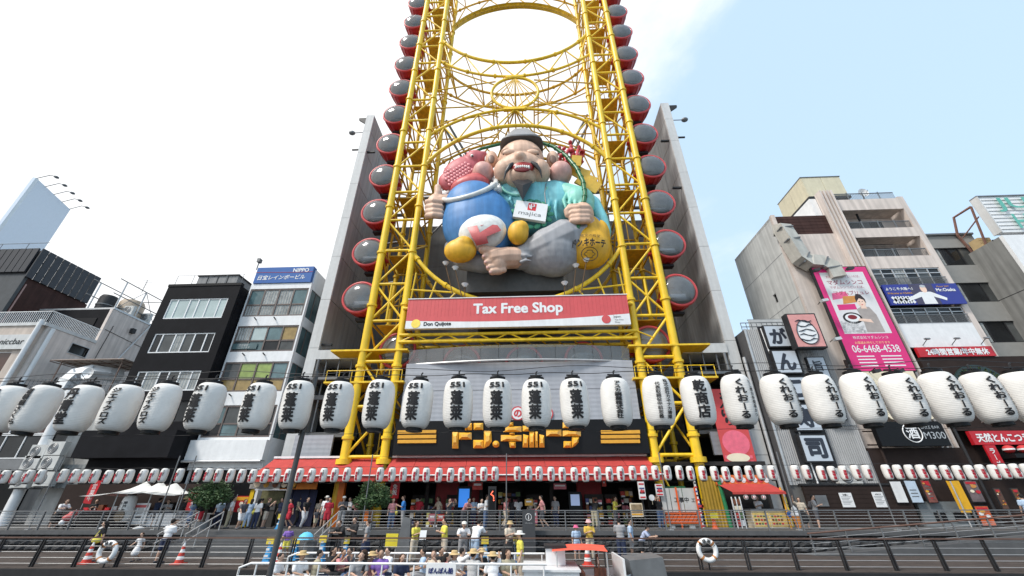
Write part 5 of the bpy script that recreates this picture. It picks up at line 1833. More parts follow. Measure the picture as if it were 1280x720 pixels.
for (a, c), ch, lb in zip((((951, 407), (991, 434)), ((963, 438), (1004, 467)), ((975, 471), (1017, 501)), ((987, 505), (1030, 539)), ((1000, 543), (1042, 578))), 'がんこ寿司',
                          ('ga, topmost of its column', 'n, second from the top', 'ko, third from the top partly behind a lantern', 'kotobuki, fourth from the top behind lanterns', 'lowest of its column')):
    x0, x1, z0, z1 = rect(a, c, 30.6)
    x0, x1 = 18.75, 20.65
    t = board('character_sign', f'pale square sign with black brush character, {lb}', x0, x1, z0, z1, 30.55, .3, SGW, DARK, .09, group='square brush character signs')
    text('lettering', ch, x0 + .3, x1 - .3, z0 + .25, z1 - .25, 30.52, SGK, t, bold=.05, keep=False)
x0, x1, z0, z1 = rect((985, 394), (1037, 436), 29.9)
x0, x1 = 20.2, 22.45
t = board('portrait_sign', 'pink square sign with an abstract black and white ink drawing', x0, x1, z0, z1, 29.6, .6, cm('sign_salmon', 215, 150, 145, .5), DARK, .1)
q = Mb().prism([((x0 + x1) / 2 + .72 * math.cos(a) * (1 - .12 * math.sin(a)), (z0 + z1) / 2 - .15 + .95 * math.sin(a)) for a in [2 * PI * i / 28 for i in range(28)]], 29.565, 29.578)
q.build('white_shape', WHT2, t)
q = Mb()
for k in range(5):
    zc = (z0 + z1) / 2 + .75 - k * .38
    q.path([((x0 + x1) / 2 - .62 + .31 * i, 29.55, zc + .10 * math.sin(i * 1.7 + k * 2.1)) for i in range(5)], [.02, .05, .03, .05, .015], 6)
q.path([((x0 + x1) / 2 + .74 * math.cos(a) * (1 - .12 * math.sin(a)), 29.55, (z0 + z1) / 2 - .15 + .97 * math.sin(a)) for a in [2 * PI * i / 28 for i in range(28)]], .035, 6, closed=True)
q.build('ink_stroke', SGK, t)
x0, z1 = P(1012, 446, 30.6)
x1, z0 = P(1072, 525, 30.6)
x0, x1 = 21.25, 22.6
t = board('vertical_sign', 'tall narrow pale sign with a column of black characters beside the square signs', x0, x1, z0, z1, 30.6, .25, SGW, DARK, .07)
text('lettering', '旨くて安い', x0 + .3, x1 - .3, z0 + .3, z1 - .3, 30.57, SGK, t, vertical=True, bold=.03, keep=False)
ac_unit('white air conditioner on the corrugated wall behind the small lanterns', *[v for v in (21.2, 30.9, P(1040, 606, 30.9)[1])], 1.5, 1.0, .4)
blk('sign_backing', 18.5, 20.9, 30.82, 30.92, 2.6, 13.9, DARK, gb)
blk('plank_backing', 18.0, 24.6, 30.6, 30.75, .02, 2.35, BRWD, gb)
for i in range(9):
    blk('plank', 18.0, 24.6, 30.55, 30.595, .05 + i * .255, .29 + i * .255, BRWD, gb)
blk('plank_cap', 17.95, 24.65, 30.5, 30.9, 2.36, 2.48, DARK, gb)
def notice(label, px0, py0, px1, py1, Y, lines_, head=None, m=None):
    x0, x1, z0, z1 = rect((px0, py0), (px1, py1), Y)
    t = thing('notice', label, 'notice', ((x0 + x1) / 2, Y, z0))
    blk('sheet', x0, x1, Y, Y + .02, z0, z1, m or WHT2, t)
    w_ = x1 - x0
    b = Mb()
    for i in range(lines_):
        z = z1 - (z1 - z0) * (.30 + .6 * i / max(1, lines_))
        b.box(x0 + w_ * .1, x1 - w_ * (.1 + .25 * ((i * 7) % 3) / 2), Y - .004, Y - .001, z, z + .025)
    b.build('print', STEEL, t)
    if head:
        text('lettering', head, x0 + w_ * .25, x1 - w_ * .25, z1 - (z1 - z0) * .22, z1 - (z1 - z0) * .08, Y - .005, INK, t, bold=.02)
    return t
notice('white notice with a short heading on the brown planks, left of two', 1048, 616, 1070, 634, 30.5, 6, 'お願い')
notice('white notice with a short heading on the brown planks, right of two', 1089, 615, 1111, 634, 30.5, 6, 'お知らせ')
notice('grey metal plate on the brown planks behind the chatting pair', 1018, 619, 1037, 633, 30.52, 3, None, STEEL)
# ------------------------------------------------------------------ tall pink poster
x0, x1, z0, z1 = 24.55, 29.0, 10.1, 19.2
PINK = cm('poster_pink', 216, 40, 118, .45, var=.03)
t = thing('poster_board', 'tall pink poster with a lady, cake pictures and a phone number', 'poster', ((x0 + x1) / 2, 30.9, z0))
Y_ = 30.7
blk('edge', x0 - .08, x1 + .08, Y_ + .02, Y_ + .3, z0 - .08, z1 + .08, DARK, t)
blk('panel', x0, x1, Y_, Y_ + .1, z0, z1, PINK, t)
wz0 = z0 + 3.0
blk('white_field', x0 + .42, x1 - .42, Y_ - .006, Y_ - .001, wz0, z1 - .5, mat('poster_white', (.72, .70, .70), .5, var=.04, scale=5), t)
TX = cm('poster_plum', 170, 70, 90, .5)
for s_, za, zb, xa, xb, bo in (('大阪のおみやげといえば、', .75, 1.1, .8, 3.6, 0), ('マダムシンコ', 1.2, 1.75, .75, 3.6, .01), ('マダムシンコといえば、', 1.8, 2.1, .8, 3.55, 0), ('マダムブリュレ', 2.2, 2.75, .9, 3.75, .01)):
    text('lettering', s_, x0 + xa, x0 + xb, z1 - zb, z1 - za, Y_ - .012, TX, t, bold=bo)
text('lettering', '06-6468-4538', x0 + .5, x1 - .4, z0 + 1.45, z0 + 2.05, Y_ - .006, WHT2, t, bold=.01, keep=False)
text('lettering', 'お電話お待ちしております', x0 + .9, x1 - .9, z0 + 2.1, z0 + 2.4, Y_ - .006, cm('poster_cream', 250, 215, 150), t)
text('lettering', '株式会社マダムシンコ', x0 + .5, x1 - .5, z0 + 2.55, z0 + 2.8, Y_ - .006, WHT2, t)
b = Mb()
for i in range(4):
    b.box(x0 + .6, x0 + 1.9, Y_ - .006, Y_ - .001, z0 + .35 + i * .25, z0 + .44 + i * .25)
    b.box(x0 + 2.4, x0 + 3.9, Y_ - .006, Y_ - .001, z0 + .35 + i * .25, z0 + .44 + i * .25)
b.build('print', WHT2, t)
def flat(name, poly, y, m, parent, ox=0, oz=0):
    return Mb().prism([(ox + p[0], oz + p[1]) for p in poly], y, y + .004).build(name, m, parent)
def oval(cx, cz, a, c, n=24):
    return [(cx + a * math.cos(2 * PI * i / n), cz + c * math.sin(2 * PI * i / n)) for i in range(n)]
ox, oz = x0, wz0
flat('print', [(.6, 3.0), (.75, 3.6), (1.9, 3.75), (2.0, 3.2)], Y_ - .012, cm('cake_box', 225, 95, 140), t, ox, oz)
flat('print', [(1.3, 2.6), (1.5, 3.3), (2.7, 3.35), (2.8, 2.8)], Y_ - .016, cm('cake_tan', 205, 140, 70), t, ox, oz)
flat('print', [(.75, 2.05), (.75, 2.55), (2.2, 2.6), (2.2, 2.1)], Y_ - .012, PINK, t, ox, oz)
flat('print', oval(1.55, 1.35, .75, .5), Y_ - .012, INK, t, ox, oz)
flat('print', oval(1.55, 1.37, .58, .36), Y_ - .016, WHT2, t, ox, oz)
flat('print', oval(1.55, 1.42, .36, .2), Y_ - .020, cm('cake_wine', 130, 25, 35), t, ox, oz)
flat('print', [(2.2, .1), (2.3, 1.2), (2.15, 2.1), (2.6, 2.35), (3.2, 2.3), (3.5, 1.6), (3.55, .1)], Y_ - .012, cm('dress_grey', 165, 155, 150), t, ox, oz)
flat('print', [(1.9, 1.1), (2.0, 1.3), (2.9, 1.2), (3.0, .9)], Y_ - .020, cm('poster_skin', 240, 205, 185), t, ox, oz)
flat('print', oval(2.75, 2.75, .33, .46), Y_ - .020, MATS['poster_skin'], t, ox, oz)
flat('print', [(2.55, 2.15), (2.6, 2.45), (2.95, 2.45), (3.0, 2.15)], Y_ - .018, MATS['poster_skin'], t, ox, oz)
flat('print', [(2.38, 2.75), (2.4, 3.15), (2.6, 3.5), (2.95, 3.45), (3.15, 3.0), (3.1, 2.6), (3.02, 2.95), (2.7, 3.1)], Y_ - .024, cm('poster_hair', 50, 35, 35), t, ox, oz)
for e in (2.63, 2.87):
    flat('print', oval(e, 2.8, .05, .03, 8), Y_ - .026, INK, t, ox, oz)
flat('print', oval(2.75, 2.5, .08, .035, 8), Y_ - .026, DR, t, ox, oz)
b = Mb()
rg = random.Random(9)
for i in range(90):
    cx, cz = rg.uniform(.5, 2.2), rg.uniform(.1, 1.0)
    b.path([(ox + cx + .09 * math.cos(a), Y_ - .010, oz + cz + .07 * math.sin(a)) for a in [2 * PI * k / 8 for k in range(8)]], .008, 4, closed=True)
b.build('print', STEELL, t)
for i, (px, py, lb) in enumerate(((1020, 338, 'left of two above the pink poster'), (1062, 336, 'right of two above the pink poster'), (1095, 464, 'left of two below the pink poster'), (1124, 464, 'right of two below the pink poster'), (1030, 376, 'upper one at the left edge of the pink poster'), (1046, 424, 'lower one at the left edge of the pink poster'))):
    x, z = P(px, py, 29.8)
    l = thing('poster_lamp', f'small box lamp on an arm, {lb}', 'lamp', (x, 30.2, z), 'box lamps round the pink poster')
    Mb().path([(x + .1, 30.69, z + .1), (x + .1, 29.9, z + .25), (x, 29.8, z + .1)], .03, 6).build('arm', DARK, l)
    Mb().obox((x, 29.75, z), (.24, 0, .04), (0, .16, 0), (0, .04, .12)).build('head', STEELL if i > 3 else DARK, l)
# blue welcome banner
x0, x1, z0, z1 = B0 + .1, B1 + .2, Zat(1113, 384) + .03, Zat(1103, 358) - .03
t = board('welcome_banner', 'dark blue Osaka welcome banner with a man in white spreading his arms', x0, x1, z0, z1, HY - .35, .15, cm('banner_blue', 45, 55, 140, .5, var=.04))
Y_ = HY - .36
blk('centre', x0 + 2.1, x1 - 2.0, Y_ - .004, Y_ - .001, z0 + .02, z1 - .02, cm('banner_dark', 70, 65, 90, .5), t)
text('lettering', 'ようこそ大阪へ！', x0 + .1, x0 + 2.3, z1 - .65, z1 - .2, Y_ - .010, WHT2, t, bold=.03)
text('lettering', 'Welcome to OSAKA', x0 + .1, x0 + 2.1, z1 - .95, z1 - .72, Y_ - .010, GOLDY, t, bold=.01)
b = Mb()
for k in range(4):
    cx = x0 + .5 + k * .42
    for a in (.6, -.6):
        b.obox((cx, Y_ - .006, z0 + .45), (.12 * math.cos(a), 0, .12 * math.sin(a)), (0, .003, 0), (-.35 * math.sin(a), 0, .35 * math.cos(a)))
b.build('print', WHT2, t)
text('lettering', 'Mr.Osaka', x1 - 1.9, x1 - .3, z1 - .75, z1 - .45, Y_ - .010, WHT2, t, bold=.03)
text('lettering', 'Mayor 24/7', x1 - 1.9, x1 - .5, z1 - .4, z1 - .2, Y_ - .010, GOLDY, t)
mx_ = (x0 + x1) / 2 + .15
flat('print', [(mx_ - .5, z0 + .03), (mx_ - .45, z0 + .7), (mx_ - 1.5, z0 + .35), (mx_ - 1.55, z0 + .6), (mx_ - .4, z0 + 1.15), (mx_ + .45, z0 + 1.15), (mx_ + 1.5, z0 + .55), (mx_ + 1.4, z0 + .32), (mx_ + .5, z0 + .7), (mx_ + .55, z0 + .03)], Y_ - .012, WHT2, t)
flat('print', oval(mx_, z0 + 1.42, .25, .34), Y_ - .016, MATS['poster_skin'], t)
flat('print', oval(mx_ + .02, z0 + 1.68, .24, .13), Y_ - .018, STEELL, t)
# ------------------------------------------------------------------ ramen shop front
x0, x1, z0, z1 = 30.0, 36.3, 4.9, wz0 if False else Zat(1140, 437) - .02
rb = thing('ramen_shop', 'dark brown ramen shop front with a round emblem and red name boards', 'shop front', (33, 31, 0))
blk('upper_wall', 29.95, 38.5, 31.0, 31.4, 5.8, z1 - .8, BRWD, rb)
for i in range(5):
    bar('spot', (30.6 + i * 1.4, 30.98, 6.35), (30.5 + i * 1.4, 30.6, 6.5), .04, STEELL, rb, 6)
SGR = cm('sign_crimson', 190, 28, 40, .45)
t = board('hours_sign', 'long red opening hours sign under the white band', 30.0, 35.6, z1 - .78, z1, 30.9, .2, SGR)
text('lettering', '24時間営業/年中無休', 30.6, 35.2, z1 - .68, z1 - .12, 30.88, WHT2, t, bold=.04, keep=False)
cx, cz = P(1225, 505, 30.8)
t = thing('round_emblem_sign', 'big round dark emblem with a red star on the brown wall behind lanterns', 'sign', (33.2, 30.9, 7.2))
cx, cz = 33.4, 8.5
Mb().lathe([(0, 30.85), (2.0, 30.85), (2.0, 31.0)], (cx, 0, cz), 40, 'y').build('disc', mat('emblem_green', (.012, .03, .028), .5), t)
q = Mb().lathe([(1.35, 30.84), (1.5, 30.84), (1.5, 30.849)], (cx, 0, cz), 40, 'y')
q.build('ring', DR, t)
star = [(cx + (1.3 if i % 2 == 0 else .55) * math.sin(PI * i / 5), cz + (1.3 if i % 2 == 0 else .55) * math.cos(PI * i / 5)) for i in range(10)]
flat('star', star, 30.835, SGR, t)
for i, ch in enumerate('RAMEN RAMEN'):
    a = R(-62 + i * 12.4)
    vs, fs = text2d(ch, .02)
    s_ = .42
    c_, sn = math.cos(-a), math.sin(-a)
    Mb().add([(cx + 1.58 * math.sin(a) + s_ * (c_ * (v[0] - .3) - sn * v[1]), 30.83, cz + 1.58 * math.cos(a) + s_ * (sn * (v[0] - .3) + c_ * v[1])) for v in vs], fs).build('lettering', GGRN, t, recalc=False)
x0, x1, z0, z1 = 30.6, 37.6, 4.85, 5.75
t = board('ramen_sign', 'long red ramen name board with white brush lettering', x0, x1, z0, z1, 30.8, .25, SGR)
text('lettering', '天然とんこつラーメン専門店', x0 + .3, x1 - .2, z0 + .15, z1 - .15, 30.78, WHT2, t, bold=.04, keep=False)
t = thing('ramen_pillar_sign', 'slanting red column sign with white lettering under the ramen board', 'sign', (31.4, 30.7, 2.9))
blk('panel', 31.0, 31.7, 30.65, 30.78, 2.9, 4.8, SGR, t)
text('lettering', '一蘭ラーメン', 31.15, 31.65, 2.0, 4.5, 30.64, WHT2, t, vertical=True, bold=.03) if False else text('lettering', 'ラーメン', 31.15, 31.55, 3.1, 4.6, 30.64, WHT2, t, vertical=True, bold=.03)
blk('lower_wall', 29.95, 40, 31.6, 31.9, 0, 5.79, BRWD, rb)
blk('canopy', 32, 40, 30.0, 31.55, 3.95, 4.2, BLKS, rb)
RL = mat('red_lantern', (.50, .03, .03), .6)
for i in range(5):
    t = thing('red_lantern', f'round red and white lantern under the ramen board, {ORD[i]} from the red column', 'lantern', (32.3 + i * .95, 30.5, 4.25), 'red lanterns under the ramen board')
    Mb().ball((32.3 + i * .95, 30.5, 4.52), (.3, .3, .26), 14, 9).build('shade', RL, t, smooth=180)
    Mb().lathe([(.305, -.06), (.305, .04)], (32.3 + i * .95, 30.5, 4.52), 14).build('band', WHT2, t)
# sake bar
x0, x1, z0, z1 = 24.0, 28.6, 4.75, 6.5
x0a, z1a = P(1100, 536, 30.5)
t = board('sake_bar_sign', 'glossy black sake bar sign with a white ringed character', 24.0, 28.55, 4.75, 6.35, 30.3, .4, BLKS)
q = Mb().path([(26.35 + .6 * math.cos(a), 30.28, 5.6 + .62 * math.sin(a)) for a in [2 * PI * i / 32 for i in range(32)]], .035, 6, closed=True)
q.build('ring', WHT2, t)
text('lettering', '酒', 25.95, 26.75, 5.2, 6.0, 30.285, WHT2, t, bold=.02)
text('lettering', 'SAKE BAR', 27.05, 28.3, 5.8, 6.1, 30.285, STEELL, t)
text('lettering', 'M300', 27.05, 28.45, 5.15, 5.7, 30.285, STEELL, t)
CRM = cm('cream_board', 235, 222, 195, .6, var=.04)
x0, x1, z0, z1 = 24.4, 28.6, 6.5, 10.0
t = thing('cream_board', 'cream board with scalloped lower edge and black barbecue characters', 'sign', (26.5, 30.6, z0))
pl = [(x0, z1), (x0, z0 + .25)]
for i in range(8):
    u0 = x0 + (x1 - x0) * i / 8
    for k in range(1, 5):
        pl.append((u0 + (x1 - x0) / 8 * k / 4, z0 + .25 - .22 * math.sin(PI * k / 4)))
pl.append((x1, z1))
Mb().prism(pl, 30.55, 30.7).build('panel', CRM, t)
text('lettering', '焼肉', 26.0, 26.9, 7.4, 9.3, 30.53, INK, t, vertical=True, bold=.01)
pb = thing('lower_shop_row', 'dark lower shop wall with grey panels under the black sake sign', 'shop front', (27, 31, 0))
blk('wall', 23.45, 29.9, 31.0, 31.3, 0, 4.7, BRWD, pb)
blk('grey_base', 25.0, 28.0, 30.7, 30.95, 0, 1.4, mat('slate_panel', (.16, .18, .19), .6), pb)
for x in (26.1, 27.3):
    blk('vent', x - .35, x + .35, 30.66, 30.695, .25, .8, BLKS, pb)
for k in range(7):
    bar('scaffold_bar', (23.5, 30.9, 4.9 + k * .9), (24.3, 30.9, 4.9 + k * .9), .05, BRWD, pb, 6)
bar('scaffold_post', (24.2, 30.8, 0), (24.2, 30.8, 11), .09, BRWD, pb)
bar('scaffold_post', (29.6, 30.7, 0), (29.6, 30.7, 10), .09, DARK, pb)
POSTER = lambda nm, r_, g_, b__: cm(nm, r_, g_, b__, .5, var=.35, scale=5)
for (px0, py0, px1, py1), lb, m, ln in (((1112, 602, 1136, 628), 'tall blank white panel beside the brown planks', WHITE, 0), ((1130, 601, 1155, 628), 'tall pale blue poster beside the blank white panel', cm('poster_pale', 190, 205, 220, .5), 3),
                                      ((1150, 600, 1173, 628), 'dark food poster beside the pale blue one', POSTER('poster_food', 120, 70, 60), 4), ((1204, 601, 1232, 627), 'dark collage poster right of the yellow awning', POSTER('poster_collage', 110, 95, 95), 0),
                                      ((1218, 633, 1246, 657), 'orange and red dish poster below the dark collage', POSTER('poster_dish', 200, 90, 40), 0), ((1242, 611, 1262, 636), 'black ramen picture board under the red lanterns, left part', POSTER('poster_ramen', 90, 60, 45), 0), ((1264, 611, 1285, 636), 'black ramen picture board under the red lanterns, right part', POSTER('poster_ramen_b', 95, 65, 40), 0)):
    x0, x1, z0, z1 = rect((px0, py0), (px1, py1), 30.45)
    t = thing('poster', lb, 'poster', ((x0 + x1) / 2, 30.45, z0))
    blk('frame', x0 - .05, x1 + .05, 30.47, 30.56, z0 - .05, z1 + .05, DARK, t)
    blk('sheet', x0, x1, 30.45, 30.48, z0, z1, m, t)
    if m.name.startswith('poster_') and 'pale' not in m.name:
        w_, h_ = x1 - x0, z1 - z0
        for i in range(7):
            cx, cz, r_ = x0 + w_ * random.uniform(.2, .8), z0 + h_ * random.uniform(.12, .88), min(w_, h_) * random.uniform(.1, .2)
            if cx - r_ > x0 and cx + r_ < x1:
                flat('picture', oval(cx, cz, r_, r_ * .7, 12), 30.44 - i * .003, random.choice((CRM, MATS['cake_tan'], SGR, GOLDY, MATS['cake_wine'], WHT2)), t)
        if h_ > .7:
            blk('caption', x0 + .06, x1 - .06, 30.436, 30.446, z1 - h_ * .16, z1 - h_ * .05, SGR, t)
    if ln:
        b = Mb()
        for i in range(ln):
            b.box(x0 + .1, x1 - .15, 30.44, 30.445, z0 + (z1 - z0) * (.25 + .15 * i), z0 + (z1 - z0) * (.25 + .15 * i) + .05)
        b.build('print', STEEL, t)
x0, x1, z0, z1 = rect((1183, 601), (1215, 641), 30.3)
x0, x1 = P(1180, 601, 30.3)[0], P(1217, 641, 30.3)[0]
t = thing('yellow_awning_flap', 'plain yellow canvas flap hanging beside dark posters', 'canvas flap', ((x0 + x1) / 2, 30, z0))
Mb().obox(((x0 + x1) / 2, 30.2, (z0 + z1) / 2), ((x1 - x0) * .5, .06, 0), (0, .015, 0), (0, .03, (z1 - z0) / 2)).build('canvas', cm('canvas_yellow', 235, 175, 20, .6), t)
bar('pole', (x0 + .1, 30.0, 0), (x0 + .1, 30.0, z1 + .1), .04, STEELL, t)
# red banner with hiragana beside the wing
x0, x1, z0, z1 = rect((893, 487), (932, 582), 31.3)
x0, x1 = 13.55, 15.75
t = thing('hanging_banner', 'long red hanging banner with black hiragana and a pink picture at its foot', 'banner', ((x0 + x1) / 2, 31.2, z0))
blk('cloth', x0, x1, 31.15, 31.19, z0, z1, cm('banner_red', 205, 75, 75, .7, var=.06), t)
text('lettering', 'とんぼり', x0 + .55, x1 - .45, z0 + 2.7, z1 - .3, 31.14, INK, t, vertical=True, bold=.03, keep=False)
flat('print', oval((x0 + x1) / 2, z0 + 1.5, .95, .85), 31.14, cm('banner_pink', 225, 105, 125, .6), t)
flat('print', oval((x0 + x1) / 2 - .1, z0 + .5, .8, .3), 31.135, CRM, t)
b = Mb()
for k in range(12):
    b.box(x0 + .1 + (k % 6) * .34, x0 + .3 + (k % 6) * .34, 31.138, 31.142, z0 + .1 + (k // 6) * .35, z0 + .3 + (k // 6) * .35)
tag(b.build('print', MATS['banner_pink'], t), kind='stuff')
# ------------------------------------------------------------------ people: poses
def balls(mb, lst, grow=0):
    for c, r in lst:
        mb.ball(c, tuple(v + grow for v in r), 14, 9)
POSES = {}
def make_pose(nm, pel=.92, lean=0, arms=None, legs=None, turn=0):
    V = Vector
    p = V((0, 0, pel))
    ax = V((0, -math.sin(lean), math.cos(lean)))
    neck = p + ax * .52
    head = neck + V((0, -.02 - .10 * math.sin(lean), .155 * math.cos(lean * .6)))
    sh = [neck - ax * .055 + V((s * .165, 0, 0)) for s in (-1, 1)]
    hip = [p + V((s * .085, 0, -.02)) for s in (-1, 1)]
    tor = [(p + V((0, 0, .0)), (.15, .11, .12)), (p + ax * .14, (.135, .10, .13)), (p + ax * .30, (.155, .105, .15)), (p + ax * .41, (.165, .095, .10))]
    el = [sh[i] + V(arms[i][0]) for i in (0, 1)]
    wr = [el[i] + V(arms[i][1]) for i in (0, 1)]
    kn = [V(legs[i][0]) for i in (0, 1)]
    an = [V(legs[i][1]) for i in (0, 1)]
    b = Mb()
    balls(b, tor)
    b.limb([neck - ax * .06, neck + ax * .02, head + V((0, .01, -.04))], [.07, .055, .052])
    b.ball(head + V((0, 0, .02)), (.076, .092, .098), 16, 11)
    b.ball(head + V((0, -.025, -.05)), (.055, .06, .06))
    b.ball(head + V((0, -.098, -.012)), (.014, .018, .024), 8, 6)
    for s in (-1, 1):
        b.ball(head + V((s * .078, .01, -.005)), (.012, .022, .032), 8, 6)
    for i in (0, 1):
        b.limb([sh[i] + V((0, 0, -.01)), sh[i].lerp(el[i], .5), el[i], el[i].lerp(wr[i], .4), wr[i]], [.058, .047, .040, .038, .027])
        d = (wr[i] - el[i]).normalized()
        s = (-1, 1)[i]
        side = d.cross(V((s, .2, .3))).normalized()
        pn = d.cross(side)
        b.limb([wr[i], wr[i] + d * .045, wr[i] + d * .08], [.026, .034, .030])
        for k in range(4):
            q = wr[i] + d * .085 + side * (.027 - .018 * k)
            L_ = (.062, .072, .068, .052)[k]
            b.limb([q, q + d * L_ * .55, q + d * L_ * .9 + pn * .022], [.0105, .0105, .009], 8)
        q = wr[i] + d * .03 + side * .03
        b.limb([q, q + (d * .5 + side).normalized() * .035, q + (d * .9 + side * .7).normalized() * .065], [.013, .012, .010], 8)
        b.limb([hip[i], hip[i].lerp(kn[i], .5), kn[i], kn[i].lerp(an[i], .35), an[i]], [.088, .075, .056, .054, .036])
        b.limb([an[i] + V((0, .03, -.035)), an[i] + V((0, -.06, -.05)), an[i] + V((0, -.14, -.06))], [.042, .04, .03])
    P_ = {'head': head, 'body': vox('body_' + nm, b, .0155, SKIN[0], 2, .5)}
    b = Mb()
    balls(b, tor[1:], .022)
    b.ball(p + V((0, 0, .03)), (.172, .13, .09))
    b.limb([neck - ax * .07, neck - ax * .03], [.10, .075])
    for i in (0, 1):
        b.limb([sh[i] + V((0, 0, -.015)), sh[i].lerp(el[i], .75)], [.078, .070])
    P_['shirt'] = vox('shirt_' + nm, b, .022, SKIN[0], 3)
    for kind in ('trousers', 'shorts'):
        b = Mb()
        b.ball(p + V((0, 0, -.02)), (.168, .128, .12))
        for i in (0, 1):
            e = .93 if kind == 'trousers' else 0
            pts, rad = [hip[i], hip[i].lerp(kn[i], .55), hip[i].lerp(kn[i], .9)], [.108, .098, .088]
            if kind == 'trousers':
                pts += [kn[i].lerp(an[i], .35), kn[i].lerp(an[i], .95)]
                rad += [.076, .060]
            b.limb(pts, rad)
        P_[kind] = vox(kind + '_' + nm, b, .022, SKIN[0], 3)
    b = Mb()
    mk = (kn[0] + kn[1]) / 2
    b.ball(p + V((0, 0, -.01)), (.17, .13, .12))
    b.limb([p, p.lerp(mk, .5), p.lerp(mk, 1.0)], [.15, .19, .21], 14)
    P_['skirt'] = vox('skirt_' + nm, b, .025, SKIN[0], 3)
    b = Mb()
    for i in (0, 1):
        b.limb([an[i] + V((0, .035, -.035)), an[i] + V((0, -.06, -.045)), an[i] + V((0, -.15, -.055))], [.05, .048, .038])
    P_['shoes'] = b.mesh('shoes', SKIN[0], smooth=180)
    POSES[nm] = P_
ST = [((-.09, .01, .07), None)]
stand = [((-.10, .01, .49), (-.11, .04, .09)), ((.10, .01, .49), (.11, .04, .09))]
walk = [((-.09, -.14, .51), (-.09, .02, .10)), ((.09, -.02, .50), (.09, .27, .14))]
dn = lambda s: ((s * .05, .02, -.27), (s * .03, -.06, -.23))
make_pose('stand', arms=(dn(-1), dn(1)), legs=stand)
make_pose('phone', arms=(((-.04, -.06, -.26), (.12, -.19, .08)), ((.04, -.06, -.26), (-.12, -.19, .08))), legs=stand, lean=.06)
make_pose('walk', arms=(((-.05, -.12, -.24), (-.02, -.16, -.16)), ((.05, .13, -.23), (.02, .02, -.23))), legs=walk, lean=.08)
make_pose('photo', arms=(((-.06, -.18, -.16), (.10, -.12, .20)), ((.06, -.18, -.16), (-.10, -.12, .20))), legs=stand)
make_pose('wave', arms=(((-.12, -.10, .10), (.02, -.10, .22)), dn(1)), legs=stand)
make_pose('lean', lean=.55, arms=(((-.06, -.14, -.20), (.05, -.22, .02)), ((.06, -.14, -.20), (-.05, -.22, .02))), legs=stand)
sit = [((-.11, -.42, .47), (-.11, -.40, .09)), ((.11, -.42, .47), (.11, -.40, .09))]
make_pose('sit', pel=.48, lean=.08, arms=(((-.05, -.08, -.25), (.08, -.20, -.04)), ((.05, -.08, -.25), (-.08, -.20, -.04))), legs=sit)
make_pose('sit_point', pel=.48, lean=.12, arms=(((-.10, -.18, .12), (-.04, -.22, .12)), ((.05, -.08, -.25), (-.08, -.20, -.04))), legs=sit)
make_pose('sit_photo', pel=.48, lean=.05, arms=(((-.06, -.18, -.14), (.09, -.12, .20)), ((.06, -.18, -.14), (-.09, -.12, .20))), legs=sit)
DFT = cloth('default', (.3, .3, .3))
def _hm(fn):
    b = Mb()
    fn(b)
    return b.mesh('hair', DFT, smooth=60)
HEADS = {
    'short': _hm(lambda b: (b.ball((0, .022, .042), (.086, .088, .092), 16, 10), b.ball((0, .05, -.005), (.07, .055, .06)))),
    'long': _hm(lambda b: (b.ball((0, .024, .042), (.090, .090, .094), 16, 10), b.limb([(0, .06, .03), (0, .085, -.08), (0, .09, -.22)], [.08, .085, .05]))),
    'bun': _hm(lambda b: (b.ball((0, .022, .042), (.086, .088, .092), 16, 10), b.ball((0, .10, .06), .045))),
    'hat': _hm(lambda b: b.lathe([(.19, .035), (.185, .05), (.105, .075), (.10, .125), (.085, .155), (.01, .165), ], (0, .01, 0), 20)),
    'bucket': _hm(lambda b: b.lathe([(.155, .01), (.105, .065), (.10, .12), (.09, .145), (.01, .15)], (0, .01, 0), 20)),
    'cap': _hm(lambda b: (b.lathe([(.10, .035), (.10, .07), (.085, .12), (.05, .14), (.01, .145)], (0, .015, 0), 18), b.box(-.07, .07, -.19, -.07, .035, .048))),
}
q = Mb()
for s in (-1, 1):
    q.ball((s * .032, -.085, .012), (.014, .010, .008), 8, 5)
q.ball((0, -.083, -.062), (.024, .010, .007), 8, 5)
FACE = q.mesh('face', mat('face_dark', (.06, .03, .025), .6), smooth=180)
HAIRM = [cloth('hair_black', (.012, .010, .010)), cloth('hair_brown', (.05, .025, .015)), cloth('straw', (.55, .40, .20)), cloth('hat_white', (.7, .68, .63)), cloth('hat_pink', (.65, .12, .25)), cloth('hat_palepink', (.75, .45, .45))]
PAL = dict(white=(.75, .75, .76), black=(.018, .018, .02), navy=(.02, .03, .07), blue=(.03, .18, .5), ltblue=(.40, .52, .68), denim=(.08, .13, .24), red=(.5, .03, .05), pink=(.62, .27, .27), yellow=(.72, .64, .10),
           mustard=(.6, .40, .07), grey=(.30, .30, .31), dkgrey=(.08, .08, .09), khaki=(.38, .34, .24), beige=(.58, .50, .40), purple=(.22, .12, .42), green=(.10, .25, .12), stripe=(.35, .4, .55), plaid=(.42, .42, .42))
C_ = lambda n: cloth(n, PAL[n])
NP = [0]
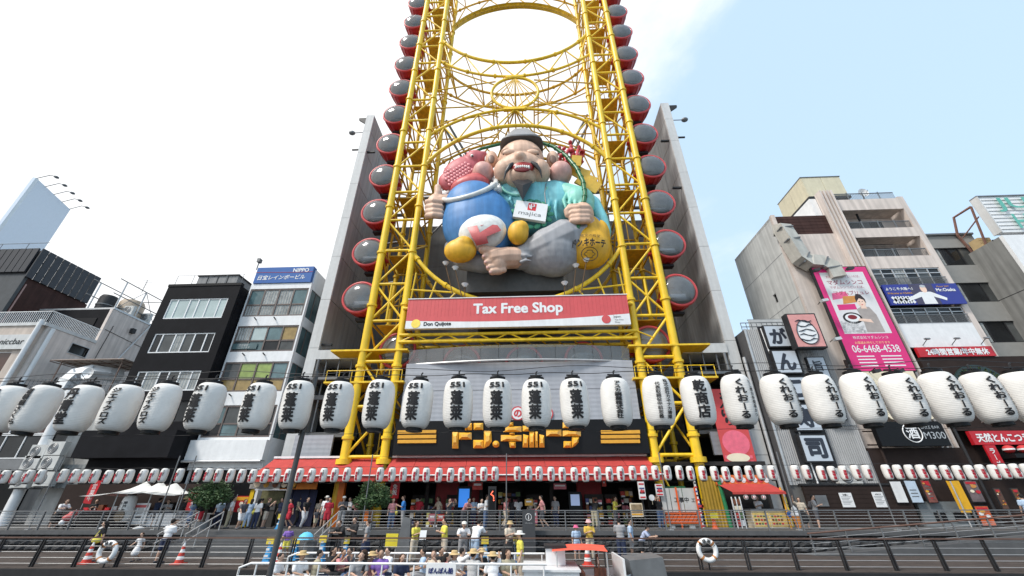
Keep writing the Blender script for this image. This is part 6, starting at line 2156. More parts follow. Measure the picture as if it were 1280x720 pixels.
def person(label, px, py, lv, Y, pose, face, top, bottom, bkind='trousers', hair='short', hm=0, h=1.68, skin=0, shoe='dkgrey', extra=None):
    z = {'S': 0, 'P': -1.0, 'B': BOATZ}[lv]
    x = P(px, py, Y)[0]
    t = thing('person', label, 'person', (x, Y, z))
    k = h / 1.68
    t.rotation_euler = (0, 0, R(face))
    t.scale = (k * 1.14, k * 1.14, k)
    p = POSES[pose]
    sk = SKIN[skin]
    link('body', p['body'], t, m=sk)
    link('shirt', p['shirt'], t, m=C_(top))
    link(bkind, p[bkind], t, m=C_(bottom))
    link('shoes', p['shoes'], t, m=C_(shoe))
    link('face', FACE, t, p['head'])
    link('hair' if hair in ('short', 'long', 'bun') else 'hat', HEADS[hair], t, p['head'], m=HAIRM[hm])
    if hair not in ('short', 'long', 'bun'):
        link('hair', HEADS['short'], t, p['head'] + Vector((0, .004, -.014)), m=HAIRM[0])
    if extra == 'backpack':
        link('backpack', BACKPACK, t, p['head'] + Vector((0, .15, -.40)), m=C_('dkgrey'))
    if extra == 'bag':
        link('bag', BAGM, t, p['head'] + Vector((.22, 0, -.68)), m=C_('yellow'))
    NP[0] += 1
    return t
q = Mb()
q.ball((0, .04, 0), (.15, .10, .20), 14, 10)
q.ball((0, .12, -.05), (.11, .05, .10), 12, 8)
BACKPACK = q.mesh('backpack', DFT, smooth=180)
q = Mb()
q.ball((0, 0, 0), (.10, .17, .13), 14, 9)
q.path([(0, .12, .08), (-.05, .05, .35), (-.10, -.02, .45), (-.06, -.08, .30), (0, -.12, .08)], .014, 6)
BAGM = q.mesh('bag', DFT, smooth=60)
BOATZ = -1.35
# people on the street
person('woman in white top and black skirt bending over the red pushchair', 74, 640, 'S', 27.6, 'lean', 70, 'white', 'black', 'skirt', 'short', 1)
person('man in a navy shirt in front of the black 915 board', 197, 632, 'S', 28.6, 'phone', 170, 'navy', 'dkgrey', 'shorts')
person('person in black tee and straw hat at the white table under the canopy', 228, 634, 'S', 28.2, 'phone', 150, 'black', 'grey', 'shorts', 'hat', 2)
person('woman in a denim shirt standing beside the left tree', 242, 636, 'S', 27.9, 'stand', 165, 'denim', 'denim', 'skirt', 'long', 0, 1.6)
person('person in black top and red shorts under the left tree', 252, 636, 'S', 28.0, 'phone', 190, 'black', 'red', 'shorts', 'short')
person('man in a white shirt with dark backpack beside the red menu flag', 291, 629, 'S', 28.0, 'stand', 120, 'white', 'khaki', 'trousers', 'short', 0, 1.72, extra='backpack')
person('woman in white shorts stepping down the stairs beside the blue cone', 303, 640, 'S', 27.2, 'walk', 60, 'dkgrey', 'white', 'shorts', 'long', 1, 1.58)
person('woman in a pale blue blouse at the food counter', 313, 635, 'S', 28.6, 'phone', 200, 'ltblue', 'ltblue', 'trousers', 'long', 0, 1.6)
person('woman in white blouse and navy trousers carrying a yellow bag', 323, 635, 'S', 27.8, 'stand', 170, 'white', 'navy', 'trousers', 'long', 0, 1.62, extra='bag')
person('woman in black vest and white shorts lifting a phone to her face', 335, 633, 'S', 28.2, 'photo', 100, 'black', 'beige', 'shorts', 'bun', 1, 1.66)
person('girl in red top and shorts walking before the navy curtain', 363, 638, 'S', 28.8, 'walk', -50, 'red', 'red', 'shorts', 'long', 0, 1.6)
person('person in black with white trousers half hidden by the slanted pole', 382, 637, 'S', 28.4, 'walk', 60, 'black', 'white', 'trousers', 'short')
person('man in grey cap and white tee behind the red tank top', 409, 624, 'S', 28.8, 'stand', 0, 'white', 'grey', 'shorts', 'cap', 3, 1.76)
person('woman in a red tank top and sunglasses walking towards the stairs', 412, 629, 'S', 27.6, 'stand', 10, 'red', 'red', 'shorts', 'short', 1, 1.66)
person('small child held by the hand beside the red tank top', 395, 648, 'S', 27.6, 'walk', 40, 'dkgrey', 'khaki', 'shorts', 'short', 0, 1.05)
person('man in a dark shirt and white cap with folded arms by the railing', 430, 626, 'S', 27.4, 'phone', 15, 'dkgrey', 'grey', 'trousers', 'cap', 3, 1.72)
person('person in pale pink top leaning behind the right tree', 447, 633, 'S', 28.4, 'lean', 20, 'pink', 'dkgrey', 'trousers', 'short')
person('woman in a rosy top and jeans with a yellow bag beside the right tree', 491, 634, 'S', 27.4, 'stand', 30, 'pink', 'denim', 'trousers', 'long', 1, 1.6, extra='bag')
person('bald man in a bright blue shirt standing at the railing', 506, 622, 'S', 27.3, 'phone', -70, 'blue', 'grey', 'trousers', 'short', 1, 1.74, 1)
person('woman in dark dress taking a photo left of the blue screen', 562, 628, 'S', 28.8, 'photo', 40, 'dkgrey', 'black', 'skirt', 'long', 0, 1.6)
person('woman in black photographing beside the blue screen', 570, 629, 'S', 29.2, 'photo', -60, 'black', 'black', 'trousers', 'short', 0, 1.62)
person('person in pink top leaning in front of the blue screen', 580, 634, 'S', 28.2, 'lean', 60, 'pink', 'dkgrey', 'trousers', 'short')
person('woman with dark hair and white top beside the tall man in white', 602, 629, 'S', 28.2, 'phone', 20, 'white', 'black', 'skirt', 'long', 0, 1.58)
person('tall man in white tee and blue jeans beside the dark pillar', 608, 622, 'S', 27.5, 'phone', 80, 'white', 'denim', 'trousers', 'short', 0, 1.78)
person('man in a pink shirt and dark shorts walking past the shop', 678, 627, 'S', 28.2, 'walk', -90, 'pink', 'dkgrey', 'shorts', 'short', 0, 1.74)
person('shopper in white deep inside the red shop entrance', 722, 628, 'S', 31.5, 'stand', 200, 'grey', 'dkgrey', 'trousers', 'short')
person('shopper in dark clothes between the goods shelves', 640, 628, 'S', 31.8, 'phone', 150, 'dkgrey', 'navy', 'trousers', 'long')
person('shopper in beige leaning over the goods beside the white posters', 660, 628, 'S', 30.8, 'lean', 120, 'beige', 'dkgrey', 'trousers', 'short', 1)
person('person in a black tee holding a round white fan by the barricade', 822, 623, 'S', 28.0, 'wave', 30, 'black', 'denim', 'trousers', 'short', 0, 1.7)
person('woman in a cream top and black skirt waving beside the ice cream model', 1001, 634, 'S', 27.8, 'wave', -30, 'beige', 'black', 'skirt', 'long', 0, 1.6)
person('man in grey tee with backpack facing the brown planks', 1015, 625, 'S', 27.7, 'phone', 60, 'grey', 'dkgrey', 'shorts', 'short', 0, 1.74, extra='backpack')
person('person in a pale blue shirt under the red lanterns', 1277, 622, 'S', 28.2, 'stand', 150, 'ltblue', 'navy', 'trousers', 'short', 0, 1.74)
MORE = [(120, 631, 29.2, 'phone', 30, 'black', 'dkgrey', 'short', 0, 'cook in black behind the red tray boxes'), (212, 633, 28.9, 'lean', 20, 'grey', 'navy', 'short', 0, 'customer in grey leaning at the white table'),
        (276, 633, 28.7, 'stand', 10, 'ltblue', 'navy', 'short', 1, 'person in pale blue behind the left tree'), (326, 632, 29.0, 'phone', 170, 'black', 'khaki', 'short', 0, 'customer in black at the glass counter'),
        (352, 631, 29.3, 'stand', -20, 'navy', 'black', 'long', 0, 'woman in navy before the dark curtain'), (374, 632, 29.6, 'walk', 80, 'khaki', 'black', 'short', 1, 'man in khaki walking in the curtain shade'),
        (400, 631, 29.8, 'stand', 30, 'beige', 'navy', 'long', 0, 'woman in beige in the shade behind the child'), (438, 630, 29.4, 'phone', -30, 'white', 'black', 'short', 0, 'man in white in the shade beside the orange column'),
        (524, 629, 30.4, 'phone', 160, 'red', 'black', 'short', 0, 'clerk in a red shirt at the left goods shelf'), (549, 629, 30.0, 'walk', -60, 'beige', 'denim', 'long', 1, 'shopper in beige passing the red panel'),
        (592, 628, 29.8, 'stand', 20, 'ltblue', 'navy', 'short', 0, 'shopper in pale blue beside the blue screen'), (632, 628, 29.4, 'walk', 60, 'pink', 'beige', 'short', 1, 'shopper in pink entering between the pillars'),
        (648, 628, 30.6, 'phone', 190, 'white', 'dkgrey', 'long', 0, 'shopper in white looking at packed goods'), (694, 628, 29.8, 'stand', -40, 'grey', 'navy', 'short', 0, 'shopper in grey before the orange packets'),
        (742, 629, 29.2, 'lean', 150, 'black', 'khaki', 'short', 0, 'shopper in black stooping over the stepped shelf'), (768, 629, 29.6, 'phone', 60, 'yellow', 'dkgrey', 'long', 1, 'shopper in yellow at the right end shelves'),
        (948, 634, 29.7, 'phone', 10, 'white', 'navy', 'short', 0, 'stall keeper in white behind the yellow menu counter')]
for px, py, Y, pose, fc, top, bot, hr, hm, lb in MORE:
    person(lb, px, py, 'S', Y, pose, fc, top, bot, 'trousers', hr, hm, 1.6 + .03 * (px % 5), px % 2)
# people on the lower promenade
person('person in black carrying a yellow bag beside the white life ring', 131, 662, 'P', 21.4, 'walk', -60, 'black', 'black', 'shorts', 'long', 0, 1.62, extra='bag')
person('small child in a white dress on the promenade', 175, 680, 'P', 21.6, 'walk', -20, 'white', 'white', 'skirt', 'short', 1, 1.15)
person('man in white tee and navy shorts seen from behind with a cross strap', 213, 660, 'P', 21.2, 'phone', 180, 'white', 'navy', 'shorts', 'short', 0, 1.72)
person('child in purple and yellow walking down the grey stairs', 361, 668, 'P', 23.2, 'walk', 10, 'purple', 'yellow', 'shorts', 'short', 0, 1.35)
person('man in black bent over a phone, left one of the pair at the rail', 431, 657, 'P', 22.6, 'lean', -20, 'black', 'dkgrey', 'shorts', 'short', 1, 1.7)
person('man in black bent over a phone, right one of the pair at the rail', 444, 657, 'P', 22.8, 'phone', -30, 'black', 'black', 'shorts', 'short', 1, 1.72)
person('girl in grey top with brown bun looking aside', 460, 660, 'P', 22.6, 'stand', -80, 'grey', 'navy', 'skirt', 'bun', 1, 1.6)
person('long haired staff member in yellow tee holding a white paper', 520, 657, 'P', 21.6, 'phone', 60, 'yellow', 'beige', 'trousers', 'long', 1, 1.62)
person('young man in yellow tee and beige shorts reading his phone', 557, 655, 'P', 21.8, 'phone', -60, 'yellow', 'beige', 'shorts', 'short', 0, 1.7)
person('man in white tee and white cap leaning on the brown rail', 580, 656, 'P', 21.2, 'lean', 10, 'white', 'grey', 'trousers', 'cap', 3, 1.7)
person('broad man in a plain white tee seen from behind', 594, 652, 'P', 20.6, 'lean', 160, 'white', 'ltblue', 'trousers', 'short', 0, 1.8)
person('woman in tan hat with a pale blouse on the promenade', 637, 660, 'P', 21.2, 'phone', 30, 'beige', 'black', 'skirt', 'bucket', 2, 1.62)
person('staff member in yellow tee and pale hat standing at the boat side', 650, 668, 'B', 18.4, 'stand', -80, 'yellow', 'beige', 'trousers', 'hat', 3, 1.72)
person('child in white top and bright pink hat beside the pale pink hat', 720, 664, 'P', 22.6, 'stand', 20, 'ltblue', 'ltblue', 'shorts', 'bucket', 4, 1.4)
person('woman in mustard top and pale pink hat holding a white bag', 736, 659, 'P', 22.8, 'phone', 5, 'mustard', 'beige', 'trousers', 'bucket', 5, 1.62)
person('man in grey tee and dark jeans seen from behind', 774, 657, 'P', 22.4, 'phone', 170, 'grey', 'navy', 'trousers', 'short', 0, 1.7)
person('woman in pale shirt and grey shorts beside the grey tee', 787, 658, 'P', 23.0, 'stand', 80, 'ltblue', 'grey', 'shorts', 'short', 0, 1.62)
person('boy in a striped tee and cap stooping beside the rail', 800, 662, 'P', 22.2, 'lean', 70, 'stripe', 'black', 'shorts', 'cap', 0, 1.5)
# passengers on the boat
BP = [(350, 690, 'sit', 90, 'white', 'denim', 'short', 0, 'passenger in white at the rounded end of the white boat rail'),
      (378, 688, 'sit', 60, 'white', 'grey', 'hat', 2, 'passenger in white tee and straw hat turned away near the slanted pole'),
      (398, 688, 'sit', 120, 'khaki', 'navy', 'short', 0, 'passenger in a leafy khaki shirt beside the straw hat'),
      (417, 685, 'sit_photo', 70, 'black', 'black', 'long', 0, 'passenger with long black hair in a black dress'),
      (430, 683, 'sit_photo', 60, 'pink', 'denim', 'short', 1, 'passenger in a rosy top lifting both hands'),
      (440, 685, 'sit', -30, 'dkgrey', 'navy', 'short', 0, 'passenger in dark grey leaning behind the rosy top'),
      (452, 688, 'sit', 30, 'grey', 'grey', 'short', 0, 'passenger in grey facing the viewer beside the tan hat'),
      (457, 692, 'sit', -50, 'black', 'beige', 'long', 1, 'passenger with brown hair and black top bending over the rail'),
      (466, 690, 'sit', 20, 'pink', 'grey', 'hat', 2, 'passenger in a tan sun hat and pink top'),
      (476, 682, 'sit', -60, 'navy', 'navy', 'short', 0, 'passenger in a navy waistcoat sitting high'),
      (488, 683, 'sit', -40, 'white', 'navy', 'short', 0, 'passenger in white sleeveless top with a black strap'),
      (477, 694, 'sit', 10, 'purple', 'white', 'bun', 0, 'passenger in a lilac top low behind the rail'),
      (503, 687, 'sit', 40, 'navy', 'black', 'long', 1, 'passenger with long hair and dark flowered blouse'),
      (532, 684, 'sit', -70, 'ltblue', 'grey', 'short', 0, 'passenger in pale blue resting an arm on the white rail'),
      (543, 688, 'sit_photo', 0, 'beige', 'grey', 'short', 1, 'passenger in beige behind the pale blue arm'),
      (550, 684, 'sit', 60, 'black', 'black', 'short', 0, 'passenger in black behind the white name board'),
      (557, 690, 'sit', 100, 'red', 'black', 'long', 0, 'passenger in dark red with black hair'),
      (566, 692, 'sit', 70, 'white', 'beige', 'hat', 2, 'passenger in white with a wide straw hat beside the pointing arm'),
      (575, 683, 'sit_point', 120, 'white', 'denim', 'short', 0, 'passenger in white stretching an arm out to point'),
      (591, 690, 'sit_photo', 160, 'plaid', 'beige', 'hat', 2, 'passenger in checked grey top and banded straw hat'),
      (601, 682, 'sit', 40, 'black', 'black', 'hat', 2, 'passenger in black with a tan hat farther back'),
      (617, 690, 'sit_point', 200, 'white', 'white', 'hat', 2, 'passenger in white raising an arm under a straw hat'),
      (630, 686, 'sit_photo', 190, 'black', 'denim', 'long', 0, 'passenger in black with raised hands near the yellow tee'),
      (634, 694, 'sit', 30, 'khaki', 'khaki', 'short', 1, 'passenger in khaki sitting low by the engine box')]
for i, (px, py, pose, fc, top, bot, hr, hm, lb) in enumerate(BP):
    Yb = 16.2 + (py < 687) * 1.2 + (i % 3) * .22
    person(lb, px, py, 'B', Yb, pose, fc, top, bot, 'trousers' if i % 3 else 'shorts', hr, hm, 1.62 + .04 * (i % 4), i % 2)
# ------------------------------------------------------------------ the boat
BMAT = mat('boat_white', (.70, .71, .72), .4, var=.06, streak=.08)
bx0, bx1 = P(308, 707, 16)[0], P(803, 700, 17)[0]
bo = thing('tour_boat', 'open white tour boat with benches full of passengers and a small orange canopy', 'boat', ((bx0 + bx1) / 2, 16.7, -1.9))
prof = [(bx0 + .2, .6), (bx0 + .8, 1.35), (bx0 + 2, 1.6), (0, 1.65), (bx1 - 2.4, 1.6), (bx1 - 1.0, 1.1), (bx1, .12)]
q = Mb()
vs = []
for i, (x, hw) in enumerate(prof):
    lift = .42 * max(0, (x - (bx1 - 4)) / 4) ** 1.5 if x > bx1 - 4 else 0
    vs += [(x, 16.75 - hw, -.95 + lift), (x - (.5 if i == 6 else 0), 16.75 - hw * .75, -2.1), (x - (.5 if i == 6 else 0), 16.75 + hw * .75, -2.1), (x, 16.75 + hw, -.95 + lift)]
fs = []
for i in range(len(prof) - 1):
    a, b_ = i * 4, i * 4 + 4
    for k in range(3):
        fs.append((a + k, b_ + k, b_ + k + 1, a + k + 1))
fs += [(0, 1, 2, 3), (24, 27, 26, 25)]
q.add(vs, fs)
q.build('hull', BMAT, bo, smooth=40)
blk('deck', bx0 + .9, bx1 - 1.4, 15.4, 18.1, -1.42, BOATZ - .002, mat('boat_deck', (.30, .30, .31), .7), bo)
blk('foredeck', bx1 - 3.6, bx1 - 1.1, 16.0, 17.5, -.92, -.86, BMAT, bo)
blk('stripe', bx0 + 1.5, bx1 - 4.4, 15.08, 15.098, -1.12, -1.0, cm('boat_purple', 60, 40, 120), bo)
xe = P(683, 700, 15.6)[0]
for y in (15.25, 18.2):                                 # white pipe rail
    pts = [(bx0 + .15, y + .15, -.95), (bx0 + .25, y, -.42), (bx0 + .6, y, -.30), (xe, y, -.30)]
    Mb().path(pts, .035, 8).build('rail', WHT2, bo, smooth=50)
    Mb().path([(bx0 + .25, y, -.65), (xe, y, -.65)], .02, 8).build('rail', WHT2, bo, smooth=50)
    for i in range(10):
        x = bx0 + .8 + (xe - bx0 - .9) * i / 9
        bar('rail_post', (x, y, -.95), (x, y, -.31), .026, WHT2, bo, 8)
for y in (16.1, 17.5):
    blk('bench', bx0 + 1.2, xe - .6, y - .2, y + .22, BOATZ, BOATZ + .42, BMAT, bo)
x0, x1 = P(533, 710, 15.2)[0], P(570, 710, 15.2)[0]
blk('name_board', x0, x1, 15.17, 15.2, -.72, -.27, WHT2, bo)
text('lettering', 'ぽんぽん船', x0 + .08, x1 - .08, -.60, -.33, 15.16, mat('boat_navy', (.02, .03, .15), .5), bo, bold=.05)
x0, x1 = P(655, 705, 15.8)[0], P(722, 705, 15.8)[0]
blk('engine_box', x0, x1, 15.4, 17.6, BOATZ, -.52, BMAT, bo)
blk('engine_lid', x0 - .05, x1 + .05, 15.35, 17.65, -.518, -.46, BMAT, bo)
blk('vent_grille', x0 + .5, x0 + .95, 15.38, 15.399, -.76, -.66, DARK, bo)
Mb().lathe([(0, 15.385), (.06, 15.385), (.06, 15.399)], (x0 + 1.12, 0, -.71), 14, 'y').build('dial', DARK, bo)
blk('seat_block', x1 - 1.0, x1 - .35, 16.4, 17.2, -.455, .02, BMAT, bo)
blk('seat_cushion', x1 - 1.05, x1 - .3, 16.35, 17.25, .022, .11, DARK, bo)
c0, c1 = P(690, 682, 17)[0], P(755, 682, 17)[0]
q = Mb()
N = 10
vs = []
for i in range(N + 1):
    u = i / N
    for j, y in enumerate((15.9, 17.0, 18.1)):
        vs.append((c0 + (c1 - c0) * u + (.18 if y > 17.5 else -.05 if y < 16 else 0), y, -.02 + .05 * math.sin(PI * u) + (.05 if j == 1 else 0)))
q.add(vs, [(i * 3 + j, i * 3 + j + 1, i * 3 + j + 4, i * 3 + j + 3) for i in range(N) for j in (0, 1)])
q.build('canopy', cm('canopy_orange', 225, 92, 70, .7), bo, smooth=60)
for x in (c0 + .1, c1 - .1):
    for y in (15.95, 18.05):
        bar('canopy_post', (x, y, -.95), (x, y, -.02), .025, STEELL, bo, 8)
WH = mat('varnish_brown', (.10, .035, .02), .4)
x = P(745, 700, 16.5)[0]
Mb().path([(x, 16.2 + .32 * math.sin(a), -.45 + .32 * math.cos(a)) for a in [2 * PI * i / 20 for i in range(20)]], .03, 6, closed=True).build('steering_wheel', WH, bo)
blk('wheel_stand', x - .12, x + .25, 16.05, 16.35, -.93, -.5, WH, bo)
blk('cockpit_panel', x - .9, x - .5, 15.5, 17.4, -.93, -.55, WH, bo)
blk('windscreen', x + .75, x + .82, 15.7, 17.8, -.85, -.2, WHT2, bo)
q = Mb().obox((x + 1.6, 16.7, -.5), (.55, 0, .05), (0, .75, 0), (-.03, 0, .28))
q.build('bow_cover', STEEL, bo)
tag(Mb().path([(x + .2 + .2 * math.cos(a), 15.6 + .1 * math.sin(a), -.8) for a in [i * .5 for i in range(14)]], .04, 6).build('rope', SRED, bo))
# ------------------------------------------------------------------ railings
def railing(label, Y, z, spans, hgt, posts, top_m, post_m, wires, kind='flat', base=None):
    t = thing('railing', label, 'railing', (0, Y, z))
    for a, b_ in spans:
        blk('top_rail', a, b_, Y - .05, Y + .05, z + hgt - .05, z + hgt, top_m, t)
        for k in range(wires):
            zz__ = z + .12 + (hgt - .25) * k / max(1, wires - 1)
            bar('cable', (a, Y + .01, zz__), (b_, Y + .01, zz__), .011, STEELL, t, 6)
        x = a + .05
        while x < b_:
            if kind == 'flat':
                blk('post', x - .03, x + .03, Y - .045, Y + .045, z, z + hgt - .052, post_m, t)
            else:
                for dx in (-.05, .05):
                    q = Mb().prismx([(Y - .13, z), (Y - .02, z), (Y + .04, z + hgt - .06), (Y - .03, z + hgt - .06)], x + dx - .018, x + dx + .018)
                    q.build('post', post_m, t)
            x += posts
    return t
railing('low black posted railing with brown top rail along the promenade edge', 19.95, -1.0, [(-27.5, 27.5)], 1.1, 1.9, RAILW, DARK, 5, 'fin')
railing('grey street railing with thin cables in front of the main shop', 26.1, 0.02, [(-11.2, 29.5)], 1.0, 1.85, STEEL, STEEL, 6)
railing('grey street railing with thin cables before the left shops', 26.1, 0.02, [(-33, -19.8)], 1.0, 1.85, STEEL, STEEL, 6)
t = thing('stair_railing', 'slanting steel handrails beside the grey stairs', 'railing', (-19.5, 25, -1))
for x in (-19.7, -18.2, -11.3):
    for z in (.95, .55):
        bar('handrail', (x, 23.6, -1 + z), (x, 26.1, z), .035, STEELL, t)
    for k in range(4):
        y = 23.7 + k * .8
        bar('post', (x, y, -1 + (y - 23.7) * .4), (x, y, (y - 26.1) * .4 + .95), .025, STEELL, t, 8)
# ramp on the right with its own rail
t = thing('ramp', 'grey concrete ramp climbing along the embankment at the right', 'ramp', (21, 25.4, -1))
q = Mb().prism([(14.2, -.995), (31, -.995), (31, -.05), (27, -.05)], 24.9, 25.9)
q.build('slab', KERB, t)
t = thing('ramp_railing', 'brown topped railing climbing with the right hand ramp', 'railing', (21, 24.8, -.9))
f_ = lambda x: -.995 + max(0, min(.945, (x - 14.2) * .0738))
pts = [(x, 24.95, f_(x) + .95) for x in (14.2, 18, 22, 27, 31)]
Mb().path(pts, .04, 8).build('top_rail', RAILW, t)
for dz_ in (.25, .5, .72):
    Mb().path([(x, y, z - .95 + dz_) for x, y, z in pts], .012, 6).build('cable', STEELL, t)
for i in range(10):
    x = 14.3 + i * 1.83
    blk('post', x - .03, x + .03, 24.92, 24.98, f_(x), f_(x) + .92, STEEL, t)
# ------------------------------------------------------------------ lanterns
def wrap(s, w_, zc, h_, rad, prof_r, vertical=True, bold=.04, x0=0.0, gap=1.0, off=.009):
    vs, fs = layout(s, bold, vertical, gap)
    ax, bx = min(v[0] for v in vs), max(v[0] for v in vs)
    az, bz = min(v[1] for v in vs), max(v[1] for v in vs)
    bm = bmesh.new()
    ly = bm.verts.layers.float.new('l')
    V = [bm.verts.new((x0 + ((v[0] - ax) / (bx - ax) - .5) * w_, 0, zc + ((v[1] - az) / (bz - az) - .5) * h_)) for v in vs]
    for q_, v in zip(V, vs):
        q_[ly] = v[2]

    for f in fs:
        try:
            bm.faces.new([V[i] for i in f])
        except ValueError:
            pass
    n = max(2, int(w_ / rad * 7))
    for i in range(1, n):
        bmesh.ops.bisect_plane(bm, geom=bm.verts[:] + bm.edges[:] + bm.faces[:], plane_co=(x0 - w_ / 2 + w_ * i / n, 0, 0), plane_no=(1, 0, 0))
    m = max(2, int(h_ / rad * 6))
    for i in range(1, m):
        bmesh.ops.bisect_plane(bm, geom=bm.verts[:] + bm.edges[:] + bm.faces[:], plane_co=(0, 0, zc - h_ / 2 + h_ * i / m), plane_no=(0, 0, 1))
    bm.verts.index_update()
    mb = Mb()
    for v in bm.verts:
        r = prof_r(v.co.z) + off + v[ly] * .0007
        a = v.co.x / rad
        mb.v.append((r * math.sin(a), -r * math.cos(a), v.co.z))
    for f in bm.faces:
        mb.f.append(tuple(v.index for v in f.verts))
        mb.m.append(0)
    bm.free()
    return mb
LR, LH = .215, .345                                      # radius and half height of the big lanterns
def lprof(z, R_, H_):
    t = min(1, abs(z) / H_)
    return R_ * (.50 + .50 * (1 - t ** 3.4) ** (1 / 2.2))
def lantern_mesh(R_, H_, ribs, n, per):
    N = ribs * per
    prof = [(lprof(-H_ + 2 * H_ * i / N, R_, H_) * (1 + (.011 if per > 1 else .014) * math.cos(2 * PI * i / per if per > 1 else PI * i)), -H_ + 2 * H_ * i / N) for i in range(N + 1)]
    return Mb().lathe(prof, (0, 0, 0), n).mesh('body', PAPER, smooth=180)
def cap_mesh(R_, H_, s):
    r = R_ * .54
    return Mb().lathe([(r, s * (H_ - .012)), (r, s * (H_ + .05 * R_ / .26)), (r * .8, s * (H_ + .05 * R_ / .26)), (.01, s * (H_ + .045 * R_ / .26))], (0, 0, 0), 20).mesh('cap', BLKS, smooth=40)
big_b, big_t, big_c = lantern_mesh(LR, LH, 30, 40, 3), cap_mesh(LR, LH, 1), cap_mesh(LR, LH, -1)
hook = Mb().path([(0, 0, LH + .05), (0, 0, LH + .13), (.02, 0, LH + .15)], .012, 6).box(-.09, .09, -.015, .015, LH + .075, LH + .09).mesh('hook', DARK)
pr_ = lambda z: lprof(z, LR, LH)
TX_ = {}
def lettering(key):
    if key in TX_:
        return TX_[key]
    out = []
    W = lambda *a, **k: out.append(wrap(*a, **k).mesh('lettering', INK, recalc=False))
    if key == '551':
        W('551', .23, .235, .085, LR, pr_, False, .04)
        W('蓬莱', .18, -.06, .42, LR  , pr_, True, .038)
    elif key == 'cre':
        W('くれおーる', .15, -.01, .54, LR  , pr_, True, .038, x0=-.01)
        W('たこ焼お好焼串かつ', .055, .0, .50, LR, pr_, True, .01, x0=.15)
    elif key == 'two':
        W('株式会社カネナカ青果', .085, .0, .55, LR, pr_, True, .02, x0=.05)
        W('代表取締役中前忠義', .07, -.02, .50, LR, pr_, True, .02, x0=-.08)
    else:
        n = len(key)
        W(key, .18 if n == 3 else .10 if n > 7 else .12, 0, .54, LR  , pr_, True, .038)
    TX_[key] = out
    return out
CXP = [-42, 10, 48, 102, 152, 202, 258, 323, 372, 422, 473, 521, 573, 622, 670, 719, 770, 823, 873, 924, 978, 1030, 1081, 1133, 1185, 1240, 1290]
KEY = ['', '丹青堂', '道頓堀さくら', '丹青堂', 'ジエイクロズ', 'ジエイクロズ'] + ['551'] * 10 + ['アスカ鋼業株式会社', 'two', '乾商店'] + ['cre'] * 8
LAB = {0: 'blank', 1: 'white lantern cut by the edge beside the thin vertical writing', 2: 'large white lantern with a thin vertical line of writing next to the edge one',
       3: 'large white lantern with three bold characters starting with tan', 4: 'large white lantern with thin slanting katakana, nearer the three bold characters', 5: 'large white lantern with thin slanting katakana, nearer the 551 lanterns',
       16: 'large white lantern with one long thin column of company characters', 17: 'large white lantern with two columns of small company characters', 18: 'large white lantern with three bold characters ending in shop sign'}
ZL = 2.735
for i, (px, key) in enumerate(zip(CXP, KEY)):
    x = P(px, 506, 6.0)[0]
    if i < 3:
        x += .0
    if i in LAB and i:
        lab = LAB[i]
    elif i == 0:
        continue
    elif key == '551':
        lab = f'large white lantern marked 551, {ORD[i - 6]} of ten from the black building side'
    else:
        lab = f'large white lantern with bold hiragana writing, {ORD[i - 19]} of its kind from the yellow leg'
    t = thing('paper_lantern', lab, 'paper lantern', (x, 6, ZL - LH), 'large white paper lanterns strung across the view')
    zo = (0, 0, LH)
    link('body', big_b, t, zo)
    link('top_cap', big_t, t, zo)
    link('bottom_cap', big_c, t, zo)
    link('hook', hook, t, zo)
    for m_ in lettering(key):
        link('lettering', m_, t, zo, (0, 0, 0))
    t.rotation_euler = (R(random.uniform(-2, 2)), R(random.uniform(-1.6, 1.6)), R(random.uniform(-9, 9)))
    k_ = random.uniform(.975, 1.03)
    t.scale = (k_, k_ * random.uniform(.98, 1.02), random.uniform(.98, 1.02))
xl, xr = P(395, 470, 6.12)[0], 9.6
POLE = mat('lantern_pole', (.07, .07, .07), .5, .3)
pl_ = thing('lantern_pole', 'dark slanting looking pole carrying the near string of large lanterns', 'pole', (xl, 6.12, -.9))
bar('shaft', (xl, 6.12, -.9), (xl, 6.12, 3.3), .037, POLE, pl_, 12)
for x in (-9.6, 9.6):
    bar('shaft', (x, 6.12, -.9), (x, 6.12, 3.3), .045, POLE, pl_, 12)
cb = thing('lantern_cable', 'thin dark cables holding the large lanterns', 'cable', (0, 6, 3.1))
for z0, z1, r in ((ZL + LH + .11, ZL + LH + .11, .006), (ZL + LH + .19, ZL + LH + .17, .005), (ZL - LH - .05, ZL - LH - .05, .003)):
    pts = []
    for i in range(97):
        x = -9.6 + i * .2
        sag = .035 * math.sin(x * 2.3) if z0 > 3.2 else .012 * math.sin(x * 5.1)
        pts.append((x, 6.05, z0 + sag))
    Mb().path(pts, r, 5).build('cable', DARK, cb)
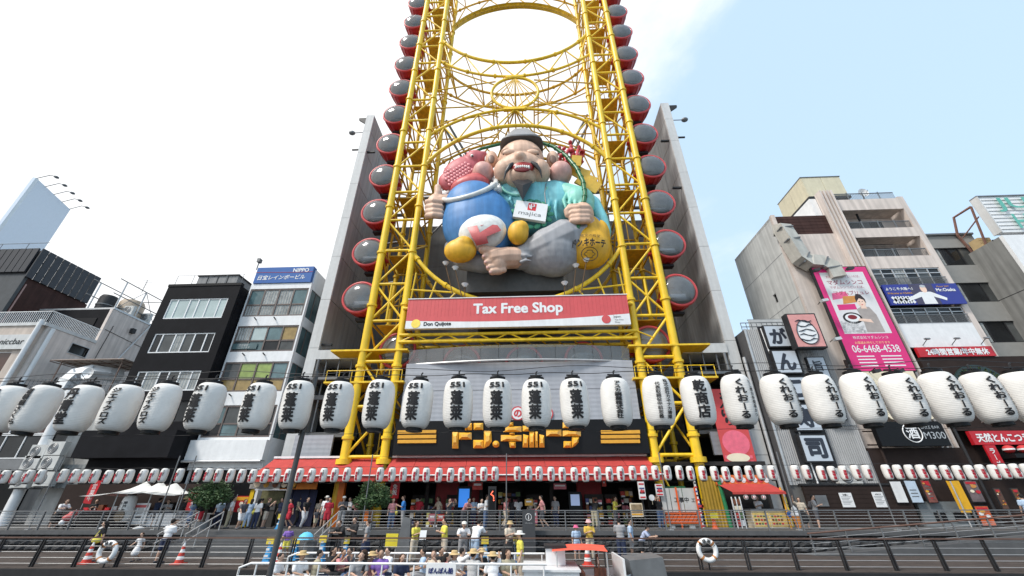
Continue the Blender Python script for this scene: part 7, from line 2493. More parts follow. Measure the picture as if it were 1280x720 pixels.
# the far string of small lanterns over the street
SR, SH = .225, .40
sm_b, sm_t, sm_c = lantern_mesh(SR, SH, 16, 20, 2), cap_mesh(SR, SH, 1), cap_mesh(SR, SH, -1)
spf = lambda z: lprof(z, SR, SH)
REDI = mat('red_ink', (.42, .012, .03), .8)
s_black = wrap('とんぼり', .10, .12, .36, SR, spf, True, .03, x0=.08).mesh('lettering', INK, recalc=False)
s_red = wrap('道頓堀', .17, -.08, .48, SR, spf, True, .04, x0=-.05).mesh('lettering', REDI, recalc=False)
SEG = [('the edge of the view', [-8, 7, 21, 36, 51]), ('the stacked air conditioners', [79, 93, 106, 119, 135, 149, 162, 178, 192, 204]), ('the left tree', [224]), ('the left tree and shorter awning', [246, 260, 273, 288, 302, 316, 331, 346, 360, 374, 389, 404, 418, 433, 448]),
       ('the left half of the wide awning', [475, 490, 504, 519, 533, 548, 563, 577, 591, 605, 619]), ('the right half of the wide awning', [647, 661, 674, 689, 703, 718, 732, 747, 762, 776, 791, 806, 820]),
       ('the right yellow leg and food stall', [835, 850, 864, 879, 894, 908, 923, 938, 952, 966]), ('the corrugated wall', [996, 1010, 1028, 1042, 1056, 1072, 1086]), ('the dark posters and ramen front', [1111, 1125, 1140, 1155, 1170, 1185, 1200, 1215, 1230, 1245, 1259, 1273, 1287])]
YL, ZS = 26.8, 2.92
for nm, xs_ in SEG:
    for i, px in enumerate(xs_):
        x = P(px, 595, YL)[0]
        lab = f'small lantern before {nm}, {ORD[i]} of {len(xs_)}' if len(xs_) > 1 else f'single small white lantern between two thin poles near {nm}'
        z = ZS + .06 * math.cos(i * PI / max(1, len(xs_) - 1) * 2) * .5 + random.uniform(-.015, .015)
        t = thing('paper_lantern', lab, 'paper lantern', (x, YL, z - SH), 'small white paper lanterns strung over the street')
        zo = (0, 0, SH)
        link('body', sm_b, t, zo)
        link('top_cap', sm_t, t, zo)
        link('bottom_cap', sm_c, t, zo)
        link('lettering', s_black, t, zo)
        link('lettering', s_red, t, zo)
        t.rotation_euler = (R(random.uniform(-2, 2)), R(random.uniform(-2, 2)), R(random.uniform(-12, 12)))
for k, px in enumerate((65, 214, 235, 461, 633, 829, 981, 1098)):
    x = P(px, 600, YL)[0]
    t = thing('lantern_pole', f'thin grey pole of the small lantern string, {ORD[k]} pole counted from the billboard side', 'pole', (x, YL + .02, 0), 'poles of the small lantern string')
    bar('shaft', (x, YL + .02, 0), (x, YL + .02, 4.1), .035, STEEL, t, 10)
    blk('foot', x - .12, x + .12, YL - .1, YL + .14, .002, .05, STEELL, t)
cb = thing('lantern_cable', 'thin wires carrying the small lanterns over the street', 'cable', (0, YL, 3.3))
for z, r in ((ZS + SH + .05, .010), (ZS - SH - .03, .006)):
    Mb().path([(-36 + i * .5, YL + .0, z + .03 * math.sin(i * .9)) for i in range(136)], r, 5).build('wire', DARK, cb)
Mb().path([(P(461, 600, YL)[0] + i * 1.0, YL, 4.0 - .28 * math.sin(PI * i / 17)) for i in range(18)], .008, 5).build('wire', DARK, cb)
# ------------------------------------------------------------------ shop interiors under the awnings
def Zf(px, py, Y):
    return P(px, py, Y)
shop = thing('shop_interior', 'deep dark shop entrance with red walls and shelves under the wide awning', 'shop', (-1, 33, 0))
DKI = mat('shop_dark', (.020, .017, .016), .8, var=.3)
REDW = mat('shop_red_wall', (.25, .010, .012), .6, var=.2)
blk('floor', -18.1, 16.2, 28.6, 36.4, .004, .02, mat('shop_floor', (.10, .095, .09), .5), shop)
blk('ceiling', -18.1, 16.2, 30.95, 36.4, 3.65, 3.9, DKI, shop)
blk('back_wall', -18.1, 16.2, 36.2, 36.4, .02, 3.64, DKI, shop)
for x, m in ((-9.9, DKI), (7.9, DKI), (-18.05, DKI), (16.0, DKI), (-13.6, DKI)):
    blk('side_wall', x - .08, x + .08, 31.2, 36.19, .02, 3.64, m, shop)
for px0, px1 in ((544, 573), (722, 753), (584, 600), (488, 496)):
    x0, x1 = P(px0, 630, 31.6)[0], P(px1, 630, 31.6)[0]
    blk('red_panel', x0, x1, 31.5, 31.7, .02, 3.6, REDW, shop)
for px in (533, 601, 690):
    x = P(px, 630, 31.2)[0]
    blk('door_post', x - .12, x + .12, 31.1, 31.3, .02, 3.64, DKI, shop)
GC = [cm(f'goods_{i}', *c, .5, var=.3, scale=6) for i, c in enumerate(((190, 60, 50), (210, 160, 60), (200, 195, 185), (90, 120, 70), (70, 80, 130), (190, 110, 120), (120, 70, 40), (225, 210, 120)))]
rg = random.Random(21)
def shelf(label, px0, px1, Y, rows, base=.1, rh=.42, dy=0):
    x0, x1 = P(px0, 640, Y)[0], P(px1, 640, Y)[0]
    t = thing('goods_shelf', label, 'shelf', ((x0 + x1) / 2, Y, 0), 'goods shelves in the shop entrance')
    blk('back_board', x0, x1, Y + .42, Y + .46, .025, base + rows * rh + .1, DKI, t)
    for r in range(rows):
        z = base + r * rh
        yo = Y + r * dy
        blk('shelf_board', x0, x1, yo, Y + .41, z - .04, z, DKI, t)
        x = x0 + .03
        while x < x1 - .12:
            w_ = rg.uniform(.16, .34)
            if x + w_ > x1:
                break
            h_ = rg.uniform(.18, rh - .10)
            blk('product', x, x + w_ - .02, yo + .02, yo + .3, z + .002, z + h_, rg.choice(GC), t)
            if rg.random() < .6:
                blk('price_card', x + .02, x + w_ - .04, yo - .012, yo - .002, z - .07, z + .03, WHT2 if rg.random() < .6 else GC[1], t)
            x += w_ + rg.uniform(0, .03)
    return t
shelf('stepped goods shelf with white price cards right of the pale screen', 733, 757, 30.0, 4, dy=.05)
shelf('goods shelf with orange packets left of the stepped shelf', 712, 730, 30.2, 4)
shelf('goods shelf with bright boxes towards the right end of the entrance', 759, 775, 30.3, 4)
shelf('goods shelf behind the info pillar', 658, 676, 31.0, 4)
shelf('goods shelf with boxes left of the red panel by the bald man', 512, 541, 31.2, 4)
shelf('low goods shelf with framed leaflets behind the railing', 533, 552, 29.6, 2)
shelf('goods shelf deep between red panels', 622, 652, 32.6, 5)
shelf('goods shelf at the dark right end of the entrance', 778, 796, 31.4, 5)
shelf('goods shelf near the pink seated shopper', 556, 574, 31.0, 4)
def screen(label, px0, py0, px1, py1, Y, m):
    x0, x1, z0, z1 = rect((px0, py0), (px1, py1), Y)
    t = thing('display_screen', label, 'screen', ((x0 + x1) / 2, Y, 0))
    blk('housing', x0 - .12, x1 + .12, Y + .02, Y + .25, .02, z1 + .15, BLKS, t)
    blk('screen', x0, x1, Y, Y + .03, z0, z1, m, t)
    return t
screen('tall glowing blue advertising screen in the shop entrance', 574, 611, 586, 634, 29.6, emit_mat('screen_blue', srgb(45, 110, 190), .8))
screen('dim screen with a pale lower half in front of the red panel', 713, 618, 725, 632, 29.6, emit_mat('screen_pale', srgb(130, 145, 175), .5))
rg2 = random.Random(4)
for px, py, w_, h_, lb in ((597, 607, 12, 10, 'salmon poster above the blue screen'), (668, 645, 8, 18, 'narrow poster beside the info pillar'), (755, 604, 6, 8, 'small pink poster high on the shop front'),
                           (661, 628, 10, 8, 'round red offer poster deep in the entrance'), (700, 608, 16, 7, 'orange banner over the pale screen'), (540, 647, 8, 9, 'yellow framed leaflet left of two behind the railing'), (551, 647, 8, 9, 'yellow framed leaflet right of two behind the railing')):
    x0, x1, z0, z1 = rect((px - w_ / 2, py - h_ / 2), (px + w_ / 2, py + h_ / 2), 29.5)
    t = thing('poster', lb, 'poster', ((x0 + x1) / 2, 29.5, z0))
    blk('sheet', x0, x1, 29.5, 29.53, z0, z1, GC[rg2.choice((0, 5, 1))], t)
    blk('print', x0 + .08, x1 - .08, 29.49, 29.497, z0 + (z1 - z0) * .5, z0 + (z1 - z0) * .75, WHT2, t)
    bar('stand', ((x0 + x1) / 2, 29.54, .02), ((x0 + x1) / 2, 29.54, z0 + .05), .02, DARK, t) if z0 < 1.5 else bar('hanger', ((x0 + x1) / 2, 29.54, z1 - .02), ((x0 + x1) / 2, 29.54, 3.0), .01, DARK, t)
x0, x1, z0, z1 = rect((787, 629), (805, 646), 28.6)
t = thing('sign_stand', 'beige framed picture board on a stand at the right end of the entrance', 'sign stand', ((x0 + x1) / 2, 28.6, 0))
blk('board', x0, x1, 28.6, 28.64, z0, z1, CRM, t)
blk('picture', x0 + .06, x1 - .06, 28.59, 28.598, z0 + .2, z1 - .06, POSTER('stand_picture', 150, 130, 100), t)
blk('caption', x0 + .06, x1 - .06, 28.588, 28.597, z0 + .08, z0 + .17, GOLDY, t)
bar('leg', (x0 + .2, 28.7, 0), (x0 + .2, 28.66, z1), .025, DARK, t)
bar('leg', (x1 - .2, 28.7, 0), (x1 - .2, 28.66, z1), .025, DARK, t)
# vertical striped menu columns, barricade and fence at the right yellow leg
for px0, py0, px1, py1, lb in ((797, 602, 808, 624, 'white and red lettered column sign at the entrance corner'), (819, 605, 830, 620, 'white and red lettered column sign behind the barricade'), (869, 601, 879, 660, 'long white and red lettered column sign beside the yellow wall')):
    x0, x1, z0, z1 = rect((px0, py0), (px1, py1), 28.3)
    t = thing('column_sign', lb, 'sign', ((x0 + x1) / 2, 28.3, z0))
    blk('panel', x0, x1, 28.3, 28.45, z0, z1, WHT2, t)
    n = max(4, int((z1 - z0) / .22))
    for i in range(n):
        z = z0 + (z1 - z0) * (i + .25) / n
        blk('line', x0 + .04, x1 - .04, 28.29, 28.298, z, z + .09, (DR, INK, GC[4])[i % 3], t)
    Mb().prism([(x0 + .05, z0 + (z1 - z0) * .45), (x0 + .2, z0 + (z1 - z0) * .45 + .14), (x0 + .2, z0 + (z1 - z0) * .45 + .06), (x1 - .05, z0 + (z1 - z0) * .45 + .06), (x1 - .05, z0 + (z1 - z0) * .45 - .06), (x0 + .2, z0 + (z1 - z0) * .45 - .06), (x0 + .2, z0 + (z1 - z0) * .45 - .14)], 28.28, 28.289).build('arrow', DR, t)
    blk('post', (x0 + x1) / 2 - .05, (x0 + x1) / 2 + .05, 28.46, 28.55, 0, z1, DARK, t)
t = thing('barricade', 'orange and black striped barricade beneath grey hoarding sheets', 'barricade', (11, 28.6, 0))
ORG = cm('barrier_orange', 225, 95, 30, .5)
x0, x1, z0, z1 = rect((826, 641), (877, 659), 28.4)
blk('board', x0, x1, 28.4, 28.46, .25, z1, mat('barrier_black', (.02, .02, .02), .6), t)
n = 9
for i in range(n):
    a = x0 + (x1 - x0) * i / n
    Mb().prism([(a, .32), (a + .22, .32), (min(x1, a + .55), z1 - .08), (a + .33, z1 - .08)], 28.39, 28.399).build('stripe', ORG, t)
for z in (.25, z1 - .06):
    blk('rail', x0 - .05, x1 + .05, 28.36, 28.5, z, z + .09, ORG, t)
for x in (x0, (x0 + x1) / 2, x1):
    blk('post', x - .05, x + .05, 28.35, 28.385, 0, z1 + 1.4, ORG, t)
blk('foot', x0 + .4, x0 + .7, 28.3, 28.6, .002, .15, CONCL, t)
blk('foot', x1 - .7, x1 - .4, 28.3, 28.6, .002, .15, CONCL, t)
for i in range(3):
    w_ = (x1 - x0) / 3
    blk('hoarding_sheet', x0 + i * w_ + .02, x0 + (i + 1) * w_ - .02, 28.47, 28.5, z1 + .05, z1 + 1.35, mat('hoarding_grey', (.52, .52, .50), .6, var=.08), t)
text('lettering', '工事中', x0 + .9, x0 + 1.9, z1 + .55, z1 + .85, 28.462, INK, t, bold=.02)
text('lettering', '工事中', x0 + 2.0, x0 + 2.7, z1 + .55, z1 + .8, 28.462, INK, t, bold=.02)
yw = thing('yellow_shed_wall', 'ochre yellow corrugated shed wall with a green post beside the food stall', 'wall', (13.2, 29.5, 0))
OCH = mat('ochre_sheet', (.40, .24, .02), .6, var=.15, lines=(0, 5, .5), streak=.15)
x0, x1 = P(880, 630, 29.4)[0], P(905, 630, 29.4)[0]
blk('sheet', x0, x1, 29.4, 29.5, .02, 2.9, OCH, yw)
bar('green_post', (x1 + .05, 29.2, 0), (x1 - .1, 29.2, 2.9), .12, mat('green_paint', (.02, .20, .08), .5), yw)
blk('green_valance', P(832, 611, 29)[0], P(857, 611, 29)[0], 29.0, 29.1, 1.75, 2.3, mat('green_cloth', (.015, .12, .05), .8), yw)
bar('yellow_brace', (x0 - 1.2, 29.1, 0), (x0 - 2.4, 29.1, 3), .07, YEL, yw)
# food stall
sx0, sx1 = P(938, 640, 28.6)[0], P(974, 640, 28.6)[0]
fs_ = thing('food_stall', 'small food stall with red roof, picture frieze and yellow menu counter', 'food stall', ((sx0 + sx1) / 2, 29, 0))
fx0 = P(903, 605, 28.2)[0]
blk('counter', sx0, sx1 + .3, 28.5, 29.3, .02, .95, CRM, fs_)
for i in range(2):
    w_ = (sx1 + .3 - sx0) / 2
    blk('menu_panel', sx0 + i * w_ + .03, sx0 + (i + 1) * w_ - .03, 28.47, 28.495, .1, .88, cm('menu_yellow', 222, 190, 110, .5, var=.2, scale=5), fs_)
    for k in range(4):
        for j in range(3):
            blk('menu_line', sx0 + i * w_ + .1 + k * .17, sx0 + i * w_ + .22 + k * .17, 28.46, 28.468, .2 + j * .2, .3 + j * .2, (DR, GC[6], GC[3])[(k + j) % 3], fs_)
blk('counter_top', sx0 - .05, sx1 + .4, 28.4, 29.35, .96, 1.03, STEEL, fs_)
q = Mb().add([(fx0, 29.6, 2.55), (sx1 + .2, 29.6, 2.55), (sx1 + .4, 28.0, 1.95), (fx0 + .4, 28.0, 1.95)], [(0, 1, 2, 3)])
q.add([(fx0 + .4, 27.99, 1.95), (sx1 + .4, 27.99, 1.95), (sx1 + .4, 27.98, 1.82), (fx0 + .4, 27.98, 1.82)], [(0, 1, 2, 3)])
q.build('roof_cloth', AWN, fs_)
blk('frieze', fx0 + .1, sx1 + .2, 29.3, 29.4, 2.35, 2.95, cm('frieze_orange', 225, 120, 60, .5, var=.3, scale=5), fs_)
for i in range(9):
    Mb().lathe([(0, 29.28), (.16, 29.28), (.16, 29.299)], (fx0 + .4 + i * .36, 0, 2.65), 10, 'y').build('frieze_blob', DR if i % 2 else WHT2, fs_)
blk('back_wall', fx0, sx1 + .3, 30.1, 30.2, .02, 2.5, DKI, fs_)
bar('stall_post', (sx1 + .3, 28.3, 0), (sx1 + .3, 28.3, 2.2), .06, GOLDY, fs_)
for i, px in enumerate((933, 943, 955)):
    x = P(px, 622, 28.1)[0]
    t = thing('round_lantern', f'little round red and white lantern under the stall roof, {("left", "middle", "right")[i]} of three', 'lantern', (x, 28.15, 1.52), 'round lanterns under the stall roof')
    Mb().ball((x, 28.15, 1.66), .15, 12, 8).build('shade', WHT2, t, smooth=180)
    for k in (-1, 0, 1):
        Mb().lathe([(.152 * math.cos(a), .152 * math.sin(a)) for a in (-.5, 0, .5)], (x, 28.15, 1.66), 5, a0=-PI / 2 + k * .8 - .15, a1=-PI / 2 + k * .8 + .15).build('stripe', RL, t)
    bar('cord', (x, 28.15, 1.8), (x, 28.15, 2.05), .008, DARK, t, 5)
x0, x1, z0, z1 = rect((914, 621), (933, 658), 28.0)
t = thing('menu_rack', 'white metal rack of picture menus beside the food stall', 'menu rack', ((x0 + x1) / 2, 28, 0))
for i, x in enumerate((x0, (x0 + x1) / 2, x1)):
    blk('upright', x - .03, x + .03, 28.0, 28.05, .02, z1, WHT2, t)
for r in range(4):
    for c in range(2):
        w_ = (x1 - x0) / 2
        z = .15 + r * (z1 - .2) / 4
        blk('menu_card', x0 + c * w_ + .05, x0 + (c + 1) * w_ - .05, 27.98, 28.02, z, z + (z1 - .2) / 4 - .06, rg.choice((WHT2, GC[0], GC[3], CRM, GC[6])), t)
x = P(995, 645, 27.9)[0]
t = thing('ice_cream_model', 'big soft ice cream cone model standing beside the stall', 'ice cream model', (x, 27.9, 0))
Mb().lathe([(.06, .02), (.10, .04), (.24, .62), (.25, .66), (.01, .67)], (x, 27.9, 0), 18).build('cone', cm('cone_tan', 225, 140, 60, .6), t, smooth=40)
Mb().lathe([(.24, .67), (.27, .74), (.22, .82), (.20, .84), (.22, .90), (.16, .98), (.14, 1.0), (.15, 1.06), (.08, 1.14), (.01, 1.22)], (x, 27.9, 0), 18).build('cream', WHT2, t, smooth=70)
x0, x1, z0, z1 = rect((981, 621), (990, 648), 28.2)
t = thing('vertical_sign', 'narrow yellow sign with black writing and a blue round mark by the stall', 'sign', ((x0 + x1) / 2, 28.2, 0))
blk('panel', x0, x1, 28.2, 28.25, .1, z1, cm('sign_lemon', 225, 205, 60, .5), t)
text('lettering', 'たこ焼', x0 + .07, x1 - .07, .9, z1 - .1, 28.19, INK, t, vertical=True, bold=.03)
Mb().lathe([(0, 28.18), (.16, 28.18), (.16, 28.199)], (x0 - .02, 0, .75), 16, 'y').build('round_mark', cm('mark_blue', 50, 100, 170), t)
x, = [P(892, 650, 28.0)[0]]
t = thing('traffic_cone', 'orange red cone with a yellow sign plate before the ochre wall', 'traffic cone', (x, 28, 0))
Mb().lathe([(.22, .0), (.22, .04), (.16, .05), (.06, .62), (.01, .63)], (x, 28, .002), 16).build('body', ORG, t, smooth=40)
blk('plate', x - .22, x + .22, 27.8, 27.83, .55, .85, cm('sign_lemon', 225, 205, 60), t)
# left shop: counter, navy curtain
xa, xb = P(337, 610, 29.3)[0], P(348, 610, 29.3)[0]
ls = thing('snack_counter', 'snack counter with picture roof sign, yellow frame and navy curtain under the shorter awning', 'snack counter', (-16.5, 29.6, 0))
x0, x1 = P(312, 630, 29.2)[0], P(345, 630, 29.2)[0]
blk('counter', x0, x1, 29.2, 29.8, .02, 1.0, mat('counter_dark', (.05, .045, .04), .5), ls)
blk('counter_glass', x0, x1, 29.15, 29.4, 1.003, 1.35, GMID, ls)
blk('roof_sign', x0 - .2, x1 + 1.2, 29.0, 29.3, 2.25, 2.75, mat('picture_grey', (.34, .33, .31), .6, var=.4, scale=4), ls)
for i in range(5):
    Mb().lathe([(0, 28.98), (.2, 28.98), (.2, 28.999)], (x0 + .3 + i * .62, 0, 2.5), 12, 'y').build('picture', (CRM, GC[1], GC[6])[i % 3], ls)
blk('yellow_frame', x0 - .1, x0 + .15, 29.1, 29.25, .02, 2.2, YEL, ls)
blk('lamp_strip', x0 + .2, x1 + .8, 29.02, 29.1, 2.14, 2.2, WHT2, ls)
blk('menu_back', x0 + .2, x1, 29.9, 30.0, 1.0, 2.2, mat('menu_olive', (.20, .19, .09), .6, var=.4, scale=4), ls)
blk('orange_valance', x1 + .1, x1 + 2.6, 29.0, 29.1, 2.2, 2.8, cm('valance_orange', 190, 110, 30, .7), ls)
for i in range(4):
    blk('navy_curtain', x1 + .3 + i * .55, x1 + .82 + i * .55, 29.5 + (i % 2) * .03, 29.53 + (i % 2) * .03, .05, 2.2, mat('curtain_navy', (.012, .016, .045), .85), ls)
ORC = cm('orange_column', 205, 105, 20, .5)
for px in (424, 462):
    x = P(px, 630, 29.6)[0]
    blk('orange_column', x - .2, x + .2, 29.5, 29.8, .02, 3.5, ORC, ls)
x0, x1, z0, z1 = rect((297, 620), (306, 640), 28.4)
t = thing('menu_flag', 'red menu flag with yellow top and round food pictures', 'flag', ((x0 + x1) / 2, 28.4, 0))
blk('cloth', x0, x1, 28.4, 28.42, z0, z1, SGR, t)
blk('top_band', x0, x1, 28.39, 28.398, z1 - .25, z1 - .05, GOLDY, t)
for k in range(2):
    Mb().lathe([(0, 28.385), (.13, 28.385), (.13, 28.399)], ((x0 + x1) / 2, 0, z1 - .45 - k * .35), 12, 'y').build('picture', CRM, t)
bar('pole', (x0 - .03, 28.41, 0), (x0 - .03, 28.41, z1 + .1), .02, STEELL, t)
x0, x1, z0, z1 = rect((489, 603), (498, 623), 29.3)
t = thing('red_banner', 'red hanging banner with white characters behind the right tree', 'banner', ((x0 + x1) / 2, 29.3, z0))
blk('cloth', x0, x1, 29.3, 29.33, z0, z1, SGR, t)
text('lettering', '免税', x0 + .1, x1 - .1, z0 + .2, z1 - .1, 29.29, WHT2, t, vertical=True, bold=.02)
# left food terrace with white canopy
t = thing('white_canopy', 'white peaked canvas canopy on a pole over the outdoor counter', 'canopy', (-23, 28.4, 0))
cx0, cx1 = P(117, 613, 28)[0], P(233, 612, 28)[0]
cz = 1.9
rows_ = []
N = 24
for j in range(7):
    y = 27.2 + j * .45
    for i in range(N + 1):
        u = i / N
        v = j / 6
        hgt = 0
        for cu in (.45, .62, .78):
            d = math.hypot((u - cu) * 5.2, (v - .5) * 2.2)
            hgt = max(hgt, .72 * math.exp(-d * 2.2))
        rows_.append((cx0 + (cx1 - cx0) * u, y, cz + hgt + .14 * math.sin(PI * u) - .10 * (1 - math.sin(PI * v)) - .07 * abs(math.sin(PI * u * 3)) * (abs(v - .5) * 2) ** 3))
q = Mb().add(rows_, [(j * (N + 1) + i, j * (N + 1) + i + 1, (j + 1) * (N + 1) + i + 1, (j + 1) * (N + 1) + i) for j in range(6) for i in range(N)])
q.build('canvas', mat('canvas_white', (.74, .73, .70), .8, var=.05), t, smooth=180)
for u in (.30, .66, .97):
    x = cx0 + (cx1 - cx0) * u
    bar('pole', (x, 27.9, 0), (x, 27.9, cz + .1), .035, STEELL, t)
    Mb().lathe([(.3, .0), (.3, .05), (.12, .12), (.01, .14)], (x, 27.9, .002), 16).build('base', WHT2, t, smooth=30)
ot = thing('outdoor_counter', 'dark outdoor food counter with red tray boxes under the white canopy', 'counter', (-24, 29.4, 0))
x0, x1 = P(95, 640, 29.0)[0], P(240, 640, 29.0)[0]
blk('backdrop', x0 - 3, x1, 30.3, 30.5, .02, 2.6, BRWD, ot)
blk('counter', x0, x1 - 3, 29.0, 29.6, .02, .95, BLKS, ot)
blk('counter_top', x0 - .05, x1 - 2.95, 28.95, 29.65, .953, 1.0, mat('counter_red', (.28, .03, .03), .5), ot)
for i in range(7):
    blk('box', x0 + .3 + i * .5, x0 + .62 + i * .5, 29.1, 29.4, 1.003, 1.15 + .08 * (i % 3), (SGR, WHT2, GC[6])[i % 3], ot)
blk('white_table', x1 - 2.7, x1 + 1.6, 28.5, 29.1, .75, .82, WHT2, ot)
for dx in (-2.5, -.5, 1.4):
    bar('table_leg', (x1 + dx, 28.8, 0), (x1 + dx, 28.8, .75), .03, STEELL, ot)
blk('table_skirt', x1 - 2.7, x1 + 1.6, 28.52, 28.54, .1, .745, WHT2, ot)
x = P(155, 640, 27.9)[0]
t = thing('lantern_sign', 'large standing white lantern with black and red writing under the canopy', 'lantern sign', (x, 28, .4))
s_ = 1.02
Mb().lathe([(lprof(-.75 + 1.5 * i / 40, .40, .75) * (1 + .012 * math.cos(PI * i)), -.75 + 1.5 * i / 40) for i in range(41)], (x, 28, 1.1), 28).build('body', PAPER, t, smooth=180)
Mb().lathe([(.22, .74), (.22, .82), (.01, .82)], (x, 28, 1.1), 20).build('cap', BLKS, t)
Mb().lathe([(.24, .02), (.24, .36), (.22, .37)], (x, 28, 0), 20).build('base', BLKS, t)
w1 = wrap('神戸牛', .22, .12, .62, .40, lambda z: lprof(z, .40, .75), True, .03, x0=.12)
w2 = wrap('ラーメン', .17, .0, .7, .40, lambda z: lprof(z, .40, .75), True, .03, x0=-.14)
for w_, m in ((w1, INK), (w2, INK)):
    w_.v = [(a + x, b_ + 28, c + 1.1) for a, b_, c in w_.v]
    w_.build('lettering', m, t, recalc=False)
Mb().lathe([(0, 27.5), (.3, 27.5), (.3, 27.58)], (x + .12, 0, .72), 20, 'y').build('round_picture', POSTER('pic_dark', 70, 60, 45), t)
x0, x1, z0, z1 = rect((165, 629), (179, 655), 28.3)
t = thing('menu_board', 'white menu board full of small print beside the standing lantern', 'menu board', ((x0 + x1) / 2, 28.3, 0))
blk('panel', x0, x1, 28.3, 28.34, z0, z1, WHT2, t)
blk('heading', x0 + .1, x1 - .1, 28.29, 28.298, z1 - .25, z1 - .1, SRED, t)
for r in range(4):
    for c in range(2):
        blk('picture', x0 + .1 + c * .48, x0 + .48 + c * .48, 28.29, 28.298, z0 + .1 + r * .22, z0 + .25 + r * .22, (STEELL, CONCL, KERB)[(r + c) % 3], t)
bar('leg', (x0 + .1, 28.36, 0), (x0 + .1, 28.36, z1), .025, STEELL, t)
bar('leg', (x1 - .1, 28.36, 0), (x1 - .1, 28.36, z1), .025, STEELL, t)
x0, x1, z0, z1 = rect((204, 628), (216, 641), 29.6)
t = thing('number_board', 'black board with the white number 915', 'sign', ((x0 + x1) / 2, 29.6, z0))
blk('panel', x0, x1, 29.6, 29.65, z0, z1, BLKS, t)
text('lettering', '915', x0 + .08, x1 - .08, z0 + .15, z1 - .15, 29.59, WHT2, t, bold=.02)
blk('post', x0 + .1, x0 + .2, 29.66, 29.7, 0, z1, DARK, t)
for px0, py0, px1, py1, lb, s_ in ((113, 600, 118, 630, 'slanting red flag at the canopy edge', .0), (238, 615, 244, 640, 'red flag with white marks beside the left tree', 0)):
    x0, x1, z0, z1 = rect((px0, py0), (px1, py1), 27.9)
    x0, x1 = (x0 + x1) / 2 - .32, (x0 + x1) / 2 + .32
    t = thing('red_flag', lb, 'flag', ((x0 + x1) / 2, 27.9, 0))
    Mb().prism([(x0 + s_, z1), (x1 + s_ * .4, z1 - .05), (x1 - .1, z0), (x0, z0 + .05)], 27.9, 27.92).build('cloth', SGR, t)
    text('lettering', '営業中', x0 + .16, x1 - .16, z0 + .15, z1 - .2, 27.89, WHT2, t, vertical=True)
    bar('pole', (x0 + s_ * 1.02, 27.93, 0), (x0 + s_ * 1.02, 27.93, z1 + .1), .02, STEELL, t)
t = thing('pushchair', 'red and white pushchair beside the bending woman', 'pushchair', (P(85, 650, 27.4)[0], 27.4, 0))
x = P(85, 650, 27.4)[0]
h = Mb()
h.ball((x, 27.4, .62), (.26, .36, .20))
h.ball((x, 27.55, .82), (.24, .24, .20))
o = vpart('seat', h, SRED, .04, 3, t)
for dx in (-.24, .24):
    for dy in (-.25, .3):
        Mb().lathe([(.02, -.025), (.12, -.03), (.13, 0), (.12, .03), (.02, .025)], (x + dx, 27.4 + dy, .14), 14, 'x').build('wheel', DARK, t)
    Mb().path([(x + dx, 27.15, .14), (x + dx, 27.5, .6), (x + dx, 27.9, 1.05)], .02, 6).build('frame_bar', STEELL, t)
bar('handle', (x - .24, 27.9, 1.05), (x + .24, 27.9, 1.05), .025, DARK, t)
h = Mb()
h.ball((x - .1, 27.2, .35), (.14, .16, .16))
h.build('bag', WHT2, t, smooth=180)
# ------------------------------------------------------------------ pillars, signs and cones
x0, x1 = P(610, 640, 26.7)[0], P(620, 640, 26.7)[0]
t = thing('display_pillar', 'tall dark pillar with a glowing red figure at the street railing', 'display pillar', ((x0 + x1) / 2, 26.7, 0))
zt = P(615, 608, 26.7)[1]
blk('body', x0, x1, 26.6, 26.9, 0.02, zt, DARK, t)
blk('screen', x0 + .08, x1 - .08, 26.585, 26.605, .9, zt - .15, BLKS, t)
LEDR = emit_mat('led_red', (1, .12, .06), 2.2)
xc = (x0 + x1) / 2
Mb().path([(xc + .05, 26.575, zt - .25), (xc - .08, 26.575, zt - .42), (xc + .08, 26.575, zt - .52), (xc + .1, 26.575, zt - .66)], .025, 6).build('figure', LEDR, t)
Mb().ball((xc + .1, 26.575, zt - .74), .035, 8, 5).build('figure', LEDR, t)
x0, x1 = P(653, 660, 25.4)[0], P(669, 660, 25.4)[0]
zt = P(660, 637, 25.4)[1]
t = thing('info_pillar', 'dark grey slab pillar with a white ringed letter i', 'information pillar', ((x0 + x1) / 2, 25.4, -1))
blk('body', x0, x1, 25.35, 25.6, -1.0, zt, mat('slab_grey', (.05, .052, .056), .45), t)
xc = (x0 + x1) / 2
Mb().path([(xc + .16 * math.cos(a), 25.34, zt - .36 + .16 * math.sin(a)) for a in [2 * PI * i / 24 for i in range(24)]], .012, 5, closed=True).build('ring', WHT2, t)
text('lettering', 'i', xc - .05, xc + .05, zt - .47, zt - .25, 25.335, WHT2, t, bold=.02)
text('lettering', 'Information', xc - .2, xc + .2, zt - .68, zt - .60, 25.335, STEELL, t)
for px0, px1, py, lb in ((497, 512, 646, 'broad sloping grey slab beside the bald man in blue'), (382, 396, 672, 'grey sloping slab beside the pale blue umbrella')):
    Y = 25.6 if px0 > 450 else 22.4
    zb = 0.0 if px0 > 450 else -1.0
    x0, x1 = P(px0, 660, Y)[0], P(px1, 660, Y)[0]
    zt = P(px0, py, Y)[1]
    if px0 > 450:
        zb = -1.0
    t = thing('stone_slab', lb, 'slab', ((x0 + x1) / 2, Y, zb))
    Mb().prism([(x0, zb), (x1 + .1, zb), (x1, zt - .1), (x0 + .25, zt)], Y, Y + .3).build('slab', STEEL, t)
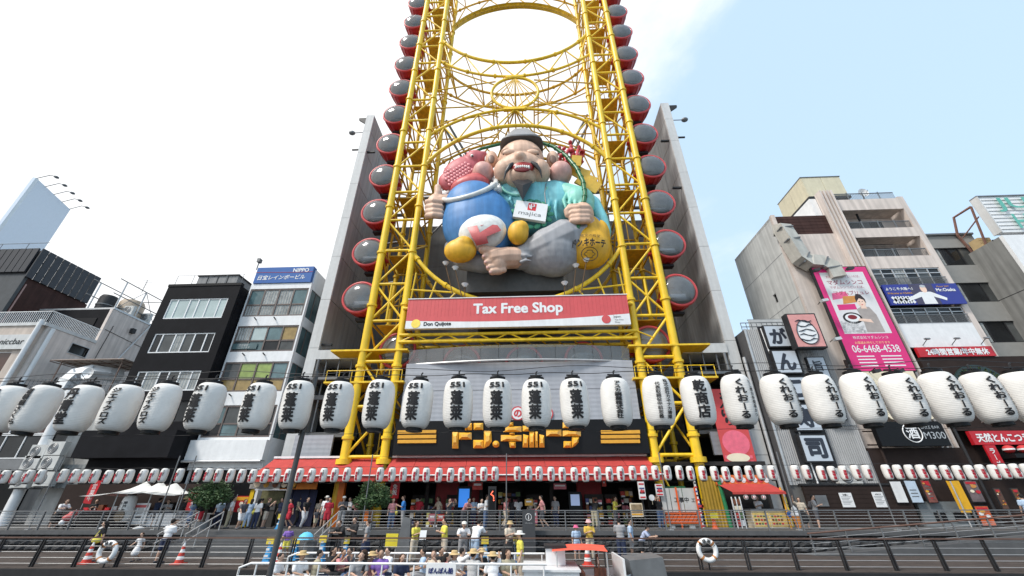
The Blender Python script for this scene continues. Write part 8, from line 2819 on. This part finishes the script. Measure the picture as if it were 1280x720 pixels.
for px, py0, py1, Y, lb in ((348, 643, 664, 27.6, 'blue sign cone on the street before the navy curtain'), (333, 672, 704, 21.4, 'blue sign cone on the promenade, nearest the left stairs'), (366, 672, 704, 22.4, 'blue sign cone half hidden by the slanted pole'), (400, 670, 702, 21.9, 'blue sign cone beside the pale blue umbrella'),
                           (430, 672, 700, 22.6, 'blue sign cone behind the stooping pair in black'), (606, 672, 700, 22.0, 'blue sign cone right of the broad man in white'), (642, 672, 702, 21.6, 'blue sign cone behind the tan bucket hat')):
    z0 = 0.002 if Y > 26 else -1.0
    x = P(px, py1, Y)[0]
    zt = P(px, py0, Y)[1]
    t = thing('sign_cone', lb, 'traffic cone', (x, Y, z0), 'blue sign cones')
    Mb().lathe([(.26, 0), (.26, .05), (.22, .06), (.08, zt - z0 - .2), (.06, zt - z0 - .18)], (x, Y, z0), 4, a0=PI / 4, a1=PI / 4 + 2 * PI).build('body', cm('cone_blue', 60, 150, 205, .5), t)
    blk('head_plate', x - .17, x + .17, Y - .13, Y - .09, zt - .25, zt + .03, cm('cone_yellow', 225, 200, 70, .5), t)
    for k in range(3):
        w_ = .16 - .03 * k
        blk('print', x - w_ * .6, x + w_ * .6, Y - .2 + .035 * k, Y - .195 + .035 * k, z0 + .25 + k * .25, z0 + .33 + k * .25, WHT2, t)
CS = mat('cone_red', (.58, .05, .03), .5)
for px, py0, py1, lb in ((104, 686, 711, 'red and white striped cone near the white life ring'), (221, 686, 711, 'red and white striped cone beside the man seen from behind'), (346, 686, 706, 'red and white striped cone left of the slanted pole'), (735, 684, 706, 'red and white striped cone under the orange boat canopy')):
    Y = 20.9
    x = P(px, py1, Y)[0]
    t = thing('striped_cone', lb, 'traffic cone', (x, Y, -1), 'striped traffic cones')
    blk('base', x - .24, x + .24, Y - .24, Y + .24, -.998, -.95, CS, t)
    H_ = .78
    for k in range(6):
        r0, r1 = .18 - .15 * k / 6, .18 - .15 * (k + 1) / 6
        Mb().lathe([(r0, H_ * k / 6), (r1, H_ * (k + 1) / 6 - .002)], (x, Y, -.949), 16).build('band', WHT2 if k % 2 else CS, t, smooth=60)
t = thing('umbrella', 'open pale blue umbrella on the promenade beside the grey slab', 'umbrella', (P(381, 680, 22)[0], 22, -.9))
x = P(381, 679, 22)[0]
Mb().lathe([(.01, .30), (.15, .28), (.30, .18), (.40, .0)], (x, 22, -.12), 8).build('canopy', cm('umbrella_blue', 95, 190, 225, .6), t, smooth=30)
bar('shaft', (x, 22, .22), (x, 22, -.95), .015, STEELL, t, 6)
for px, Y, lb in ((134, 19.7, 'white life ring on the rail beside the person in black'), (884, 19.7, 'white life ring on the rail below the food stall')):
    x, z = P(px, 690 if px < 500 else 688, Y)
    t = thing('life_ring', lb, 'life ring', (x, Y, z - .38), 'life rings on the promenade rail')
    Mb().path([(x + .34 * math.cos(a), Y, z + .34 * math.sin(a)) for a in [2 * PI * i / 40 for i in range(40)]], .095, 12, closed=True).build('ring', WHT2, t, smooth=60)
    for k in range(4):
        a = PI / 4 + k * PI / 2
        c = Vector((x + .34 * math.cos(a), Y, z + .34 * math.sin(a)))
        d = Vector((-math.sin(a), 0, math.cos(a))) * .04
        Mb().path([c - d, c + d], .099, 12).build('strap', cm('strap_tan', 190, 130, 80), t, smooth=60)
    for k, ch in enumerate('道頓堀川'):
        for up2 in (0,):
            a = R(140 - k * 33)
            vs, fs = text2d(ch, .02)
            c_, sn = math.cos(a - PI / 2), math.sin(a - PI / 2)
            s_ = .15
            Mb().add([(x + .34 * math.cos(a) + s_ * (c_ * (v[0] - .48) - sn * (v[1] - .36)), Y - .098, z + .34 * math.sin(a) + s_ * (sn * (v[0] - .48) + c_ * (v[1] - .36))) for v in vs], fs).build('lettering', INK, t, recalc=False)
    bar('bracket', (x, Y + .1, z - .3), (x, Y + .1, -1.0), .03, DARK, t)
x0, x1, z0, z1 = rect((483, 667), (496, 684), 21.5)
t = thing('yellow_board', 'yellow notice board on legs behind the boat passengers', 'notice board', ((x0 + x1) / 2, 21.5, -1))
blk('panel', x0, x1, 21.5, 21.54, z0, z1, cm('board_yellow', 225, 205, 55, .5), t)
for x in (x0 + .08, x1 - .08):
    bar('leg', (x, 21.56, -1), (x, 21.56, z1), .02, STEELL, t)
x0, x1, z0, z1 = rect((527, 664), (532, 673), 21.3)
t = thing('paper_sheet', 'white paper held up by the long haired staff member', 'paper', ((x0 + x1) / 2, 21.2, z0))
Mb().obox(((x0 + x1) / 2, 21.2, (z0 + z1) / 2), (.14, .04, 0), (0, .003, 0), (0, .05, .18)).build('sheet', WHT2, t)
for i, px in enumerate((670, 672)):
    pass
x, z = P(815, 622, 27.7)
t = thing('round_fan', 'round white paper fan held up by the person in black', 'fan', (x, 27.75, z - .3))
Mb().lathe([(0, -.01), (.17, -.01), (.17, .01), (0, .01)], (x, 27.75, z), 18, 'y').build('leaf', WHT2, t)
bar('handle', (x, 27.75, z - .16), (x, 27.75, z - .38), .012, CRM, t, 6)
# ------------------------------------------------------------------ trees
def leaf_mat(name, a, c):
    m = bpy.data.materials.new(name)
    m.use_nodes = True
    t = m.node_tree
    b = t.nodes['Principled BSDF']
    b.inputs['Roughness'].default_value = .6
    n1 = t.nodes.new('ShaderNodeTexNoise')
    n1.inputs['Scale'].default_value = 5
    g = t.nodes.new('ShaderNodeNewGeometry')
    t.links.new(g.outputs['Position'], n1.inputs['Vector'])
    r = t.nodes.new('ShaderNodeValToRGB')
    r.color_ramp.elements[0].color = (*a, 1)
    r.color_ramp.elements[1].color = (*c, 1)
    r.color_ramp.elements[0].position, r.color_ramp.elements[1].position = .35, .65
    t.links.new(n1.outputs['Fac'], r.inputs['Fac'])
    t.links.new(r.outputs[0], b.inputs['Base Color'])
    return m
LEAF = leaf_mat('leaf_green', (.025, .06, .018), (.075, .14, .045))
BARK = mat('bark', (.07, .055, .045), .9, var=.3, bump=.3)
def tree(label, px, py, Y, blobs, seed):
    r_ = random.Random(seed)
    x, zc = P(px, py, Y)
    t = thing('small_tree', label, 'tree', (x, Y, 0))
    q = Mb().path([(x, Y, 0), (x + .05, Y, .6), (x, Y + .03, zc - .1)], [.10, .07, .05], 8)
    for k in range(6):
        a = k * 1.1
        q.path([(x, Y, zc - .5 + .05 * k), (x + .4 * math.cos(a), Y + .4 * math.sin(a), zc - .1 + .08 * k), (x + .8 * math.cos(a), Y + .7 * math.sin(a), zc + .2 + .06 * k)], [.04, .028, .012], 6)
    q.build('trunk', BARK, t, smooth=60)
    q = Mb()
    for bx, by, bz, br in blobs:
        br *= 1.12
        n = int(560 * br * br / .3)
        for i in range(n):
            v = Vector((r_.gauss(0, 1), r_.gauss(0, 1), r_.gauss(0, 1))).normalized() * br * r_.uniform(.35, 1.0) ** .6 * (1.25 if i % 9 == 0 else 1)
            v.z *= .75
            c = Vector((x + bx, Y + by, zc + bz)) + v
            a = Vector((r_.gauss(0, 1), r_.gauss(0, 1), r_.gauss(0, .6))).normalized()
            b_ = a.orthogonal().normalized()
            L_ = r_.uniform(.06, .11)
            q.add([c, c + a * L_ + b_ * L_ * .38, c + a * L_ * 2, c + a * L_ - b_ * L_ * .38], [(0, 1, 2, 3)])
    q.build('crown', LEAF, t, recalc=False)
    Mb().lathe([(.5, 0), (.5, .4), (.42, .4), (.42, .34), (.01, .34)], (x, Y, .002), 16).build('planter', STEEL, t)
tree('small bushy green tree in front of the snack stands', 264, 618, 27.5, [(-.7, 0, 0, .62), (.2, .1, .25, .7), (.8, -.1, -.1, .55), (0, -.3, -.25, .6), (-.2, 0, .45, .45)], 1)
tree('small bushy green tree before the gap between the two awnings', 464, 622, 27.5, [(-.5, 0, -.25, .5), (.1, .1, .35, .6), (.65, -.1, .05, .6), (.1, -.2, -.15, .6), (-.25, 0, .6, .4), (.95, 0, -.25, .35)], 2)
for o in list(TMP.collection.objects):
    bpy.data.objects.remove(o)
bpy.data.scenes.remove(TMP)
